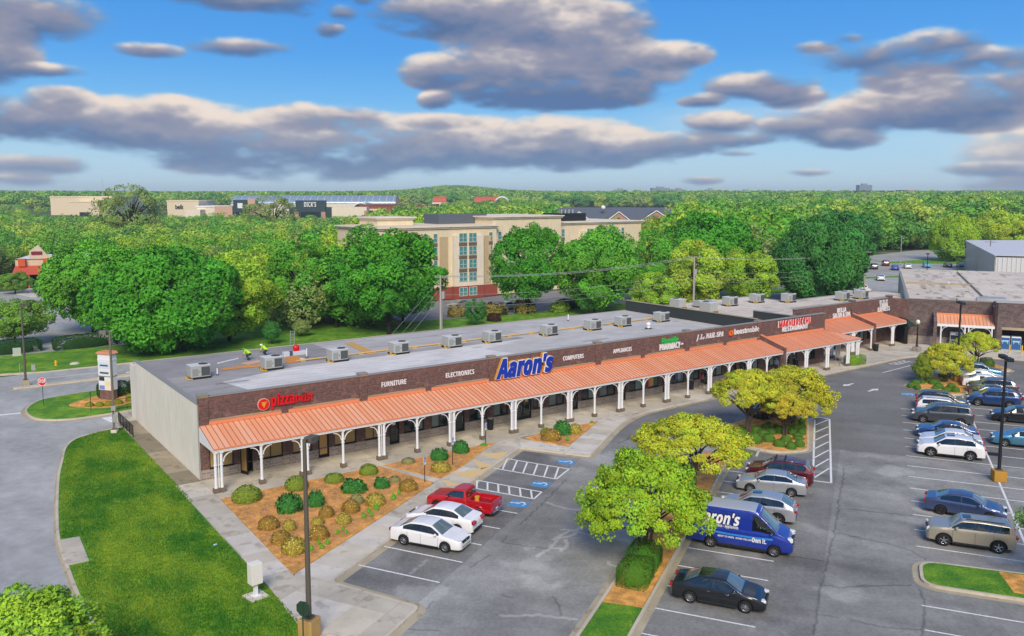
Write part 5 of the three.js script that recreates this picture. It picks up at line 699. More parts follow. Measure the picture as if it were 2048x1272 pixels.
function trunk(seed, centres, { base = 0.04, fork = 0.25, stems = 1, limbs = 9, spread = 0.05 }) {
  const r = rng(seed + 99), out = [];
  for (let s = 0; s < stems; s++) {
    const a = s / stems * 6.28, bx = stems > 1 ? Math.cos(a) * spread : 0, bz = stems > 1 ? Math.sin(a) * spread : 0, fx = bx * 2.2 + (r() - 0.5) * 0.05, fz = bz * 2.2 + (r() - 0.5) * 0.05, b = base / Math.sqrt(stems);
    out.push(bar([bx, -0.02, bz], [fx, fork, fz], b * 1.2, 7, b * 0.85));
    const mine = centres.map((c, i) => [c, i]).filter(([, i]) => i % stems === s).map(([c]) => c), pick = mine.filter((_, i) => i % Math.max(1, Math.floor(mine.length / (limbs / stems))) === 0);
    for (const c of pick) { const m = [fx + (c[0] - fx) * 0.5 + (r() - 0.5) * 0.05, fork + (c[1] - fork) * 0.6, fz + (c[2] - fz) * 0.5 + (r() - 0.5) * 0.05]; out.push(bar([fx, fork - 0.02, fz], m, b * 0.62, 5, b * 0.36), bar(m, [c[0], c[1], c[2]], b * 0.36, 5, b * 0.1)); }
    if (stems === 1) out.push(bar([fx, fork, fz], [fx * 0.3, 0.8, fz * 0.3], b * 0.8, 6, b * 0.15));
  }
  return merged(out);
}
const leafMat = (hex, o = {}) => mat(hex, 0.75, { vertexColors: true, transmission: 0.22, specularIntensity: 0.35, ...o });
const barkTex = tex(128, 256, (x, y) => gray(100 + 80 * (fbm(x / 10, y / 40, 4, 12) - 0.5)), 0.6, 1.2); const bark = mat(0xb8a894, 0.95, { map: barkTex }), barkDark = mat(0x6a5c4e, 0.95, { map: barkTex }), barkPale = mat(0xc9b79f, 0.9, { map: barkTex });
const G = { deep: leafMat(0x55a62e), maple: leafMat(0x6ab338), bright: leafMat(0xa4cc40), lime: leafMat(0xb4cf45), mid: leafMat(0x7fb046), dark: leafMat(0x4a9040), blue: leafMat(0x3d7c4c), olive: leafMat(0x93ab62), sage: leafMat(0xa3b27a), gold: leafMat(0xc9b04a) };
const kind = (seed, c, t) => { const k = crown(seed, c); return { crown: k.geometry, trunk: trunk(seed, k.centres, t) }; };
const KIND = {
  broad: kind(21, { clumps: 200, leaves: 290, size: 0.025, low: 0.04, rc: 0.19, asp: 1.35 }, { base: 0.045, fork: 0.2 }), broad2: kind(22, { clumps: 140, leaves: 280, size: 0.029, low: 0.1, rc: 0.21, asp: 1.7 }, { base: 0.04, fork: 0.24 }),
  open: kind(23, { clumps: 120, leaves: 250, size: 0.029, low: 0.18, rc: 0.2, gap: 0.12, asp: 1.9 }, { base: 0.035, fork: 0.28, limbs: 16 }), open2: kind(24, { clumps: 105, leaves: 240, size: 0.031, low: 0.14, rc: 0.22, gap: 0.1, shape: 'oval', asp: 2.1 }, { base: 0.035, fork: 0.3, limbs: 16 }),
  sparse: kind(25, { clumps: 95, leaves: 120, size: 0.026, low: 0.25, rc: 0.17, gap: 0.25, asp: 1.7 }, { base: 0.04, fork: 0.4, limbs: 24 }),
  myrtle: kind(31, { clumps: 150, leaves: 190, size: 0.024, gap: 0.08, low: 0.52, rc: 0.165, flat: 0.42, shape: 'layer', jitter: 0.3, second: [1.3, 0.84, 0.5, 0.12], asp: 1.45 }, { base: 0.05, fork: 0.3, stems: 3, limbs: 18 }), myrtle2: kind(32, { clumps: 165, leaves: 240, size: 0.0235, gap: 0.08, low: 0.3, rc: 0.175, flat: 0.5, shape: 'layer', jitter: 0.3, second: [1.35, 0.88, 0.5, 0.1], asp: 1.4 }, { base: 0.05, fork: 0.28, stems: 4, limbs: 20 }),
  wood1: kind(41, { jitter: 0.22, clumps: 46, leaves: 50, size: 0.06, low: 0.12, rc: 0.3, asp: 2.2 }, { base: 0.04, fork: 0.3, limbs: 4 }), wood2: kind(42, { jitter: 0.22, clumps: 42, leaves: 52, size: 0.06, low: 0.08, rc: 0.32, shape: 'oval', asp: 2.2 }, { base: 0.04, fork: 0.3, limbs: 4 }), wood3: kind(43, { jitter: 0.22, clumps: 40, leaves: 50, size: 0.06, low: 0.18, rc: 0.3, gap: 0.1, asp: 2.2 }, { base: 0.04, fork: 0.36, limbs: 10 }),
};
function tree(k, leaf, x, z, h, r, label, group, o = {}) {
  const g = grp(x, o.y ?? 0, z, o.turn ?? (x * 1.7 + z) % 6.28); g.scale.set(r, h, r); const K = KIND[k];
  part(g, 'crown', K.crown, leaf); part(g, 'trunk', K.trunk, o.bark ?? barkDark); return put(g, o.name ?? 'tree', label, 'tree', group);
}
// ---- the trees behind the shops
tree('broad', G.deep, 11.5, -55.6, 13.6, 10.3, 'largest dense dome shaped tree behind the pale end wall'); tree('broad2', G.maple, 6.5, -79, 13.8, 7.6, 'rounded green tree left of the largest dome tree'); tree('broad2', G.bright, 20.5, -58.5, 12, 6.6, 'yellow green tree touching the right of the largest dome tree');
tree('open', G.mid, -4.5, -72, 6.6, 5.0, 'small spreading tree behind the clipped hedge at the left edge'); tree('open', G.mid, -13, -70, 6.8, 5.0, 'small tree just out at the left edge'); tree('open2', G.maple, 34, -64, 14.6, 6.6, 'tall airy tree with a dark visible trunk left of the hotel'); tree('open', G.deep, 41.6, -50.4, 16.2, 8.6, 'tall dark tree in front of the left wing of the hotel'); tree('open2', G.dark, 48, -58, 12.5, 5.6, 'dark tree squeezed beside the hotel car park');
tree('open', G.deep, 71.6, -56, 15.8, 7.4, 'tall tree before the middle of the hotel'); tree('broad2', G.maple, 80, -48, 14.6, 7.6, 'bright rounded tree right of the hotel entrance trees'); tree('open2', G.maple, 88, -54, 15, 6.5, 'tall leafy tree behind the main row fire wall'); tree('open2', G.lime, 96, -40, 12.8, 6.2, 'lime green tree behind the middle utility pole'); tree('broad2', G.deep, 112.8, -52, 17, 10.2, 'big domed tree behind the gravel roof'); tree('broad', G.dark, 124, -34, 16.2, 9.2, 'darkest large tree left of the back car park'); tree('open', G.bright, 107, -37, 11, 5.8, 'yellow green tree low behind the rooftop units'); tree('open2', G.bright, 84, -38, 8, 4.5, 'low yellow green tree behind the fire wall'); tree('open2', G.maple, 101, -55, 14, 6.5, 'green tree among the trees behind the second row'); tree('broad2', G.gold, 128, -70, 14, 5.2, 'tan flowering tree in the middle of the green trees');
tree('broad2', G.dark, 203, -80, 16, 10.5, 'dark spreading tree over the back row of cars'); tree('broad', G.bright, 251.5, -73, 14.4, 7.4, 'round yellow green tree beside the grey metal hall'); tree('broad2', G.lime, 300, -82, 15, 10.5, 'yellow green tree above the roof of the grey metal hall'); tree('broad2', G.maple, 186, -90, 15, 9, 'green tree left of the dark spreading tree'); tree('sparse', G.olive, 51.3, -266, 24, 12.5, 'tallest thin leaved tree with a pale trunk on the left'); tree('sparse', G.olive, 129, -335, 20, 14, 'wide thin leaved tree left of the mall entrance'); tree('open', G.mid, 2.5, -143.5, 4.6, 3.4, 'small round tree by the red roofed restaurant'); tree('open', G.dark, 24.4, -52.2, 3.4, 1.3, 'small dark tree on the roadside lawn', 'young roadside trees'); tree('open', G.olive, 30.3, -56, 2.6, 1.4, 'thin young tree on the roadside lawn by the ladder', 'young roadside trees'); tree('open2', G.dark, 57, -50.5, 4.2, 1.8, 'small round tree beside the left utility pole', 'young roadside trees');
// ---- crape myrtles of the car park
const myr = 'bright multi stemmed trees of the car park';
tree('myrtle2', leafMat(0x9cc634), ...lot(-0.15, 32.8), 6.1, 3.6, 'largest bright green tree on the long island by the blue van', myr, { bark: barkPale, turn: 0.6, name: 'island_tree' }); tree('myrtle', leafMat(0xc0cf3c), ...lot(11.4, 33.2), 5.6, 4.0, 'yellow green tree farther along the long island', myr, { bark: barkPale, turn: 2, name: 'island_tree' });
tree('myrtle', leafMat(0xc0cc40), 42.5, 14.9, 5.7, 3.2, 'left tree of the three on the round shrub island', myr, { bark: barkPale, turn: 1, name: 'island_tree' }); tree('myrtle2', leafMat(0xbcc43c), 48.0, 15.3, 5.3, 3.6, 'right tree of the three on the round shrub island', myr, { bark: barkPale, turn: 4, name: 'island_tree' }); tree('myrtle', leafMat(0xc6c23e), 44.2, 17.4, 4.0, 2.3, 'lowest tree of the three on the round shrub island', myr, { bark: barkPale, turn: 5, name: 'island_tree' });
tree('myrtle2', leafMat(0xc2cc42), 76.9, 14.4, 4.4, 2.9, 'bright tree beside the far lamp post', myr, { bark: barkPale, turn: 2.2, name: 'island_tree' }); tree('open', leafMat(0x8fa838), 74.1, 13.4, 3.0, 1.2, 'thin sapling left of the far lamp post', myr, { bark: barkPale, name: 'island_tree' }); tree('myrtle', leafMat(0xbed044), ...lot(68.6, 56), 4.4, 2.5, 'bright tree before the drinks machines at the far right', myr, { bark: barkPale, turn: 1.2, name: 'island_tree' });
tree('broad2', leafMat(0xa0c83c), -13.9, 24.6, 5.0, 3.3, 'bright green tree cut by the bottom left corner', undefined, { name: 'corner_tree' }); tree('sparse', leafMat(0x7fae3a), ...lot(5.3, 54.2), 5.3, 2.5, 'thin leaved tree reaching in from the right edge', undefined, { bark: barkPale, name: 'edge_tree' });

// ---- shrubs
const GREEN=[[1.4,5.8,0.98,1.03],[5.0,5.6,0.81,0.93],[7.8,5.7,0.72,0.61],[10.6,5.6,0.70,0.73],[27.7,5.1,0.47,0.60]], GREY=[[11.3,8.3,0.47,0.38],[14.2,5.1,0.56,0.40],[7.2,10.7,0.54,0.63]], LEAFY=[[3.0,9.4,0.79,1.15],[4.8,9.5,0.57,1.00],[8.1,8.4,0.90,0.85],[10.0,8.9,0.55,0.76],[16.6,5.8,0.68,0.88],[19.0,5.2,0.65,0.96],[29.0,5.8,0.80,1.12]];
const SPIREA=[[0.9,11.4,0.66,0.74],[1.8,12.5,0.43,0.70],[0.7,14.0,0.59,0.75],[0.8,15.8,0.71,0.92],[2.8,14.7,0.61,0.80],[3.6,12.6,0.44,0.46],[4.6,11.7,0.50,0.68],[5.0,13.4,0.49,0.66],[6.2,11.9,0.58,0.82],[8.1,11.7,0.68,0.82],[11.3,10.4,0.68,0.75],[15.3,8.2,0.77,0.72],[27.1,6.6,0.82,0.94],[30.0,6.3,0.57,0.88]];
const LILY=[[1.7,16.2,0.22,0.37],[2.4,15.6,0.19,0.29],[2.3,16.3,0.22,0.34],[2.8,16.0,0.21,0.42],[4.0,14.8,0.20,0.30],[4.5,14.4,0.18,0.27],[4.4,15.1,0.18,0.27],[6.4,13.4,0.26,0.37],[7.1,12.7,0.23,0.31],[6.9,13.5,0.22,0.35],[7.7,12.6,0.32,0.44],[9.5,11.6,0.31,0.47],[10.3,10.9,0.22,0.38],[28.0,7.7,0.25,0.43],[21.5,4.7,0.5,0.2],[33.4,4.62,0.3,0.2]];
const BOX2=[[41.4,13.9,0.40,0.52],[42.6,14.0,0.41,0.37],[40.4,17.2,0.68,0.91],[41.2,15.1,0.56,0.67],[41.6,17.7,0.55,0.70],[41.2,19.1,0.49,0.60],[41.4,20.1,0.44,0.58],[42.8,18.6,0.50,0.52],[42.5,20.1,0.42,0.59],[44.2,18.8,0.48,0.29],[44.9,18.2,0.42,0.31],[44.6,16.6,0.52,0.64],[43.0,16.1,0.52,0.44],[43.7,16.4,0.42,0.51],[43.3,15.1,0.52,0.50],[44.8,15.0,0.46,0.42],[45.6,15.4,0.29,0.35],[45.8,16.6,0.41,0.57],[45.0,17.6,0.42,0.51],[45.7,18.0,0.40,0.56],[46.8,16.7,0.43,0.47],[47.3,16.9,0.41,0.58],[48.6,15.1,0.45,0.49],[48.9,15.8,0.30,0.46],[46.2,14.2,0.22,0.18]];
const BOXR=[[71.1,13.7,0.43,0.48],[70.8,14.6,0.34,0.48],[73.1,13.1,0.53,0.41],[73.8,13.5,0.30,0.39],[75.0,13.5,0.48,0.49],[74.4,14.4,0.53,0.53],[72.8,15.8,0.52,0.58],[72.2,15.7,0.34,0.30],[71.9,17.1,0.48,0.51],[72.6,17.7,0.42,0.58],[74.1,16.5,0.46,0.53],[78.8,13.1,0.46,0.50],[78.9,13.7,0.30,0.46],[76.5,14.4,0.24,0.34],[74.7,14.7,0.35,0.37]];
function mound(seed, { n, size, rough = 0.1, second, jitter = 0.3, power = 2 }) {   // leaves over a dome of radius 1 and height 1
  const r = rng(seed), L = leafGeometry();
  for (let k = 0; k < n; k++) { const d = ball(r); d[1] = d[1] * 0.55 + 0.42; const u = unit(d); const e = Math.pow(Math.abs(u[0]) ** power + Math.abs(u[1]) ** power + Math.abs(u[2]) ** power, -1 / power); const q = e * (1 - rough * 1.2 * r() + rough * (n2(u[0] * 3 + seed, u[2] * 3 + u[1] * 2, 0) - 0.3)), p = [u[0] * q, Math.max(0.03, u[1] * q * 0.82 + 0.18), u[2] * q], j = ball(r), sn = unit([0, 1, 2].map((i) => u[i] + j[i] * 0.45)), t = 1 + (r() - 0.5) * jitter; let c = [t, t, t]; if (second && r() < second[3]) c = [second[0] * t, second[1] * t, second[2] * t]; const s = size * (0.6 + 0.8 * r()); L.add(p, unit([0, 1, 2].map((i) => sn[i] + j[i] * 0.6)), sn, r() * 6.3, s * 0.6, s, c); }
  return L.done();
}
function shrubCore(k = 0.74) { return new THREE.SphereGeometry(k, 14, 9).scale(1, 0.8, 1).translate(0, 0.16, 0); }
const coreG = shrubCore();
const SH = { green: [mound(1, { n: 3000, size: 0.055, second: [1.2, 0.75, 0.5, 0.18] }), leafMat(0x8aa63e)], grey: [mound(2, { n: 1300, size: 0.08, rough: 0.3, jitter: 0.5 }), leafMat(0xa4a268)], leafy: [mound(3, { n: 1300, size: 0.11, rough: 0.35, jitter: 0.6, second: [1.9, 1.3, 1.1, 0.04] }), leafMat(0x458c3c)], spirea: [mound(4, { n: 2600, size: 0.055, rough: 0.14, jitter: 0.6, second: [2.6, 3.1, 4.4, 0.055] }), leafMat(0xac8e40)], spirea2: [mound(5, { n: 2600, size: 0.055, rough: 0.14, jitter: 0.6, second: [2.4, 2.9, 4.0, 0.1] }), leafMat(0xb4a446)], box: [mound(6, { n: 2000, size: 0.055, rough: 0.06, jitter: 0.3 }), leafMat(0x5f9030)], hedge: [mound(7, { n: 6500, size: 0.036, rough: 0.05, jitter: 0.35, power: 7 }), leafMat(0x5c8c26)] };
const coreOf = {}; const coreFor = (m) => coreOf[m.color.getHexString()] ??= mat(m.color.getHex(), 0.95);
function shrub(k, [x, z, r, h], name, label, group, o = {}) { const g = grp(x, o.y ?? 0.0, z, o.turn ?? x * 3.1 + z); g.scale.set(o.rx ?? r, h, r); part(g, 'foliage', SH[k][0], o.mat ?? SH[k][1]); part(g, 'inner_foliage', o.core ?? coreG, coreFor(o.mat ?? SH[k][1])); return put(g, name, label, 'shrub', group); }
const near = (list) => list.map((s, i) => [s, i]);
GREEN.forEach((s, i) => shrub('green', s, 'mounded_shrub', ['big green mounded shrub at the first columns', 'green mounded shrub behind the tall lamp post', 'low green mounded shrub between the second and third column pairs', 'green mounded shrub at the top corner of the large bed', 'small green mounded shrub in the triangular bed'][i]));
GREY.forEach((s, i) => shrub('grey', s, 'grey_shrub', ['low grey green shrub behind the dark leafy shrub by the sign post', 'low grey green shrub alone in the narrow bed', 'grey brown shrub between the flowering mounds'][i]));
LEAFY.forEach((s, i) => shrub('leafy', s, 'leafy_shrub', ['dark leafy shrub left of the tall lamp post', 'dark leafy shrub right of the tall lamp post', 'widest dark leafy shrub in the middle of the large bed', 'dark leafy shrub near the first blue sign post', 'green leafy shrub at the back of the narrow bed', 'leafy shrub with reddish tips behind the second sign post', 'leafy shrub in the triangular bed'][i]));
SPIREA.forEach((s, i) => shrub(i % 2 ? 'spirea2' : 'spirea', s, 'flowering_shrub', i < 11 ? 'brown and gold flowering mound ' + ['touching white paper left of the lamp post', 'second from the lamp post on its left', 'behind the front left mound', 'largest at the front left of the large bed', 'with a lily clump right of the lamp post', 'low and half hidden by the lamp post', 'just right of the lamp post', 'alone before the strap leaved clumps', 'beside the grey brown shrub', 'right of the grey brown shrub', 'nearest the first blue sign post'][i] : ['round golden flowering mound in the narrow bed', 'round golden flowering mound at the front of the triangular bed', 'golden flowering mound at the right of the triangular bed'][i - 11], i < 11 ? 'flowering mounds of the large bed' : undefined));
BOX2.forEach((s) => shrub('box', s, 'clipped_shrub', 'clipped round green shrub on the island with three trees', 'clipped shrubs of the round shrub island')); BOXR.forEach((s) => shrub('box', s, 'clipped_shrub', 'clipped round green shrub on the far island', 'clipped shrubs of the far island'));
{ // day lilies: arching blades
  const r = rng(17), L = leafGeometry(); for (let k = 0; k < 150; k++) { const a = r() * 6.28, t = r(), R = 0.2 + 0.8 * t, y = 0.3 + 0.7 * (1 - t * t) * r(), d = [Math.cos(a), 0, Math.sin(a)], n = unit([d[0] * 0.7, 0.7, d[2] * 0.7]), s = 1 + (r() - 0.5) * 0.5; L.add([d[0] * R * 0.6, y, d[2] * R * 0.6], n, n, r() * 6.3, 0.05, 0.34, [s, s, s]); }
  const lg = L.done(), lm = leafMat(0x6fc22e); LILY.forEach((s, i) => { const g = grp(s[0], 0.01, s[1], i); g.scale.set(s[2], s[3], s[2]); part(g, 'leaves', lg, lm); put(g, 'lily_clump', i < 13 ? 'fresh green clump of strap leaves along the front of the large bed' : ['small green clump in the triangular bed', 'grassy tuft at the tip of the narrow bed', 'grassy tuft at the tip of the triangular bed'][i - 13], 'plant', i < 13 ? 'strap leaved clumps of the large bed' : undefined); });
}
const H2 = (x, z, rx, rz, h, turn, label, hex, o = {}) => { const g = grp(x, o.y ?? 0, z, turn); g.scale.set(rx, h, rz); const hm = hex ? leafMat(hex) : SH.hedge[1]; part(g, 'foliage', SH.hedge[0], hm); part(g, 'inner_foliage', o.core ?? coreG, coreFor(hm)); return put(g, o.name ?? 'hedge', label, 'hedge', o.group); };
H2(...lot(-3.3, 33.1), 1.15, 0.85, 1.15, LOT, 'clipped green hedge on the long island, nearer half'); H2(...lot(-1.2, 33.05), 1.15, 0.85, 1.2, LOT, 'clipped green hedge on the long island, half under the tree', 0x508a26); H2(77.4, 3.0, 1.35, 0.75, 1.15, -0.1, 'rounded yellow green hedge by the last canopy column', 0x7fa82c); H2(...lot(70.3, 57.4), 1.6, 0.7, 0.8, LOT, 'low hedge beside the teal pickup', 0x6b8a34);
for (const [x, z, w, l] of [[-5.5, -66.2, 3.4, 'dark clipped hedge left of the box by the lawn'], [3.2, -65.6, 4, 'dark clipped hedge right of the small spreading tree'], [-13, -66.5, 4, 'dark clipped hedge at the left frame edge'], [11.5, -65, 3.6, 'dark clipped hedge under the rounded tree']]) H2(x, z, w, 1.2, 1.7, 0.1, l, 0x2f5a2a);
H2(0.4, -32.5, 1.5, 1.2, 1.35, 0, 'dark shrub left of the tall shop sign foot', 0x37602a); H2(3.6, -32.6, 1.5, 1.2, 1.4, 0.4, 'dark shrub right of the tall shop sign foot', 0x2f5a28);
[[60, -61, 1.5, 1.7, 'tan leaved shrub by the hotel drive', 0x9a8f4e], [65.5, -58.6, 2.6, 2.1, 'brownish spreading shrub before the hotel car park', 0x86803e], [72, -57.5, 1.9, 2.4, 'pale tan shrub behind the main roof', 0xa39a58], [77.5, -54.5, 1.7, 1.9, 'bright green shrub behind the main roof', 0x86ac3c], [62, -52.5, 1.2, 1.3, 'dark red leaved shrub beside the utility pole', 0x4a3026], [82, -58, 2.4, 1.7, 'dark green shrub under the tall hotel tree', 0x35602e], [199.5, -47.6, 1.4, 1.6, 'dark purple round shrub by the metal hall', 0x452430], [201.6, -46.2, 1.4, 2.0, 'green cone shrub by the metal hall', 0x5a9030], [202.8, -45, 1.2, 1.5, 'dark green shrub at the corner of the metal hall', 0x2f6030]].forEach(([x, z, r, h, l, c]) => shrub(c === 0x35602e ? 'green' : 'leafy', [x, z, r, h], 'roadside_shrub', l, undefined, { mat: leafMat(c) }));
[[-2.5, -28.8], [-1.7, -28.3], [-0.9, -28.1], [0, -28.2], [1.2, -29], [1.9, -29.6], [2.5, -30.3], [1.6, -30.4], [2.2, -31]].forEach(([x, z]) => shrub('green', [x, z, 0.42, 0.42], 'ground_cover_shrub', 'low yellow green shrub around the tall shop sign', 'low shrubs around the tall shop sign', { mat: leafMat(0x9aa83a) }));

// ---- the woods
{
  const topLine = curveAt([[-200, 402], [0, 402], [100, 407], [200, 412], [330, 421], [450, 421], [560, 426], [700, 432], [760, 417], [850, 402], [1000, 399], [1120, 397], [1150, 437], [1335, 434], [1380, 390], [1500, 396], [1600, 389], [1700, 396], [1800, 389], [1900, 385], [2300, 385]]);
  const tallness = curveAt([[0, 9.5], [600, 9.5], [800, 13], [1100, 14], [1400, 15], [1700, 15.5], [2048, 17]]);
  const r = rng(77), spots = [], fwd = [Math.cos(VIEW), -Math.sin(VIEW)], right = [Math.sin(VIEW), Math.cos(VIEW)];
  const inBox = (x, z, a, b, c, d) => x > a && x < b && z > c && z < d, uvOf = (x, z) => [CU * x - CV * z, CV * x + CU * z];
  for (let d = 128; d < 3300; d *= 1 + (d < 520 ? 4.6 : 11) / d * 1.0) {
    const step = d < 520 ? 7.6 : d < 1200 ? 12 : 19;
    for (let a = -0.66 + r() * step / d; a < 0.66; a += step / d * (0.7 + 0.6 * r())) {
      const dd = d + (r() - 0.5) * 9, x = -16.66 + dd * (fwd[0] * Math.cos(a) + right[0] * Math.sin(a)), z = 61.6 + dd * (fwd[1] * Math.cos(a) + right[1] * Math.sin(a)), [u, v] = uvOf(x, z);
      if (z > -56 && x < 140) continue; if (inBox(x, z, -200, 30, -150, -50) && !inBox(x, z, -200, -14, -150, -110)) continue; if (inBox(x, z, -8, 30, -185, -150)) continue; if (inBox(x, z, 48, 132, -112, -50)) continue; if (u > 100 && v > 44 && u < 300) continue; if (u > 120 && u < 262 && v > 20 && v < 46 && z > -92) continue; if (inBox(x, z, 225, 330, -112, -60) && z > -108) continue;
      const px = 1024 + 1709 * Math.tan(a); if (dd > 505 && dd < 840 && px > 60 && px < 900) continue; if (px > 1110 && px < 1350 && dd > 255 && dd < 330) continue; if (dd > 500 && dd < 1000 && r() < 0.35) continue;
      const gy = hillAt(x, z), far = dd > 1000, hm = far ? 9 + 7 * r() : 20.6 - (topLine(px) + 22 * Math.pow(r(), 1.4) - 390) / 1709 * dd - gy, h = far ? hm : Math.min(hm, tallness(px) * (0.78 + 0.44 * r())); if (h < 4) continue;
      spots.push([dd, x, z, gy, h, (far ? 7 + 4 * r() : Math.max(2.6, h * (0.4 + 0.18 * r()))), r(), px]);
    }
  }
  spots.sort((p, q) => p[0] - q[0]);
  const seen = spots.filter((s) => s[7] > -60 && s[7] < 2110), rest = spots.filter((s) => !(s[7] > -60 && s[7] < 2110)), mats = [G.mid, G.bright, G.lime, G.maple, G.mid, G.dark, G.olive, G.maple, G.lime, G.bright], words = ['mid green', 'yellow green', 'lime green', 'fresh green', 'mid green', 'dark green', 'olive', 'fresh green', 'lime green', 'yellow green'];
  seen.slice(0, 285).forEach(([d, x, z, y, h, rad, q, px]) => { const k = Math.floor(q * 10) % 10, where = px < 640 ? 'in the woods left of the hotel' : px < 1280 ? 'in the woods behind the hotel' : px < 1700 ? 'in the woods above the gravel roof' : 'in the woods beyond the back car park'; tree(['wood1', 'wood2', 'wood3'][Math.floor(q * 97) % 3], mats[k], x, z, h, rad, `${words[k]} tree ${where}`, `${words[k]} trees ${where}`, { y: y - 0.2, name: 'woodland_tree' }); });
  const far = [...seen.slice(285), ...rest], geo = [['wood1', G.mid], ['wood2', G.bright], ['wood3', G.maple], ['wood1', G.dark], ['wood2', G.olive]].map(([k, m]) => [KIND[k], m]);
  const small = [51, 52].map((sd) => crown(sd, { jitter: 0.2, clumps: 30, leaves: 26, size: 0.11, low: 0.05, rc: 0.38, asp: 1.8 }).geometry), hues = [0x8cc24c, 0xacd058, 0x78b846, 0x5ca04c, 0x9abc62, 0xb8d05a, 0x6cae4e];
  const groups = [0, 1].map((k) => far.filter((s, i) => s[0] >= 800 && i % 2 === k)); const holder = new THREE.Group(), mx = new THREE.Matrix4(), qn = new THREE.Quaternion(), cc = new THREE.Color(); 
  [['wood1', 0], ['wood2', 1], ['wood3', 2]].forEach(([k, m]) => { const list = far.filter((s, i) => s[0] < 800 && i % 3 === m), im = new THREE.InstancedMesh(KIND[k].crown, leafMat(0xffffff), list.length); list.forEach(([d, x, z, y, h, rad, q], i) => { qn.setFromAxisAngle(new THREE.Vector3(0, 1, 0), q * 50); im.setMatrixAt(i, mx.compose(new THREE.Vector3(x, y - 0.3, z), qn, new THREE.Vector3(rad * 1.1, h, rad * 1.1))); im.setColorAt(i, cc.set(hues[Math.floor(q * 700) % 7])); }); put(im, 'middle_woods', ['mass of green trees beyond the nearer woods', 'mass of lime trees beyond the nearer woods', 'mass of airy trees beyond the nearer woods'][m], undefined, undefined, 'stuff'); });
  groups.forEach((list, k) => { const im = new THREE.InstancedMesh(small[k], leafMat(0xffffff), list.length); list.forEach(([d, x, z, y, h, rad, q], i) => { qn.setFromAxisAngle(new THREE.Vector3(0, 1, 0), q * 50); im.setMatrixAt(i, mx.compose(new THREE.Vector3(x, y - 0.3, z), qn, new THREE.Vector3(rad * 1.12, h, rad * 1.12))); im.setColorAt(i, cc.set(hues[Math.floor(q * 700) % 7])); }); put(im, 'distant_woods', k ? 'mass of distant woodland' : 'mass of distant trees', undefined, undefined, 'stuff'); });
}
// ---- grass blades on the lawn and straw on the beds
{
  const r = rng(91), L = leafGeometry(); for (let k = 0; k < 7; k++) { const a = r() * 6.28, s = 0.7 + 0.6 * r(), n = unit([Math.cos(a), 0.35, Math.sin(a)]); L.add([Math.cos(a) * 0.02, 0.03, Math.sin(a) * 0.02], n, unit([n[0] * 0.4, 1, n[2] * 0.4]), 1.57, 0.008, 0.05, [s, s, s]); }
  const g = L.done(), n = 36000, im = new THREE.InstancedMesh(g, leafMat(0xffffff), n), mx = new THREE.Matrix4(), q = new THREE.Quaternion(), c = new THREE.Color(), edge = curveAt([...lawnLine].map(([x, z]) => [z, x])); let i = 0;
  while (i < n) { const z = -18.5 + 49 * Math.pow(r(), 0.8), x0 = edge(z) + 0.3, x1 = z > 26 ? -2.6 - (z - 26) * 1.65 : z < 4 ? -1.6 : -2.0, x = mix(x0, x1, r()); if (x1 < x0) continue; if (x < -8.8 && z > 5.7 && z < 10.3) continue; q.setFromAxisAngle(new THREE.Vector3(0, 1, 0), r() * 6.3); const t = fbm(x * 0.55 + 20, z * 0.4 + 20, 4, 0) + 0.3 * (r() - 0.5); im.setMatrixAt(i, mx.compose(new THREE.Vector3(x, -0.012, z), q, new THREE.Vector3(1.4, 0.7 + 0.7 * r(), 1.4))); im.setColorAt(i, c.setRGB(...mix3([0.06, 0.26, 0.006], [0.36, 0.52, 0.03], clamp(t * 2 - 0.55)))); i++; }
  put(im, 'lawn_blades', 'short grass blades of the mown lawn', undefined, undefined, 'stuff');
}

{ // loose pine straw on the beds
  const r = rng(63), L = leafGeometry(); for (let k = 0; k < 6; k++) { const a = r() * 6.28, s = 0.75 + 0.5 * r(); L.add([(r() - 0.5) * 0.12, 0.012 + 0.02 * r(), (r() - 0.5) * 0.12], unit([(r() - 0.5) * 0.5, 1, (r() - 0.5) * 0.5]), [0, 1, 0], a, 0.006, 0.09, [s, s, s]); }
  const beds = [[[0.2, 4.6], [12.0, 4.6], [13.3, 10.0], lot(-9.2, 15.5), [-0.2, 18.2]], [[12.6, 4.6], [22.3, 4.6], [14.4, 9.5]], [[25.8, 5.1], [33.5, 4.6], [27, 8.7]], lots([[-6, 32.3], [21, 32.3], [21, 34.1], [-6, 34.1]]), [[40.5, 14.5], [48.5, 14], [49, 16], [42.5, 20.5], [40, 19.5]]], n = 11000, im = new THREE.InstancedMesh(L.done(), mat(0xffffff, 0.95, { vertexColors: true }), n), mx = new THREE.Matrix4(), q = new THREE.Quaternion(), c = new THREE.Color();
  const inside = (p, x, z) => { let k = false; for (let i = 0, j = p.length - 1; i < p.length; j = i++) if ((p[i][1] > z) !== (p[j][1] > z) && x < (p[j][0] - p[i][0]) * (z - p[i][1]) / (p[j][1] - p[i][1]) + p[i][0]) k = !k; return k; };
  let i = 0; while (i < n) { const b = beds[Math.floor(r() * r() * 5)], xs = b.map((p) => p[0]), zs = b.map((p) => p[1]), x = mix(Math.min(...xs), Math.max(...xs), r()), z = mix(Math.min(...zs), Math.max(...zs), r()); if (!inside(b, x, z)) continue; q.setFromAxisAngle(new THREE.Vector3(0, 1, 0), r() * 6.3); im.setMatrixAt(i, mx.compose(new THREE.Vector3(x, 0.02, z), q, new THREE.Vector3(1, 1, 1))); const t = r(); im.setColorAt(i, c.setRGB(...mix3([0.5, 0.25, 0.08], [0.98, 0.62, 0.28], t))); i++; }
  put(im, 'loose_straw', 'loose pine straw lying on the beds', undefined, undefined, 'stuff');
}

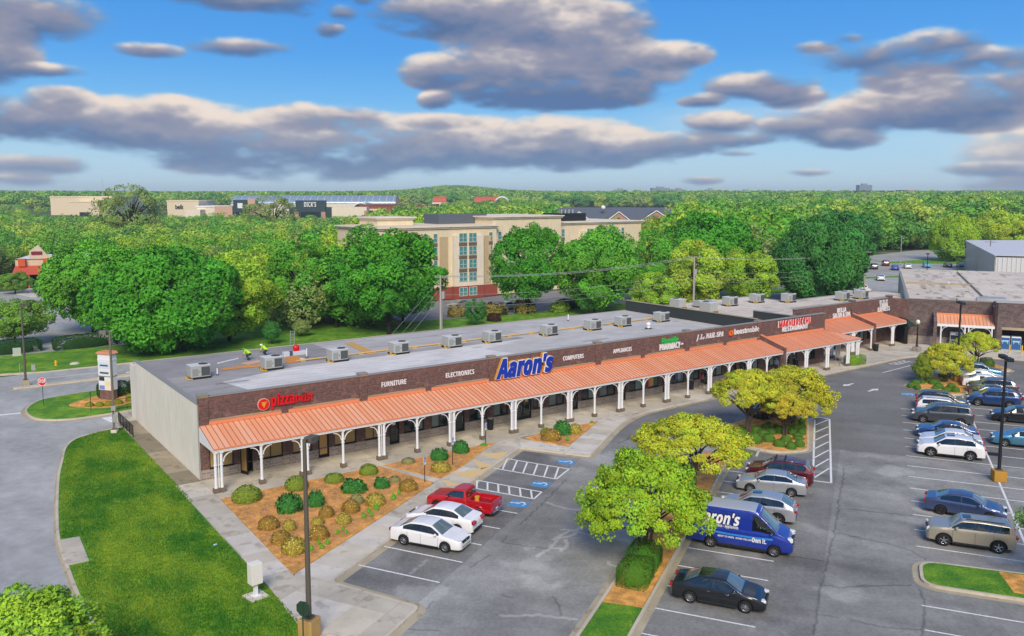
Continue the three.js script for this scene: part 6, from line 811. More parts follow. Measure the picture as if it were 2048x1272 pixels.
// =====================================================================================
// BUILDINGS BEHIND
// =====================================================================================
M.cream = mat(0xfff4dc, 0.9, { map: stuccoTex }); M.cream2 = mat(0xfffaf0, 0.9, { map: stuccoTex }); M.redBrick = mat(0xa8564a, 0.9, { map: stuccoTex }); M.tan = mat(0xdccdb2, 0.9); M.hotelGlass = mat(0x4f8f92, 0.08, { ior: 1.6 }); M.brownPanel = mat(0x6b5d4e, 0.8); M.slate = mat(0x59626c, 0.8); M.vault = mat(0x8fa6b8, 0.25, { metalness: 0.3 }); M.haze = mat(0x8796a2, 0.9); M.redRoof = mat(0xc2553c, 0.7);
{
  // the hotel
  const g = grp(), win = (x, y, w, h, z, panel = true, cols = 2) => { const W = new THREE.Group(); W.name = 'window'; W.position.set(x, y, z); g.add(W); part(W, 'frame', [box(w, 0.07, 0.1, 0, 0, 0), box(w, 0.07, 0.1, 0, h - 0.07, 0), box(w, 0.06, 0.1, 0, h * 0.42, 0), ...[...Array(cols + 1).keys()].map((k) => box(0.07, h - 0.14, 0.1, -w / 2 + 0.035 + (w - 0.07) * k / cols, 0.07, 0))], M.cream2); part(W, 'pane', box(w - 0.1, h - 0.1, 0.03, 0, 0.05, -0.02), M.hotelGlass); if (panel) part(W, 'brown_panel', box(w, 0.72, 0.06, 0, h, 0), M.brownPanel); };
  const block = (name, x0, x1, z0, z1, y0, y1, m) => part(g, name, box(x1 - x0, y1 - y0, z1 - z0, (x0 + x1) / 2, y0, (z0 + z1) / 2), m), cornice = (x0, x1, z0, z1, y) => { part(g, 'cornice', [box(x1 - x0 + 1.1, 0.22, z1 - z0 + 1.1, (x0 + x1) / 2, y, (z0 + z1) / 2), box(x1 - x0 + 0.6, 0.3, z1 - z0 + 0.6, (x0 + x1) / 2, y - 0.3, (z0 + z1) / 2)], M.cream2); };
  block('left_wing', 56, 83, -100, -82, 0, 14.3, M.cream); cornice(56, 83, -100, -82, 14.3); block('roof', 56.5, 82.5, -99.5, -82.5, 14.53, 14.6, M.tan);
  block('middle_block', 83, 101, -101, -83.2, 0, 16, M.cream); cornice(83, 101, -101, -83.2, 16); block('right_wing', 101, 127, -103, -85, 0, 14.4, M.cream); cornice(101, 127, -103, -85, 14.4); block('parapet_block', 60, 68, -98, -90, 14.6, 16, M.cream); cornice(60, 68, -98, -90, 16);
  block('roof_screen', 74, 86, -96, -90, 14.6, 16.6, M.slate); block('roof_screen', 106, 114, -96, -90, 14.6, 16.4, M.darkMetal); part(g, 'flues', [0, 1, 2, 3].map((k) => cyl(0.2, 0.2, 1, 107.5 + k * 1.1, 16.3, -91, 8)), M.galv);
  // projecting bays
  for (const [a, b, z] of [[72.2, 79.2, -81.1], [58, 64, -81.1], [108, 114.5, -84]]) { block('bay', a, b, z - 1.5, z, 2.5, 12.6, M.cream2); block('brick_bay_base', a - 0.1, b + 0.1, z - 1.5, z + 0.05, 0, 2.5, M.redBrick); for (let f = 0; f < 5; f++) for (const s of [-1, 1]) win((a + b) / 2 + s * 1.15 - (a === 72.2 ? 0.3 : 0), f ? 0.85 + 2.62 * f : 0.5, 1.9, 1.75, z + 0.08, f > 0 && f < 4); }
  block('brick_base', 56, 83, -82.3, -81.75, 0, 2.4, M.redBrick); for (const x of [66.2, 68.4, 81.5, 84.6, 87.2, 90.6, 95, 103, 117, 121]) for (let f = 1; f < 5; f++) win(x, 0.9 + 2.62 * f, 0.95, 1.7, x > 101 ? -84.9 : x > 83 ? -83.1 : -81.9, f < 4, 1);
  for (const [x, z] of [[70.3, -81.9], [80.6, -81.9]]) part(g, 'recess_panel', box(1.9, 9.7, 0.05, x, 2.7, z), mat(0xd6c4a2, 0.9, { map: stuccoTex }));
  put(g, 'hotel', 'cream five storey hotel with brick base behind the trees', 'building');
}
const P2 = (px, d) => { const a = Math.atan((px - 1024) / 1709), c = Math.cos(VIEW), s = Math.sin(VIEW), f = d, r = d * Math.tan(a); return [-16.66 + f * c + r * s, 61.6 - f * s + r * c]; };   // a bearing across the view and a depth
const faceTurn = VIEW - Math.PI / 2;   // fronts that look back along the view
function far(px, d) { const [x, z] = P2(px, d); return grp(x, hillAt(x, z) - 0.3, z, faceTurn); }
{
  // mall: sand coloured stores, a long glass vault, dark entrance blocks
  let g = far(162, 720); part(g, 'wall', [box(52, 15, 60, 0, 0, -30), box(30, 11, 20, 14, 0, 8)], M.tan); part(g, 'coping', [box(52.6, 1, 60.6, 0, 15, -30), box(30.6, 0.8, 20.6, 14, 11, 8)], M.cream); part(g, 'door_recess', box(9, 3, 1, 12, 0, 18.2), M.dark); put(g, 'department_store', 'windowless sand coloured store at the far left', 'building');
  g = far(365, 700); part(g, 'wall', box(26, 13, 40, 0, 0, -20), M.tan); part(g, 'coping', box(26.6, 1, 40.6, 0, 13, -20), M.cream); part(g, 'lettering', letters('belk', fontSans, 2.2, 6.5, 0.4, 0, 0.04).translate(-6, 7, 0.1), M.black); put(g, 'department_store', 'sand coloured store with belk lettering', 'building');
  g = far(425, 690); part(g, 'wall', [box(26, 9, 30, 0, 0, -15), box(12, 7, 14, -12, 0, 5)], M.cream2); part(g, 'roof', box(27, 1, 31, 0, 9, -15), M.white); put(g, 'store_wing', 'low white roofed wing beside the sand coloured stores', 'building');
  g = far(627, 740); const va = new THREE.CylinderGeometry(15, 15, 142, 24, 1, false, 0, Math.PI).rotateZ(Math.PI / 2).scale(1, 0.5, 1); part(g, 'glass_vault', va.translate(0, 10.5, -14), M.vault); for (let k = 0; k < 24; k++) { const rb = new THREE.TorusGeometry(15.1, 0.2, 4, 20, Math.PI).rotateY(Math.PI / 2).scale(1, 0.5, 1); part(g, 'vault_rib', rb.translate(-69 + k * 6, 10.5, -14), M.cream2); } part(g, 'wall', box(142, 10.5, 34, 0, 0, -14), M.cream2); put(g, 'mall_hall', 'long glass vaulted mall hall on the left horizon', 'building');
  g = far(622, 640); part(g, 'dark_front', [box(22, 15.5, 6, 0, 0, 0), box(34, 10.5, 5, 0, 0, -2)], mat(0x1d3b40, 0.5)); part(g, 'glass', box(14, 6, 0.4, 0, 1, 3.1), M.glass); part(g, 'lettering', letters("DICK'S", fontBold, 2.6, 9, 0.4).translate(-4.5, 10.8, 3.1), M.white); part(g, 'wall', [box(18, 9.5, 30, -25, 0, -12), box(26, 10.5, 30, 29, 0, -12)], M.cream2); part(g, 'pier', [box(3, 7, 3, -10, 0, 3.4), box(3, 7, 3, 10, 0, 3.4), box(3, 8, 3, 42, 0, 3.4)], mat(0xb98f7c, 0.9)); part(g, 'red_plinth', box(26, 1.6, 0.6, 29, 0, 3.4), M.redBrick); put(g, 'sports_store', "dark green fronted DICK'S store in the middle of the mall", 'building');
  g = far(483, 680); part(g, 'tower', box(11, 15, 8, 0, 0, 0), mat(0x1d3b40, 0.5)); part(g, 'side_pier', [box(6, 16, 8, 9, 0, 0), box(14, 11, 10, 20, 0, 0), box(14, 10, 10, -13, 0, 0)], mat(0xc7a48f, 0.9)); part(g, 'emblem', box(4, 4, 0.4, 0, 8.5, 4.1), M.white); part(g, 'glass', box(8, 5, 0.4, 0, 0.5, 4.1), M.glass); put(g, 'bookstore', 'dark tower entrance left of the sports store', 'building');
  g = far(722, 660); const ar = new THREE.CylinderGeometry(8, 8, 30, 20, 1, false, 0, Math.PI).rotateX(Math.PI / 2).rotateZ(Math.PI / 2); part(g, 'arched_roof', ar.translate(0, 5.5, -14), M.vault); part(g, 'arch_glass', new THREE.CircleGeometry(7.2, 20, 0, Math.PI).translate(0, 5.5, 1.2), M.glass); part(g, 'arch_rim', new THREE.TorusGeometry(7.6, 0.5, 6, 20, Math.PI).translate(0, 5.5, 1.2), M.cream2); part(g, 'red_sign_band', box(15, 1.6, 0.5, 0, 4, 1.3), M.redBrick); part(g, 'wall', box(34, 9, 20, 2, 0, -12), M.cream); put(g, 'cinema_entrance', 'arched glass entrance right of the sports store', 'building');
  g = far(795, 650); part(g, 'wall', box(58, 11.5, 26, 0, 0, -13), M.redBrick); part(g, 'cream_panel', [box(14, 9, 0.5, -20, 0, 0.3), box(20, 8, 0.5, 6, 1, 0.3), box(8, 11, 0.5, 25, 0, 0.3)], M.cream); part(g, 'roof_band', box(59, 1, 27, 0, 11.5, -13), M.brownPanel); for (let k = 0; k < 11; k++) part(g, 'window', box(3, 2.6, 0.4, -25 + k * 5, 5.2, 0.65), M.glass); put(g, 'brick_shops', 'red brick and cream shops at the right end of the mall', 'building');
  g = far(985, 900); const bar1 = new THREE.CylinderGeometry(8, 8, 26, 20, 1, false, 0, Math.PI).rotateZ(Math.PI / 2); part(g, 'barrel_roof', bar1.translate(-6, 6, -6), M.redRoof); part(g, 'wall', box(28, 6, 16, -6, 0, -6), M.cream2); part(g, 'white_arch', new THREE.TorusGeometry(7.6, 0.9, 6, 24, Math.PI).translate(10, 6, 4), M.white); part(g, 'arch_leg', [box(1.6, 6, 1.6, 2.4, 0, 4), box(1.6, 6, 1.6, 17.6, 0, 4)], M.white); put(g, 'red_barrel_hall', 'red barrel roofed hall with a white arch on the horizon', 'building');
  g = far(880, 900); part(g, 'barrel_roof', new THREE.CylinderGeometry(6, 6, 14, 16, 1, false, 0, Math.PI).rotateZ(Math.PI / 2).translate(0, 8, 0), M.redRoof); part(g, 'wall', box(16, 8, 12, 0, 0, 0), M.cream2); put(g, 'red_barrel_hall', 'small red domed roof left of the barrel roofed hall', 'building');
  // garden hotel with grey gables
  g = far(1232, 300); const gable = (x, w, h, d, z) => { part(g, 'roof_slope', slab3([[-w / 2 - 0.6, 0], [0, h], [w / 2 + 0.6, 0]], d).translate(x, 11.6, z - d + 0.5), M.slate); part(g, 'gable_wall', slab3([[-w / 2, 0], [0, h - 0.5], [w / 2, 0]], 0.3).translate(x, 11.6, z + 0.4), mat(0xb08a76, 0.9)); part(g, 'barge_board', [bar([x - w / 2 - 0.5, 11.6, z + 0.8], [x, 11.6 + h, z + 0.8], 0.22, 4), bar([x + w / 2 + 0.5, 11.6, z + 0.8], [x, 11.6 + h, z + 0.8], 0.22, 4)], M.white); };
  part(g, 'wall', box(42, 11.8, 16, 0, 0, -9), mat(0xb08a76, 0.9)); part(g, 'main_roof', slab3([[-9, 0], [0, 4.6], [9, 0]], 42).rotateY(Math.PI / 2).translate(-21, 11.7, -9), M.slate); gable(-13, 8, 3.4, 9, 0); gable(1, 8, 3.4, 9, 0); gable(14, 11, 3.8, 9, 1.2); part(g, 'wing', box(11, 11.8, 9, 14, 0, -3), mat(0xb08a76, 0.9)); part(g, 'sign', [letters('Hilton', fontBold, 0.7, 2.6, 0.1).translate(12.6, 13, 1.8), letters('Garden Inn', fontBold, 0.8, 5.4, 0.1).translate(11.4, 12, 1.8)], mat(0xa01826, 0.5)); part(g, 'dish', new THREE.SphereGeometry(0.9, 12, 6, 0, 6.3, 0, 1).rotateX(1).translate(-4, 16.4, -4), M.white); put(g, 'garden_hotel', 'grey gabled hotel roof showing above the trees', 'building');
  // towers on the horizon
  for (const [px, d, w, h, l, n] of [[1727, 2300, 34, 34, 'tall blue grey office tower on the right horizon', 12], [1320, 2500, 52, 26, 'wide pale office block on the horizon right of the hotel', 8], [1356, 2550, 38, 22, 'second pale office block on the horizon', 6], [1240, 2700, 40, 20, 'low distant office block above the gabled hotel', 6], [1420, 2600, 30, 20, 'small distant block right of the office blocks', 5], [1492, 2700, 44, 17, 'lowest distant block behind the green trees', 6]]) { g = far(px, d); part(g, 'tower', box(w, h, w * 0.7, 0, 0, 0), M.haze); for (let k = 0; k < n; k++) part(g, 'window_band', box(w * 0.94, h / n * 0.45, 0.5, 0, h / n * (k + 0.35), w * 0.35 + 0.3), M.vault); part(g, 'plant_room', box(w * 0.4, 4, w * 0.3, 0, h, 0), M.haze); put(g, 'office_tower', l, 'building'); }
  g = far(1755, 1300); part(g, 'wall', [box(60, 14, 30, 0, 0, 0), box(20, 16, 30, 44, 0, 0)], mat(0xa38f84, 0.9)); part(g, 'roof', box(62, 1, 31, 0, 14, 0), M.darkMetal); put(g, 'long_brick_hall', 'long brown hall below the distant tower', 'building');
  for (const [px, d, w, h, c, l] of [[1720, 620, 18, 6.5, 0xe8e8e4, 'white roofed shed among the trees below the tower'], [1765, 640, 14, 6.5, 0xdfe2e4, 'second white roofed shed among the right hand trees'], [1520, 700, 12, 7, 0xbfc3c6, 'pale grey gabled house in the trees'], [1484, 690, 11, 7, 0xc8b28a, 'tan gabled house in the trees'], [1380, 820, 24, 6, 0xd5cfc4, 'low pale roof near the horizon']]) { g = far(px, d); part(g, 'wall', box(w, h, 10, 0, 0, 0), M.cream); part(g, 'roof', slab3([[-5.6, 0], [0, 2.6], [5.6, 0]], w + 1).rotateY(Math.PI / 2).translate(-w / 2 - 0.5, h, 0), mat(c, 0.7)); put(g, 'far_house', l, 'building'); }
  // thin masts
  g = far(206, 760); part(g, 'mast', cyl(0.3, 0.12, 34, 0, 0, 0, 6), M.galv); put(g, 'radio_mast', 'thin mast above the far left store', 'mast');
}
{
  // red roofed restaurant at the left
  const g = grp(10, 0, -157, -0.3), wall = mat(0xe6dccb, 0.9, { map: stuccoTex });
  part(g, 'wall', box(20, 6.2, 16, 4, 0, -8), wall); part(g, 'parapet', [slab3([[-6, 6.2], [-3, 6.2], [-3, 8], [-1.2, 9.4], [0.6, 7], [5, 6.6], [14, 6.6], [14, 6.2]], 0.5).translate(0, 0, -0.2)], wall); part(g, 'roof', box(19, 0.2, 15, 4, 6.05, -8), M.white);
  part(g, 'tiled_porch_roof', slab3([[0, 0], [4.6, 0], [0, 1.7]], 13).rotateY(-Math.PI / 2).translate(7, 3, 0), M.redRoof); for (const x of [-5.6, -2.6, 0.4, 3.4, 6.4]) part(g, 'porch_post', box(0.35, 3, 0.35, x, 0, 4.2), M.redRoof); for (const x of [-4.5, 0.5, 2.6]) part(g, 'orange_dormer', box(1.4, 1.7, 1.2, x, 4.6, 0.5), mat(0xc9582a, 0.8)); part(g, 'dark_porch', box(12, 2.8, 0.2, 0.5, 0, 0.2), M.dark); part(g, 'wall_ornament', box(2.2, 0.7, 0.2, -1.5, 7.2, 0.4), mat(0x7a2230, 0.8));
  put(g, 'restaurant', 'cream restaurant with red tiled porch at the left', 'building');
  bed([[2.5, -143], [4.6, -135], [10, -135], [12, -150], [6, -153]], 'path', 'pale path to the red roofed restaurant', M.concrete, 0.03);
}
scene.fog = new THREE.FogExp2(0xc9d8e2, 0.0002);

// =====================================================================================
// LAMPS, SIGNS, POLES, ROOF UNITS, PEOPLE AND SMALL THINGS
// =====================================================================================
M.plinth = mat(0xdcb877, 0.9, { map: concreteTex }); M.plinthYellow = mat(0xdba944, 0.85, { map: concreteTex }); M.post = mat(0x5c564a, 0.6); M.vest = mat(0xb6e61e, 0.8); M.wood = mat(0xc9a25e, 0.85); M.card = mat(0xc98d52, 0.9); M.unit = mat(0xb7bab6, 0.55, { metalness: 0.25 }); M.coil = mat(0x4a4f50, 0.7); M.signBlueP = mat(0x2b62b8, 0.6); M.yellow = mat(0xe6b820, 0.6); M.greenPost = mat(0x23402f, 0.7); M.wire = mat(0xaeb2ae, 0.6);
function lampPost(x, z, h, { base = 0.9, baseM = M.plinth, poleM = M.post, heads = 1, turn = 0, y = 0, bw = 0.62, hw = 0.6 } = {}, label) {
  const g = grp(x, y, z, turn); if (base) part(g, 'plinth', rbox(bw, base, bw, 0, 0, 0, 0.05), baseM);
  part(g, 'base_plate', box(0.4, 0.08, 0.4, 0, base, 0), M.post); part(g, 'pole', new THREE.CylinderGeometry(0.09, 0.13, h - base, 8).translate(0, base + (h - base) / 2, 0), poleM);
  for (const s of heads === 2 ? [-1, 1] : [1]) { const hd = new THREE.Group(); hd.name = 'lamp_head'; g.add(hd); part(hd, 'arm', box(0.3, 0.08, 0.08, s * 0.18, h - 0.12, 0), poleM); part(hd, 'housing', rbox(hw, 0.26, 0.42, s * (0.22 + hw / 2), h - 0.24, 0, 0.03), poleM); part(hd, 'lens', box(hw - 0.12, 0.02, 0.34, s * (0.22 + hw / 2), h - 0.262, 0), M.white); }
  return put(g, 'lamp_post', label, 'lamp post');
}
lampPost(-2.2, 25.35, 9.5, { base: 0.95, bw: 0.78, turn: LOT }, 'tall brown lamp post on a tan plinth nearest the camera'); lampPost(-2.45, -17.3, 9.0, { base: 0.3, baseM: M.concrete, bw: 0.5, poleM: M.bronze, turn: 2.6 }, 'lamp post with meter boxes behind the lawn by the railing'); lampPost(-6.4, -43.2, 9.05, { base: 0.7, baseM: M.pan, turn: 0.2, y: ROAD }, 'lamp post on the median at the left edge');
lampPost(...lot(23.2, 53.2), 9.2, { base: 0.8, baseM: M.plinthYellow, poleM: M.darkMetal, heads: 2, turn: 0.75, y: ROAD, bw: 0.85, hw: 0.75 }, 'black twin lamp post on a yellow plinth between the bays'); lampPost(...lot(58.8, 53.2), 8.9, { base: 0.6, baseM: M.plinthYellow, poleM: M.darkMetal, heads: 2, turn: 0.75, hw: 0.75 }, 'black twin lamp post on the far shrub island'); lampPost(199, -53.5, 5.6, { base: 0, poleM: M.darkMetal, heads: 2, turn: 0.75 }, 'small black lamp post behind the large store roof'); lampPost(224, -75, 8.5, { base: 0, poleM: M.galv, turn: 0.5 }, 'slim grey lamp post by the far road');
for (const s of [[-2.45, -17.3]]) { const g = grp(s[0] + 0.05, 0, s[1] + 0.16); part(g, 'case', [rbox(0.35, 0.4, 0.18, -0.1, 2.0, 0, 0.02), rbox(0.3, 0.7, 0.2, 0, 0.95, 0, 0.02)], M.galv); part(g, 'conduit', bar([0, 0, 0.02], [0, 2, 0.02], 0.03), M.galv); put(g, 'meter_box', 'grey meter boxes strapped to the lamp post behind the lawn', 'box'); }
{ const [x, z] = lot(77.4, 49.9), g = grp(x, 0, z); part(g, 'plinth', rbox(0.85, 0.6, 0.85, 0, 0, 0, 0.05), M.block); part(g, 'pole', [cyl(0.12, 0.07, 3.0, 0, 0.6, 0, 10), cyl(0.2, 0.12, 0.3, 0, 0.6, 0, 10)], M.black); part(g, 'globe', new THREE.SphereGeometry(0.26, 14, 10).scale(1, 1.2, 1).translate(0, 3.9, 0), mat(0xe8ead8, 0.3)); part(g, 'finial', cyl(0.06, 0.0, 0.16, 0, 4.18, 0, 8), M.black); put(g, 'globe_lamp', 'black globe lamp on a stone plinth by the large store', 'lamp post'); }
// ---- road signs
function signPost(x, z, h, plate, label, { turn = 0, poleM = M.galv, y = 0 } = {}) { const g = grp(x, y, z, turn); part(g, 'post', bar([0, 0, 0], [0, h, 0], 0.03), poleM); plate(g); return put(g, 'road_sign', label, 'sign'); }
const octagon = (r) => [...Array(8).keys()].map((k) => [r * Math.cos((k + 0.5) * Math.PI / 4), r * Math.sin((k + 0.5) * Math.PI / 4)]);
signPost(-6.1, -32, 2.7, (g) => { part(g, 'white_border', slab3(octagon(0.42), 0.01).translate(0, 2.36, 0.03), M.white); part(g, 'red_plate', slab3(octagon(0.385), 0.012).translate(0, 2.36, 0.034), M.red); part(g, 'lettering', letters('STOP', fontBold, 0.25, 0.62, 0.01).translate(-0.31, 2.24, 0.05), M.white); }, 'red STOP sign at the edge of the grass island', { turn: -0.5, poleM: M.greenPost });
signPost(-2.8, 26.1, 2.2, (g) => part(g, 'plate_back', slab3(octagon(0.38), 0.02).translate(0, 1.85, 0.03), M.greenPost), 'dark back of a stop sign beside the nearest lamp post', { turn: 2.15, poleM: M.greenPost });
signPost(-6.95, -42.6, 2.7, (g) => part(g, 'yellow_plate', box(0.62, 0.62, 0.02, 0, 2.0, 0.03, 0, 0, Math.PI / 4).translate(1.4, 0.4, 0).translate(0, 0, 0).translate(-0.0, 0, 0), M.yellow), 'yellow warning sign on the median', { turn: 1.0, y: ROAD }); signPost(-5.7, -42.5, 2.4, (g) => part(g, 'grey_plate', box(0.45, 0.6, 0.02, 0, 1.8, 0.03), M.galv), 'grey sign back on the median', { turn: 2.4, y: ROAD }); signPost(-2.75, -26.6, 1.9, (g) => part(g, 'green_plate', box(0.08, 0.3, 0.03, 0, 1.6, 0.02), M.greenPost), 'slim green marker post on the grass island', { poleM: M.greenPost });
for (const [x, z, h, l] of [[13.0, 9.75, 1.95, 'nearest'], [16.75, 7.5, 2.2, 'middle'], [21.8, 4.55, 1.85, 'farthest']]) signPost(x, z, h, (g) => { part(g, 'plate', box(0.34, 0.6, 0.015, 0, h - 0.62, 0.03), M.white); part(g, 'blue_panel', box(0.26, 0.3, 0.006, 0, h - 0.42, 0.041), M.signBlueP); part(g, 'symbol', [new THREE.TorusGeometry(0.06, 0.015, 4, 12).translate(0, h - 0.3, 0.048), cyl(0.025, 0.025, 0.01, 0, 0, 0, 8).rotateX(1.57).translate(0, h - 0.18, 0.048)], M.white); part(g, 'lettering', box(0.2, 0.03, 0.006, 0, h - 0.1, 0.041), mat(0x2f7a4a, 0.6)); }, `${l} blue accessible bay sign on a dark post`, { turn: LOT + 0.0, poleM: M.darkMetal });
{ // tall sign of the shopping centre
  const g = grp(-0.35, 0, -31, -0.95), w = 1.55, d = 0.85; part(g, 'cabinet', [box(w, 3.0, d, 0, 1.0, 0), box(w + 0.06, 0.16, d + 0.06, 0, 4.0, 0), box(w, 0.55, d, 0, 4.16, 0)], mat(0xdfe2e6, 0.6)); part(g, 'base', box(w - 0.1, 1.0, d - 0.1, 0, 0, 0), M.brick); part(g, 'roof', slab3([[-w / 2 - 0.15, 0], [w / 2 + 0.15, 0], [w / 2 - 0.1, 0.22], [-w / 2 + 0.1, 0.22]], d + 0.3).translate(0, 4.71, -d / 2 - 0.15), M.copperTop);
  const pnl = (x, y, ww, hh, m) => part(g, 'name_panel', box(ww, hh, 0.02, x, y, d / 2 + 0.01), m); pnl(0, 3.2, 1.36, 0.66, mat(0xc9d6e6, 0.5)); pnl(0, 2.45, 1.36, 0.66, mat(0xdcdfe2, 0.5)); pnl(-0.36, 1.95, 0.64, 0.4, mat(0x2b2f36, 0.5)); pnl(0.36, 1.95, 0.64, 0.4, mat(0xd8e4da, 0.5)); pnl(-0.36, 1.5, 0.64, 0.4, mat(0xe4e6ee, 0.5)); pnl(0.36, 1.5, 0.64, 0.4, mat(0xe6d2a8, 0.5)); pnl(-0.36, 1.06, 0.64, 0.4, mat(0x7a8ec8, 0.5)); pnl(0.36, 1.06, 0.64, 0.4, mat(0xead9c0, 0.5)); part(g, 'divider', box(w + 0.04, 0.05, d + 0.04, 0, 2.38, 0), M.darkMetal); part(g, 'panel_print', [box(1.0, 0.16, 0.01, 0, 3.45, d / 2 + 0.025), box(1.1, 0.18, 0.01, 0, 2.68, d / 2 + 0.025)], mat(0x39506e, 0.6));
  put(g, 'centre_sign', 'tall pale shopping centre sign with many panels and orange cap', 'sign');
}
// ---- box on a post by the pavement, hydrant, bins, rails
{ const g = grp(-2.85, 0, 19.85, 0.15); part(g, 'slab', box(1.0, 0.08, 1.0, 0, -0.04, 0), M.concrete); part(g, 'foot', box(0.4, 0.03, 0.4, 0, 0.04, 0), M.white); part(g, 'post', box(0.18, 0.7, 0.18, 0, 0.05, 0), M.white); part(g, 'cabinet', rbox(0.62, 1.1, 0.5, 0, 0.7, 0, 0.02), mat(0xe4e1d8, 0.7)); put(g, 'utility_cabinet', 'white cabinet on a short post beside the lawn pavement', 'box'); }
{ const g = grp(-2.1, 0, -53.4); part(g, 'barrel', [cyl(0.13, 0.12, 0.5, 0, 0, 0, 12), new THREE.SphereGeometry(0.13, 12, 6).translate(0, 0.52, 0), cyl(0.2, 0.2, 0.05, 0, 0, 0, 12)], M.yellow); part(g, 'outlet', [bar([-0.2, 0.34, 0], [0.2, 0.34, 0], 0.06), bar([0, 0.34, 0], [0, 0.34, 0.2], 0.07)], M.yellow); put(g, 'fire_hydrant', 'yellow fire hydrant on the lawn behind the road', 'hydrant'); }
{ const g = grp(-0.1, 0, -53); part(g, 'stone', new THREE.IcosahedronGeometry(0.5, 1).scale(1.2, 0.5, 0.9), mat(0xc8c4ba, 0.9)); put(g, 'stone', 'pale flat stone on the lawn behind the road', 'stone'); }
{ const g = grp(-5.2, 0, -63.6); part(g, 'case', rbox(0.9, 0.95, 0.7, 0, 0, 0, 0.04), mat(0xb8c2b8, 0.7)); part(g, 'pad', box(1.1, 0.08, 0.9, 0, 0, 0), M.concrete); put(g, 'transformer_box', 'pale utility box before the dark hedge at the left', 'box'); }
for (const [x, z, l] of [[24.7, 1.0, 'black litter bin left of the double door'], [50.9, 0.6, 'black litter bin near the woman in pink'], [69.9, 0.0, 'black litter bin outside the restaurant'], [87.6, -0.35, 'black litter bin at the brick post of the recessed shops']]) { const g = grp(x, 0, z); part(g, 'body', cyl(0.26, 0.31, 0.95, 0, 0, 0, 16), M.black); part(g, 'rim', new THREE.TorusGeometry(0.31, 0.035, 6, 18).rotateX(1.57).translate(0, 0.96, 0), M.darkMetal); part(g, 'bag', cyl(0.29, 0.24, 0.1, 0, 0.95, 0, 12), mat(0x8a8a84, 0.7)); put(g, 'litter_bin', l, 'bin'); }
function railing(pts, label) { const g = grp(); for (let i = 0; i + 1 < pts.length; i++) { const [ax, az] = pts[i], [bx, bz] = pts[i + 1], L = Math.hypot(bx - ax, bz - az), n = Math.ceil(L / 0.14); part(g, 'rail', [bar([ax, 1.05, az], [bx, 1.05, bz], 0.028), bar([ax, 0.14, az], [bx, 0.14, bz], 0.022)], M.black); for (let k = 0; k <= n; k++) { const t = k / n; part(g, k % 9 ? 'baluster' : 'post', bar([mix(ax, bx, t), k % 9 ? 0.14 : 0, mix(az, bz, t)], [mix(ax, bx, t), 1.08, mix(az, bz, t)], k % 9 ? 0.011 : 0.03, 5), M.black); } } put(g, 'railing', label, 'railing'); }
railing([[-1.45, -14.8], [-1.5, -19.6], [-1.5, -20.6]], 'black steel railing beside the blank end wall'); railing([[-1.1, -24.6], [-0.9, -25.6], [3.4, -26.2]], 'black steel railing by the grass island');
// ---- utility poles and wires
const poles = [[39.5, -32, 10.3, 0, 'utility pole with transformer in front of the dark hotel tree'], [87.1, -32, 10.8, 1, 'utility pole behind the gravel roof in the middle'], [135.6, -32, 9.8, 0, 'utility pole left of the back car park'], [-60, -32, 10.4, 0, null]];
poles.forEach(([x, z, h, t, l], i) => { if (!l) return; const g = grp(x, 0, z, 0.15); part(g, 'pole', new THREE.CylinderGeometry(0.11, 0.17, h, 8).translate(0, h / 2, 0), mat(0xb3aba0, 0.9)); part(g, 'crossarm', [box(0.12, 0.12, 2.3, 0, h - 0.3, 0), box(0.1, 0.1, 1.7, 0, h - 1.3, 0)], mat(0x9a9186, 0.9)); part(g, 'insulator', [-1, -0.5, 0.5, 1].map((k) => cyl(0.05, 0.03, 0.18, 0, h - 0.18, k, 6)), M.galv); if (i === 0 || t) part(g, 'transformer', cyl(0.26, 0.26, 0.9, 0.42, h - 3.0, 0, 12), M.galv); part(g, 'conduit', bar([0.16, 0, 0.1], [0.16, h - 3, 0.1], 0.04), M.galv); put(g, 'utility_pole', l, 'pole'); });
const wire = (a, b, sag, label, r = 0.015) => { const p = []; for (let k = 0; k <= 12; k++) { const t = k / 12; p.push([mix(a[0], b[0], t), mix(a[1], b[1], t) - sag * 4 * t * (1 - t), mix(a[2], b[2], t)]); } const g = new THREE.Mesh(tubePath(p, r, 4, 24), M.wire); put(g, 'overhead_wire', label, 'wire', 'overhead wires behind the shops'); };
for (const [s, dy] of [[-1, 0], [-0.5, 0], [0.5, 0], [1, 0], [0, -2.4], [0.1, -3.3], [-0.1, -4.0]]) for (let i = 0; i < 2; i++) { const A = poles[i], B = poles[i + 1]; wire([A[0], A[2] - 0.1 + dy, A[1] + s], [B[0], B[2] - 0.1 + dy, B[1] + s], 0.9, i ? 'thin wire between the middle and right utility poles' : 'thin wire between the left and middle utility poles'); }
for (const [s, dy] of [[-1, 0], [1, 0], [0, -3]]) wire([135.6, 9.7 + dy, -32 + s], [203.8, 9 + dy, -40.3 + s], 1.2, 'thin wire from the right utility pole to the metal hall'); for (const k of [0, 1, 2]) wire([39.5, 9.8 - k * 1.2, -32], [30 + k * 1.6, 0.2, -33.5], 0.02, 'taut stay wire left of the left utility pole', 0.014);
{ const g = grp(203.8, 0, -40.3, 0.5); part(g, 'pole', cyl(0.17, 0.11, 9.4, 0, 0, 0, 8), mat(0x7a6f62, 0.9)); part(g, 'crossarm', [box(0.12, 0.12, 2.6, 0, 8.9, 0), box(0.12, 0.12, 2.2, 0, 7.6, 0), box(0.12, 0.12, 1.6, 0, 4.2, 0)], mat(0x7a6f62, 0.9)); put(g, 'utility_pole', 'brown utility pole against the grey metal hall', 'pole'); }
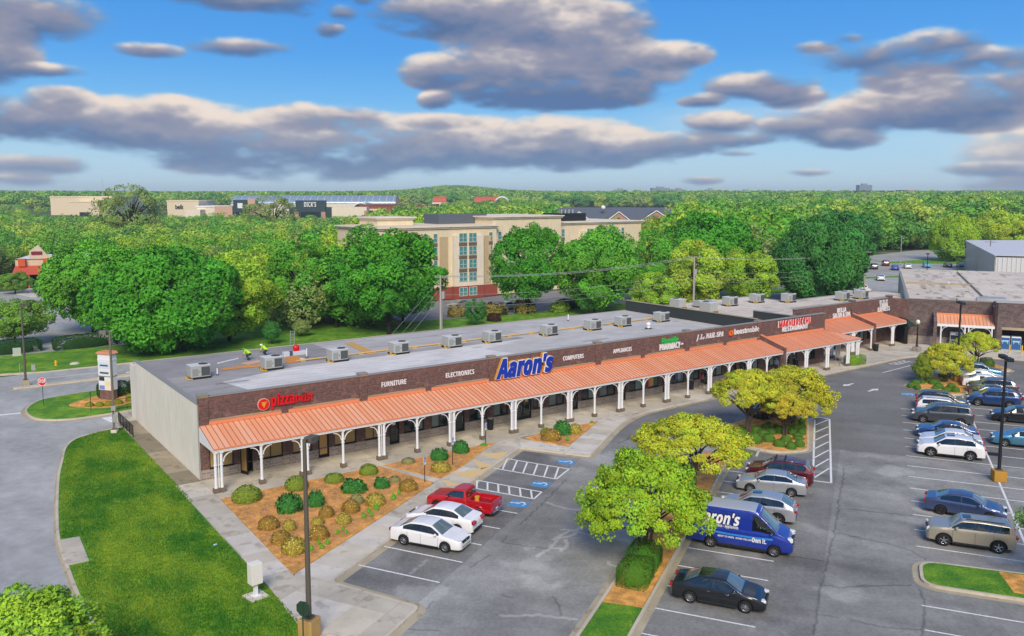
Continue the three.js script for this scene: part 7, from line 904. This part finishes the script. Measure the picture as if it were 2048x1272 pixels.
// ---- rooftop air conditioners
function unitProto() { const g = new THREE.Group(); part(g, 'curb', box(1.75, 0.16, 1.3, 0, 0, 0), M.darkMetal); part(g, 'cabinet', rbox(1.65, 0.98, 1.2, 0, 0.16, 0, 0.03), M.unit); part(g, 'lid', box(1.7, 0.05, 1.25, 0, 1.13, 0), mat(0xd2d4d0, 0.5)); part(g, 'coil', [box(0.72, 0.76, 0.02, 0.42, 0.26, 0.605), box(0.02, 0.76, 1.0, 0.83, 0.26, 0)], M.coil); part(g, 'fan_ring', new THREE.TorusGeometry(0.36, 0.035, 6, 20).rotateX(1.57).translate(0.4, 1.19, 0), M.darkMetal); part(g, 'fan', [cyl(0.35, 0.35, 0.01, 0.4, 1.175, 0, 20), box(0.66, 0.02, 0.1, 0.4, 1.19, 0, 0.4), box(0.66, 0.02, 0.1, 0.4, 1.19, 0, 1.97)], M.coil); part(g, 'panel_hatch', [box(0.5, 0.6, 0.015, -0.45, 0.3, 0.605), box(0.12, 0.18, 0.03, -0.1, 0.55, 0.61)], mat(0x8f9490, 0.5)); part(g, 'gas_line', tubePath([[-0.9, 0.1, 0.3], [-1.1, 0.3, 0.3], [-1.15, 0.12, 0.5], [-0.7, 0.08, 0.75]], 0.035), M.yellow); return g; }
const proto = unitProto(), place = (x, z, y, turn, s, label) => { const c = proto.clone(); c.position.set(x, y, z); c.rotation.y = turn; c.scale.setScalar(s); put(c, 'roof_air_conditioner', label, 'air conditioner', 'rooftop air conditioners'); };
const ord = ['first', 'second', 'third', 'fourth', 'fifth', 'sixth', 'seventh', 'eighth', 'ninth', 'tenth'];
[3.5, 9.9, 16.3, 22.8, 29, 34, 41.7, 48.2, 53, 59.5].forEach((x, k) => place(x, -12.3, 5.0, 0.02, 1, `grey air conditioner on the felt roof, ${ord[k]} from the blank end wall`));
[[78, -17], [84, -17.1], [88, -14.6], [96.5, -11.4], [100.6, -10.9]].forEach(([x, z], k) => place(x, z, 5.05, 0.02, 1.1, `grey air conditioner on the gravel roof, ${ord[k]} from the fire wall`)); [[70.2, -19.6, 1.1], [73.4, -18.7, 0.8], [70.3, -14.2, 1.15], [75.4, -18.2, 0.8], [102.4, -14.3, 0.7], [105.8, -14.6, 0.7]].forEach(([x, z, s], k) => place(x, z, 5.05, 1.57, s, ['low grey unit behind the fire wall at the roof rear', 'small fan unit right of the low grey unit', 'wide grey unit just right of the fire wall', 'small square unit beside the small fan unit', 'small condenser behind the recessed shops', 'small condenser nearest the large store'][k]));
// roof pipe on blocks, planks, tools, roofers
{ const g = grp(); part(g, 'pipe', [bar([12.5, 5.14, -13.9], [62, 5.14, -14.2], 0.07)], mat(0xd2b06a, 0.7)); for (let k = 0; k < 17; k++) part(g, 'timber_block', box(0.5, 0.1, 0.35, 13.5 + k * 3, 5.0, -14), M.wood); put(g, 'gas_pipe', 'long tan gas pipe on timber blocks across the felt roof', 'pipe'); }
const plank = (x, z, l, w, a, h, m, name, label, cat = 'board') => { const g = grp(x, 5.0, z, a); part(g, 'board', box(l, h, w, 0, 0.02, 0), m); put(g, name, label, cat); };
{ const g = grp(20.6, 5.0, -17, 1.46); [0, 0.34, 0.68].forEach((k) => part(g, 'board', box(7.2, 0.06, 0.3, 0, 0.02, k), M.wood)); put(g, 'plank_stack', 'yellow planks laid across the rear of the felt roof', 'planks'); }
plank(7.4, -14.4, 2.6, 0.5, 0.1, 0.12, M.card, 'roofing_board', 'long tan board left of the second air conditioner'); plank(9.0, -14.2, 2.2, 0.6, -0.2, 0.1, M.card, 'roofing_board', 'tan board touching the second air conditioner'); plank(9.5, -16, 1.9, 1.2, 0.3, 0.05, mat(0xc9a68e, 0.9), 'roofing_board', 'pinkish insulation board before the first roofer'); plank(7.8, -18, 2.6, 0.12, 0.5, 0.1, M.white, 'gutter_length', 'white gutter length lying behind the first air conditioner', 'gutter'); plank(12.6, -14.2, 1.1, 0.8, 0.2, 0.5, M.card, 'cardboard_box', 'tan cardboard box right of the second air conditioner', 'box'); plank(13.2, -14.7, 1.5, 0.7, 0.1, 0.1, mat(0xe6dcb8, 0.9), 'roofing_board', 'cream board beside the cardboard box');
{ const g = grp(13.9, 5.0, -17.4); part(g, 'chest', [rbox(1.5, 0.4, 0.6, 0.6, 0, 0, 0.04), rbox(0.6, 0.5, 0.5, -0.8, 0, 0.3, 0.04)], mat(0xc8ccd4, 0.6)); part(g, 'red_tank', [new THREE.SphereGeometry(0.3, 12, 8).scale(1.1, 1, 1).translate(0.35, 0.75, 0), box(0.5, 0.3, 0.4, 0.35, 0.4, 0)], M.red); part(g, 'blue_can', cyl(0.16, 0.16, 0.5, -0.3, 0, 0.3, 10), mat(0x3a5478, 0.6)); put(g, 'roofing_tools', 'red topped roofing machine and tool cases on the roof', 'tools'); }
{ const g = grp(15.7, 4.6, -22.2, 0); g.rotation.x = 0.1; part(g, 'stile', [bar([-0.22, 0, 0], [-0.22, 2.1, 0], 0.03), bar([0.22, 0, 0], [0.22, 2.1, 0], 0.03)], M.galv); for (let k = 0; k < 7; k++) part(g, 'rung', bar([-0.22, 0.2 + k * 0.3, 0], [0.22, 0.2 + k * 0.3, 0], 0.02), M.galv); put(g, 'ladder', 'aluminium ladder leaning over the rear roof edge', 'ladder'); }
[[5.1, -12.4, 0.6, 0.06, 'white vent pipe beside the first air conditioner'], [14.6, -15.6, 0.9, 0.06, 'white bent vent pipe near the cardboard box'], [54, -9, 0.5, 0.22, 'white domed roof vent near the front of the felt roof'], [50.5, -19.5, 0.8, 0.07, 'thin vent pipe at the rear of the felt roof']].forEach(([x, z, h, r, l]) => { const g = grp(x, 5.0, z); part(g, 'pipe', cyl(r, r, h, 0, 0, 0, 10), M.white); part(g, 'collar', cyl(r * 2, r * 1.5, 0.1, 0, 0, 0, 10), M.darkMetal); if (r > 0.2) part(g, 'cap', new THREE.SphereGeometry(0.3, 12, 6, 0, 6.3, 0, 1.6).translate(0, h, 0), M.white); put(g, 'vent_pipe', l, 'vent'); });
{ const g = grp(71.6, 5.05, -6.4, 0.2); part(g, 'hood', slab3([[-0.9, 0], [0.9, 0], [1.3, 0.7], [-1.3, 0.7]], 1.2).translate(0, 0.1, -0.6), M.galv); part(g, 'duct', box(1.4, 0.3, 0.8, -1.4, 0.02, 0.3), M.galv); put(g, 'exhaust_hood', 'flared metal exhaust hood behind the restaurant parapet', 'vent'); }
// ---- machines, bollards, awning at the large store
{ const dr = (u, v, w, h, front, label, name) => { const [x, z] = lot(u, v), g = grp(x, 0, z, LOT); part(g, 'cabinet', rbox(0.8, h, w, 0, 0, 0, 0.03), mat(0xa9b2bc, 0.5)); front(g, w, h); put(g, name, label, 'machine'); };
  dr(84.2, 55.0, 1.5, 1.9, (g, w, h) => { part(g, 'front', box(0.02, 0.6, w - 0.16, -0.41, 0.15, 0), mat(0x243d66, 0.3)); part(g, 'window', box(0.02, 0.6, w - 0.16, -0.41, 0.85, 0), M.glass); part(g, 'top_panel', box(0.02, 0.3, w - 0.16, -0.41, 1.5, 0), mat(0xb8c0c6, 0.4)); part(g, 'button', [0, 1, 2, 3].map((k) => box(0.02, 0.18, 0.14, -0.425, 1.56, 0.0 + k * 0.18)), mat(0x1d5f9c, 0.4)); }, 'drinks machine under the small canopy of the large store', 'vending_machine');
  for (const [v, l] of [[60.75, 'left blue fronted ice chest in the dark porch'], [62.05, 'right blue fronted ice chest in the dark porch']]) dr(83.3, v, 1.15, 1.85, (g, w, h) => { part(g, 'blue_front', box(0.02, 1.6, w - 0.12, -0.41, 0.12, 0), mat(0x2d5f96, 0.4)); part(g, 'picture_band', [box(0.02, 0.22, w - 0.3, -0.425, 1.1, 0), new THREE.TorusGeometry(0.32, 0.06, 6, 16, Math.PI).rotateY(-1.57).translate(-0.43, 0.85, 0)], mat(0x9cc8e0, 0.4)); part(g, 'header', box(0.02, 0.16, w - 0.1, -0.415, 1.68, 0), M.white); }, l, 'ice_chest');
  for (const [v, l] of [[61.0, 'left yellow bollard before the ice chests'], [62.4, 'right yellow bollard before the ice chests']]) { const [x, z] = lot(80.4, v), g = grp(x, 0, z); part(g, 'tube', [cyl(0.09, 0.09, 1.05, 0, 0, 0, 12), new THREE.SphereGeometry(0.09, 10, 5).translate(0, 1.05, 0)], M.yellow); part(g, 'foot', cyl(0.14, 0.12, 0.05, 0, 0, 0, 12), M.concrete); put(g, 'bollard', l, 'bollard'); }
  const g = grp(96.75, 0, -1.9, 0.95); part(g, 'canvas', slab3([[0, 2.45], [1.25, 2.45], [1.25, 2.6], [0, 3.45]], 2.6).rotateY(-Math.PI / 2).translate(1.3, 0, 0), mat(0x14352a, 0.8)); part(g, 'valance_print', box(2.2, 0.1, 0.01, 0, 2.49, 1.265), mat(0xd8cf9a, 0.7)); part(g, 'entry', [box(2.4, 2.5, 0.5, 0, 0, -0.1)], M.frame); part(g, 'door', [box(0.8, 2.1, 0.03, -0.55, 0.05, 0.17), box(0.8, 2.1, 0.03, 0.5, 0.05, 0.17)], M.glass); part(g, 'notice', [box(0.3, 0.35, 0.01, -0.55, 1.2, 0.19), box(0.3, 0.35, 0.01, 0.5, 1.3, 0.19)], M.white); put(g, 'awning_entrance', 'dark green awning over the corner entrance', 'awning');
}
// ---- window posters, trolley, wheel stop, grate, litter
for (const [x, w, y, h, cols, l] of [[45.6, 1.8, 0.95, 1.2, [0xd8573a, 0xe2a24e, 0x2f6a58], 'orange and green poster in the pharmacy window'], [60.9, 0.7, 1.4, 0.6, [0xe86a2a], 'orange notice in a window left of the brick fin'], [49.5, 0.9, 1.1, 0.9, [0x4a5f92, 0x9aa8c0], 'blue poster in the window beside the woman in pink']]) { const g = grp(x, y, -0.04); cols.forEach((c, k) => part(g, 'sheet', box(w / cols.length - 0.02, h, 0.012, -w / 2 + w / cols.length * (k + 0.5), 0, 0), mat(c, 0.5))); put(g, 'window_poster', l, 'poster'); }
{ const g = grp(75.2, 0, 2.1, 0.6), W = []; for (let k = 0; k <= 5; k++) W.push(bar([-0.4 + k * 0.16, 0.45, -0.24], [-0.42 + k * 0.17, 0.95, -0.27], 0.008), bar([-0.4 + k * 0.16, 0.45, 0.24], [-0.42 + k * 0.17, 0.95, 0.27], 0.008)); for (let k = 0; k < 4; k++) for (const s of [-1, 1]) W.push(bar([-0.42, 0.5 + k * 0.15, s * 0.26], [0.44, 0.5 + k * 0.15, s * 0.26], 0.008)); part(g, 'basket', W, M.galv); part(g, 'frame', [bar([-0.42, 0.1, -0.22], [-0.42, 1.0, -0.26], 0.014), bar([-0.42, 0.1, 0.22], [-0.42, 1.0, 0.26], 0.014), bar([-0.42, 0.16, 0.22], [0.4, 0.2, 0.2], 0.014), bar([-0.42, 0.16, -0.22], [0.4, 0.2, -0.2], 0.014)], M.galv); part(g, 'handle', bar([-0.44, 1.0, -0.26], [-0.44, 1.0, 0.26], 0.02), M.red); for (const [x, z] of [[-0.4, 0.22], [-0.4, -0.22], [0.38, 0.2], [0.38, -0.2]]) part(g, 'castor', new THREE.TorusGeometry(0.05, 0.02, 5, 10).translate(x, 0.07, z), M.black); put(g, 'shopping_trolley', 'empty wire shopping trolley by a canopy column', 'trolley'); }
for (const [u, v, l] of [[23.1, 36.2, 'concrete wheel stop beside the round shrub island'], [19.3, 35.35, 'concrete wheel stop at the end of the long island']]) { const [x, z] = lot(u, v), g = grp(x, ROAD, z, LOT); part(g, 'block', slab3([[-0.09, 0], [0.09, 0], [0.06, 0.12], [-0.06, 0.12]], 1.7).rotateY(Math.PI / 2).translate(-0.85, 0.003, 0), M.concrete); part(g, 'pin', [cyl(0.02, 0.02, 0.02, -0.6, 0.12, 0, 6), cyl(0.02, 0.02, 0.02, 0.6, 0.12, 0, 6)], M.darkMetal); put(g, 'wheel_stop', l, 'wheel stop'); }
{ const [x, z] = lot(30.3, 53.75), g = grp(x, ROAD, z, LOT); part(g, 'frame', box(0.9, 0.012, 1.0, 0, 0, 0), M.dark); for (let k = 0; k < 9; k++) part(g, 'bar', box(0.04, 0.02, 0.94, -0.4 + k * 0.1, 0.006, 0), M.darkMetal); put(g, 'drain_grate', 'iron drain grate on the centre line', 'grate'); const [a, b] = lot(-0.6, 31.9), d = grp(a, 0, b, LOT); part(d, 'inlet', box(1.2, 0.1, 0.06, 0, -0.11, -0.02), M.dark); part(d, 'cover', box(1.5, 0.03, 0.8, 0, 0.012, 0.5), M.concrete); put(d, 'storm_drain', 'storm drain inlet in the long island kerb', 'drain'); }
[[-2.7 + 0.1, 12.1, 0.2], [1.35, 12.35, 0.3]].forEach(([x, z, s], k) => { const g = grp(x, 0.02, z, k); part(g, 'paper', box(s, 0.02, s * 0.6, 0, 0, 0, 0, 0.2), k ? M.white : mat(0xa8d0e8, 0.7)); put(g, 'litter', ['pale blue scrap of litter on the lawn', 'white paper lying under a flowering mound'][k], 'litter'); });
// ---- people
function person(x, z, turn, h, pose, c, label, y = 0) {
  const J = pose, s = h / 1.72, bones = [[J.hip, J.chest, 0.135, 0.15, c.top], [J.chest, J.neck, 0.13, 0.06, c.top], [J.shL, J.shR, 0.075, 0.075, c.top], [J.neck, J.head, 0.055, 0.06, c.skin], [J.head, J.crown, 0.095, 0.09, c.skin], [J.hipL, J.hipR, 0.115, 0.115, c.legs]];
  for (const k of ['L', 'R']) bones.push([J['sh' + k], J['el' + k], 0.06, 0.047, c.sleeve ?? c.top], [J['el' + k], J['wr' + k], 0.045, 0.033, c.arm ?? c.skin], [J['hip' + k], J['kn' + k], 0.1, 0.068, c.legs], [J['kn' + k], J['an' + k], 0.066, 0.045, c.shin ?? c.legs], [J['an' + k], J['to' + k], 0.048, 0.04, c.shoe]);
  const N = 72, mc = new MarchingCubes(N, new THREE.MeshBasicMaterial(), false, false, 60000), half = N / 2, cx = J.hip[0] * 0.5, R = 1.0; mc.isolation = 0;
  const dist = (p, b) => { const [A, B, ra, rb] = b, d = [B[0] - A[0], B[1] - A[1], B[2] - A[2]], l2 = d[0] ** 2 + d[1] ** 2 + d[2] ** 2 || 1e-6, t = clamp(((p[0] - A[0]) * d[0] + (p[1] - A[1]) * d[1] + (p[2] - A[2]) * d[2]) / l2); return Math.hypot(p[0] - A[0] - d[0] * t, p[1] - A[1] - d[1] * t, p[2] - A[2] - d[2] * t) - mix(ra, rb, t); };
  for (let k = 0; k < N; k++) for (let j = 0; j < N; j++) for (let i = 0; i < N; i++) { const p = [(i - half) / half * R, (j - half) / half * R + 0.9, (k - half) / half * R]; let e = 0; for (const b of bones) { const dd = dist(p, b); if (dd < 0.25) e += Math.exp(-dd / 0.022); } mc.field[i + j * N + k * N * N] = e > 0 ? 0.022 * Math.log(e) : -0.3; }
  mc.update(); const n = mc.count, pos = new Float32Array(n * 3), nor = new Float32Array(n * 3), col = new Float32Array(n * 3), cc = new THREE.Color();
  for (let i = 0; i < n; i++) { const p = [mc.positionArray[i * 3] * R, mc.positionArray[i * 3 + 1] * R + 0.9, mc.positionArray[i * 3 + 2] * R]; let best = 9, bc = c.top; for (const b of bones) { const dd = dist(p, b); if (dd < best) { best = dd; bc = b[4]; } } cc.set(bc); pos.set(p, i * 3); nor.set([mc.normalArray[i * 3], mc.normalArray[i * 3 + 1], mc.normalArray[i * 3 + 2]], i * 3); col.set([cc.r, cc.g, cc.b], i * 3); }
  const extra = []; for (const k of ['L', 'R']) { const w = J['wr' + k], e = J['el' + k], d = unit([w[0] - e[0], w[1] - e[1], w[2] - e[2]]), q = (a, b, r) => [w[0] + d[0] * a + 0.0, w[1] + d[1] * a, w[2] + d[2] * a + b]; extra.push(bar(q(-0.01, 0), q(0.09, 0), 0.034, 6, 0.038)); [[-0.03, 0.16], [-0.01, 0.18], [0.012, 0.175], [0.032, 0.15]].forEach(([b, l]) => extra.push(bar(q(0.08, b), [w[0] + d[0] * l + 0.015, w[1] + d[1] * l, w[2] + d[2] * l + b], 0.009, 5, 0.007))); extra.push(bar(q(0.02, 0.02), [w[0] + d[0] * 0.09 + 0.05, w[1] + d[1] * 0.09, w[2] + d[2] * 0.09 + 0.02], 0.011, 5, 0.008)); }
  const H = J.head, nose = [H[0] + 0.105, (H[1] + J.crown[1]) / 2 - 0.01, H[2]]; extra.push(bar([nose[0] - 0.03, nose[1] + 0.02, nose[2]], nose, 0.012, 5, 0.016), new THREE.SphereGeometry(0.025, 6, 5).translate(H[0], nose[1], H[2] + 0.1), new THREE.SphereGeometry(0.025, 6, 5).translate(H[0], nose[1], H[2] - 0.1));
  const ex = merged(extra), en = ex.attributes.position.count, g = new THREE.BufferGeometry(), cat = (a, b) => { const o = new Float32Array(a.length + b.length); o.set(a); o.set(b, a.length); return o; }; cc.set(c.skin);
  g.setAttribute('position', new THREE.BufferAttribute(cat(pos, ex.attributes.position.array), 3)); g.setAttribute('normal', new THREE.BufferAttribute(cat(nor, ex.attributes.normal.array), 3)); g.setAttribute('color', new THREE.BufferAttribute(cat(col, new Float32Array(en * 3).map((_, i) => [cc.r, cc.g, cc.b][i % 3])), 3));
  const o = grp(x, y, z, turn); o.scale.setScalar(s); part(o, 'body', g, mat(0xffffff, 0.8, { vertexColors: true }));
  const hc = J.crown; part(o, c.hat ? 'hard_hat' : 'hair', c.hat ? merged([new THREE.SphereGeometry(0.125, 14, 8, 0, 6.3, 0, 1.6).translate(hc[0], hc[1] - 0.0, hc[2]), cyl(0.15, 0.15, 0.012, hc[0] + 0.02, hc[1] - 0.01, hc[2], 14)]) : merged([new THREE.SphereGeometry(0.112, 14, 10, 0, 6.3, 0, 1.75).translate(hc[0] - 0.018, hc[1] - 0.01, hc[2]), ...(c.long ? [new THREE.SphereGeometry(0.1, 10, 8).scale(0.7, 1.9, 1).translate(hc[0] - 0.07, hc[1] - 0.15, hc[2])] : [])]), mat(c.hair, 0.7));
  if (c.bag) part(o, 'bag', rbox(0.2, 0.26, 0.12, 0.02, 0.72, 0.3, 0.03), mat(c.bag, 0.6));
  return put(o, 'person', label, 'person');
}
const stride = (a) => ({ hip: [0, 0.98, 0], chest: [0.02, 1.28, 0], neck: [0.02, 1.45, 0], head: [0.03, 1.54, 0], crown: [0.035, 1.63, 0], hipL: [0, 0.92, 0.08], hipR: [0, 0.92, -0.08], shL: [0.02, 1.39, 0.17], shR: [0.02, 1.39, -0.17], elL: [-0.1 * a, 1.12, 0.23], wrL: [-0.02 * a, 0.9, 0.25], elR: [0.12 * a, 1.12, -0.23], wrR: [0.22 * a, 0.92, -0.22], knL: [0.14 * a, 0.5, 0.09], anL: [0.1 * a, 0.08, 0.09], toL: [0.26 * a + 0.04, 0.05, 0.1], knR: [-0.06 * a, 0.5, -0.09], anR: [-0.24 * a, 0.12, -0.09], toR: [-0.1 * a + 0.02, 0.05, -0.1] });
const bent = (d) => ({ hip: [-0.15, 0.62, 0], chest: [0.16, 0.86, 0], neck: [0.3, 0.98, 0], head: [0.38, 1.0, 0], crown: [0.44, 1.06, 0], hipL: [-0.15, 0.58, 0.09], hipR: [-0.15, 0.58, -0.09], shL: [0.22, 0.94, 0.18], shR: [0.22, 0.94, -0.18], elL: [0.38, 0.66, 0.22], wrL: [0.5, 0.42, 0.16], elR: [0.36, 0.64, -0.22], wrR: [0.52, 0.4, -0.12], knL: [0.2, 0.46, 0.14], anL: [-0.02, 0.08, 0.13], toL: [0.16, 0.05, 0.14], knR: [0.14, 0.4, -0.14], anR: [-0.14, 0.08, -0.13], toR: [0.04, 0.05, -0.14] });
person(52.5, 0.7, -0.35, 1.64, stride(1), { top: 0xe0508c, sleeve: 0xe0508c, skin: 0xb98062, legs: 0x14151a, shin: 0xb98062, shoe: 0xe6e6e6, hair: 0x1a1512, long: true, bag: 0x1b1b20 }, 'person in a pink top and black leggings walking under the canopy');
person(65.3, 0.6, 0.3, 1.76, stride(0.8), { top: 0x9ec0e4, skin: 0xc39277, legs: 0x2a3040, shoe: 0x2a2622, hair: 0xb8b2a8 }, 'person in a light blue shirt walking past the brick fin');
person(9.6, -17.6, 2.6, 1.74, bent(1), { top: 0xb4e81c, sleeve: 0xb4e81c, skin: 0xb07c5e, legs: 0x2c3440, shoe: 0x3a2c20, hair: 0x40a040, hat: true }, 'roof worker in a lime shirt bending behind the pinkish board', 5.0);
person(11.6, -18.6, 2.2, 1.74, bent(1), { top: 0xb4e81c, sleeve: 0xb4e81c, skin: 0xb07c5e, legs: 0x2c3440, shoe: 0x3a2c20, hair: 0xeef2ee, hat: true }, 'roof worker in a lime shirt and white hard hat behind the second unit', 5.0);
renderer.render(scene, camera);
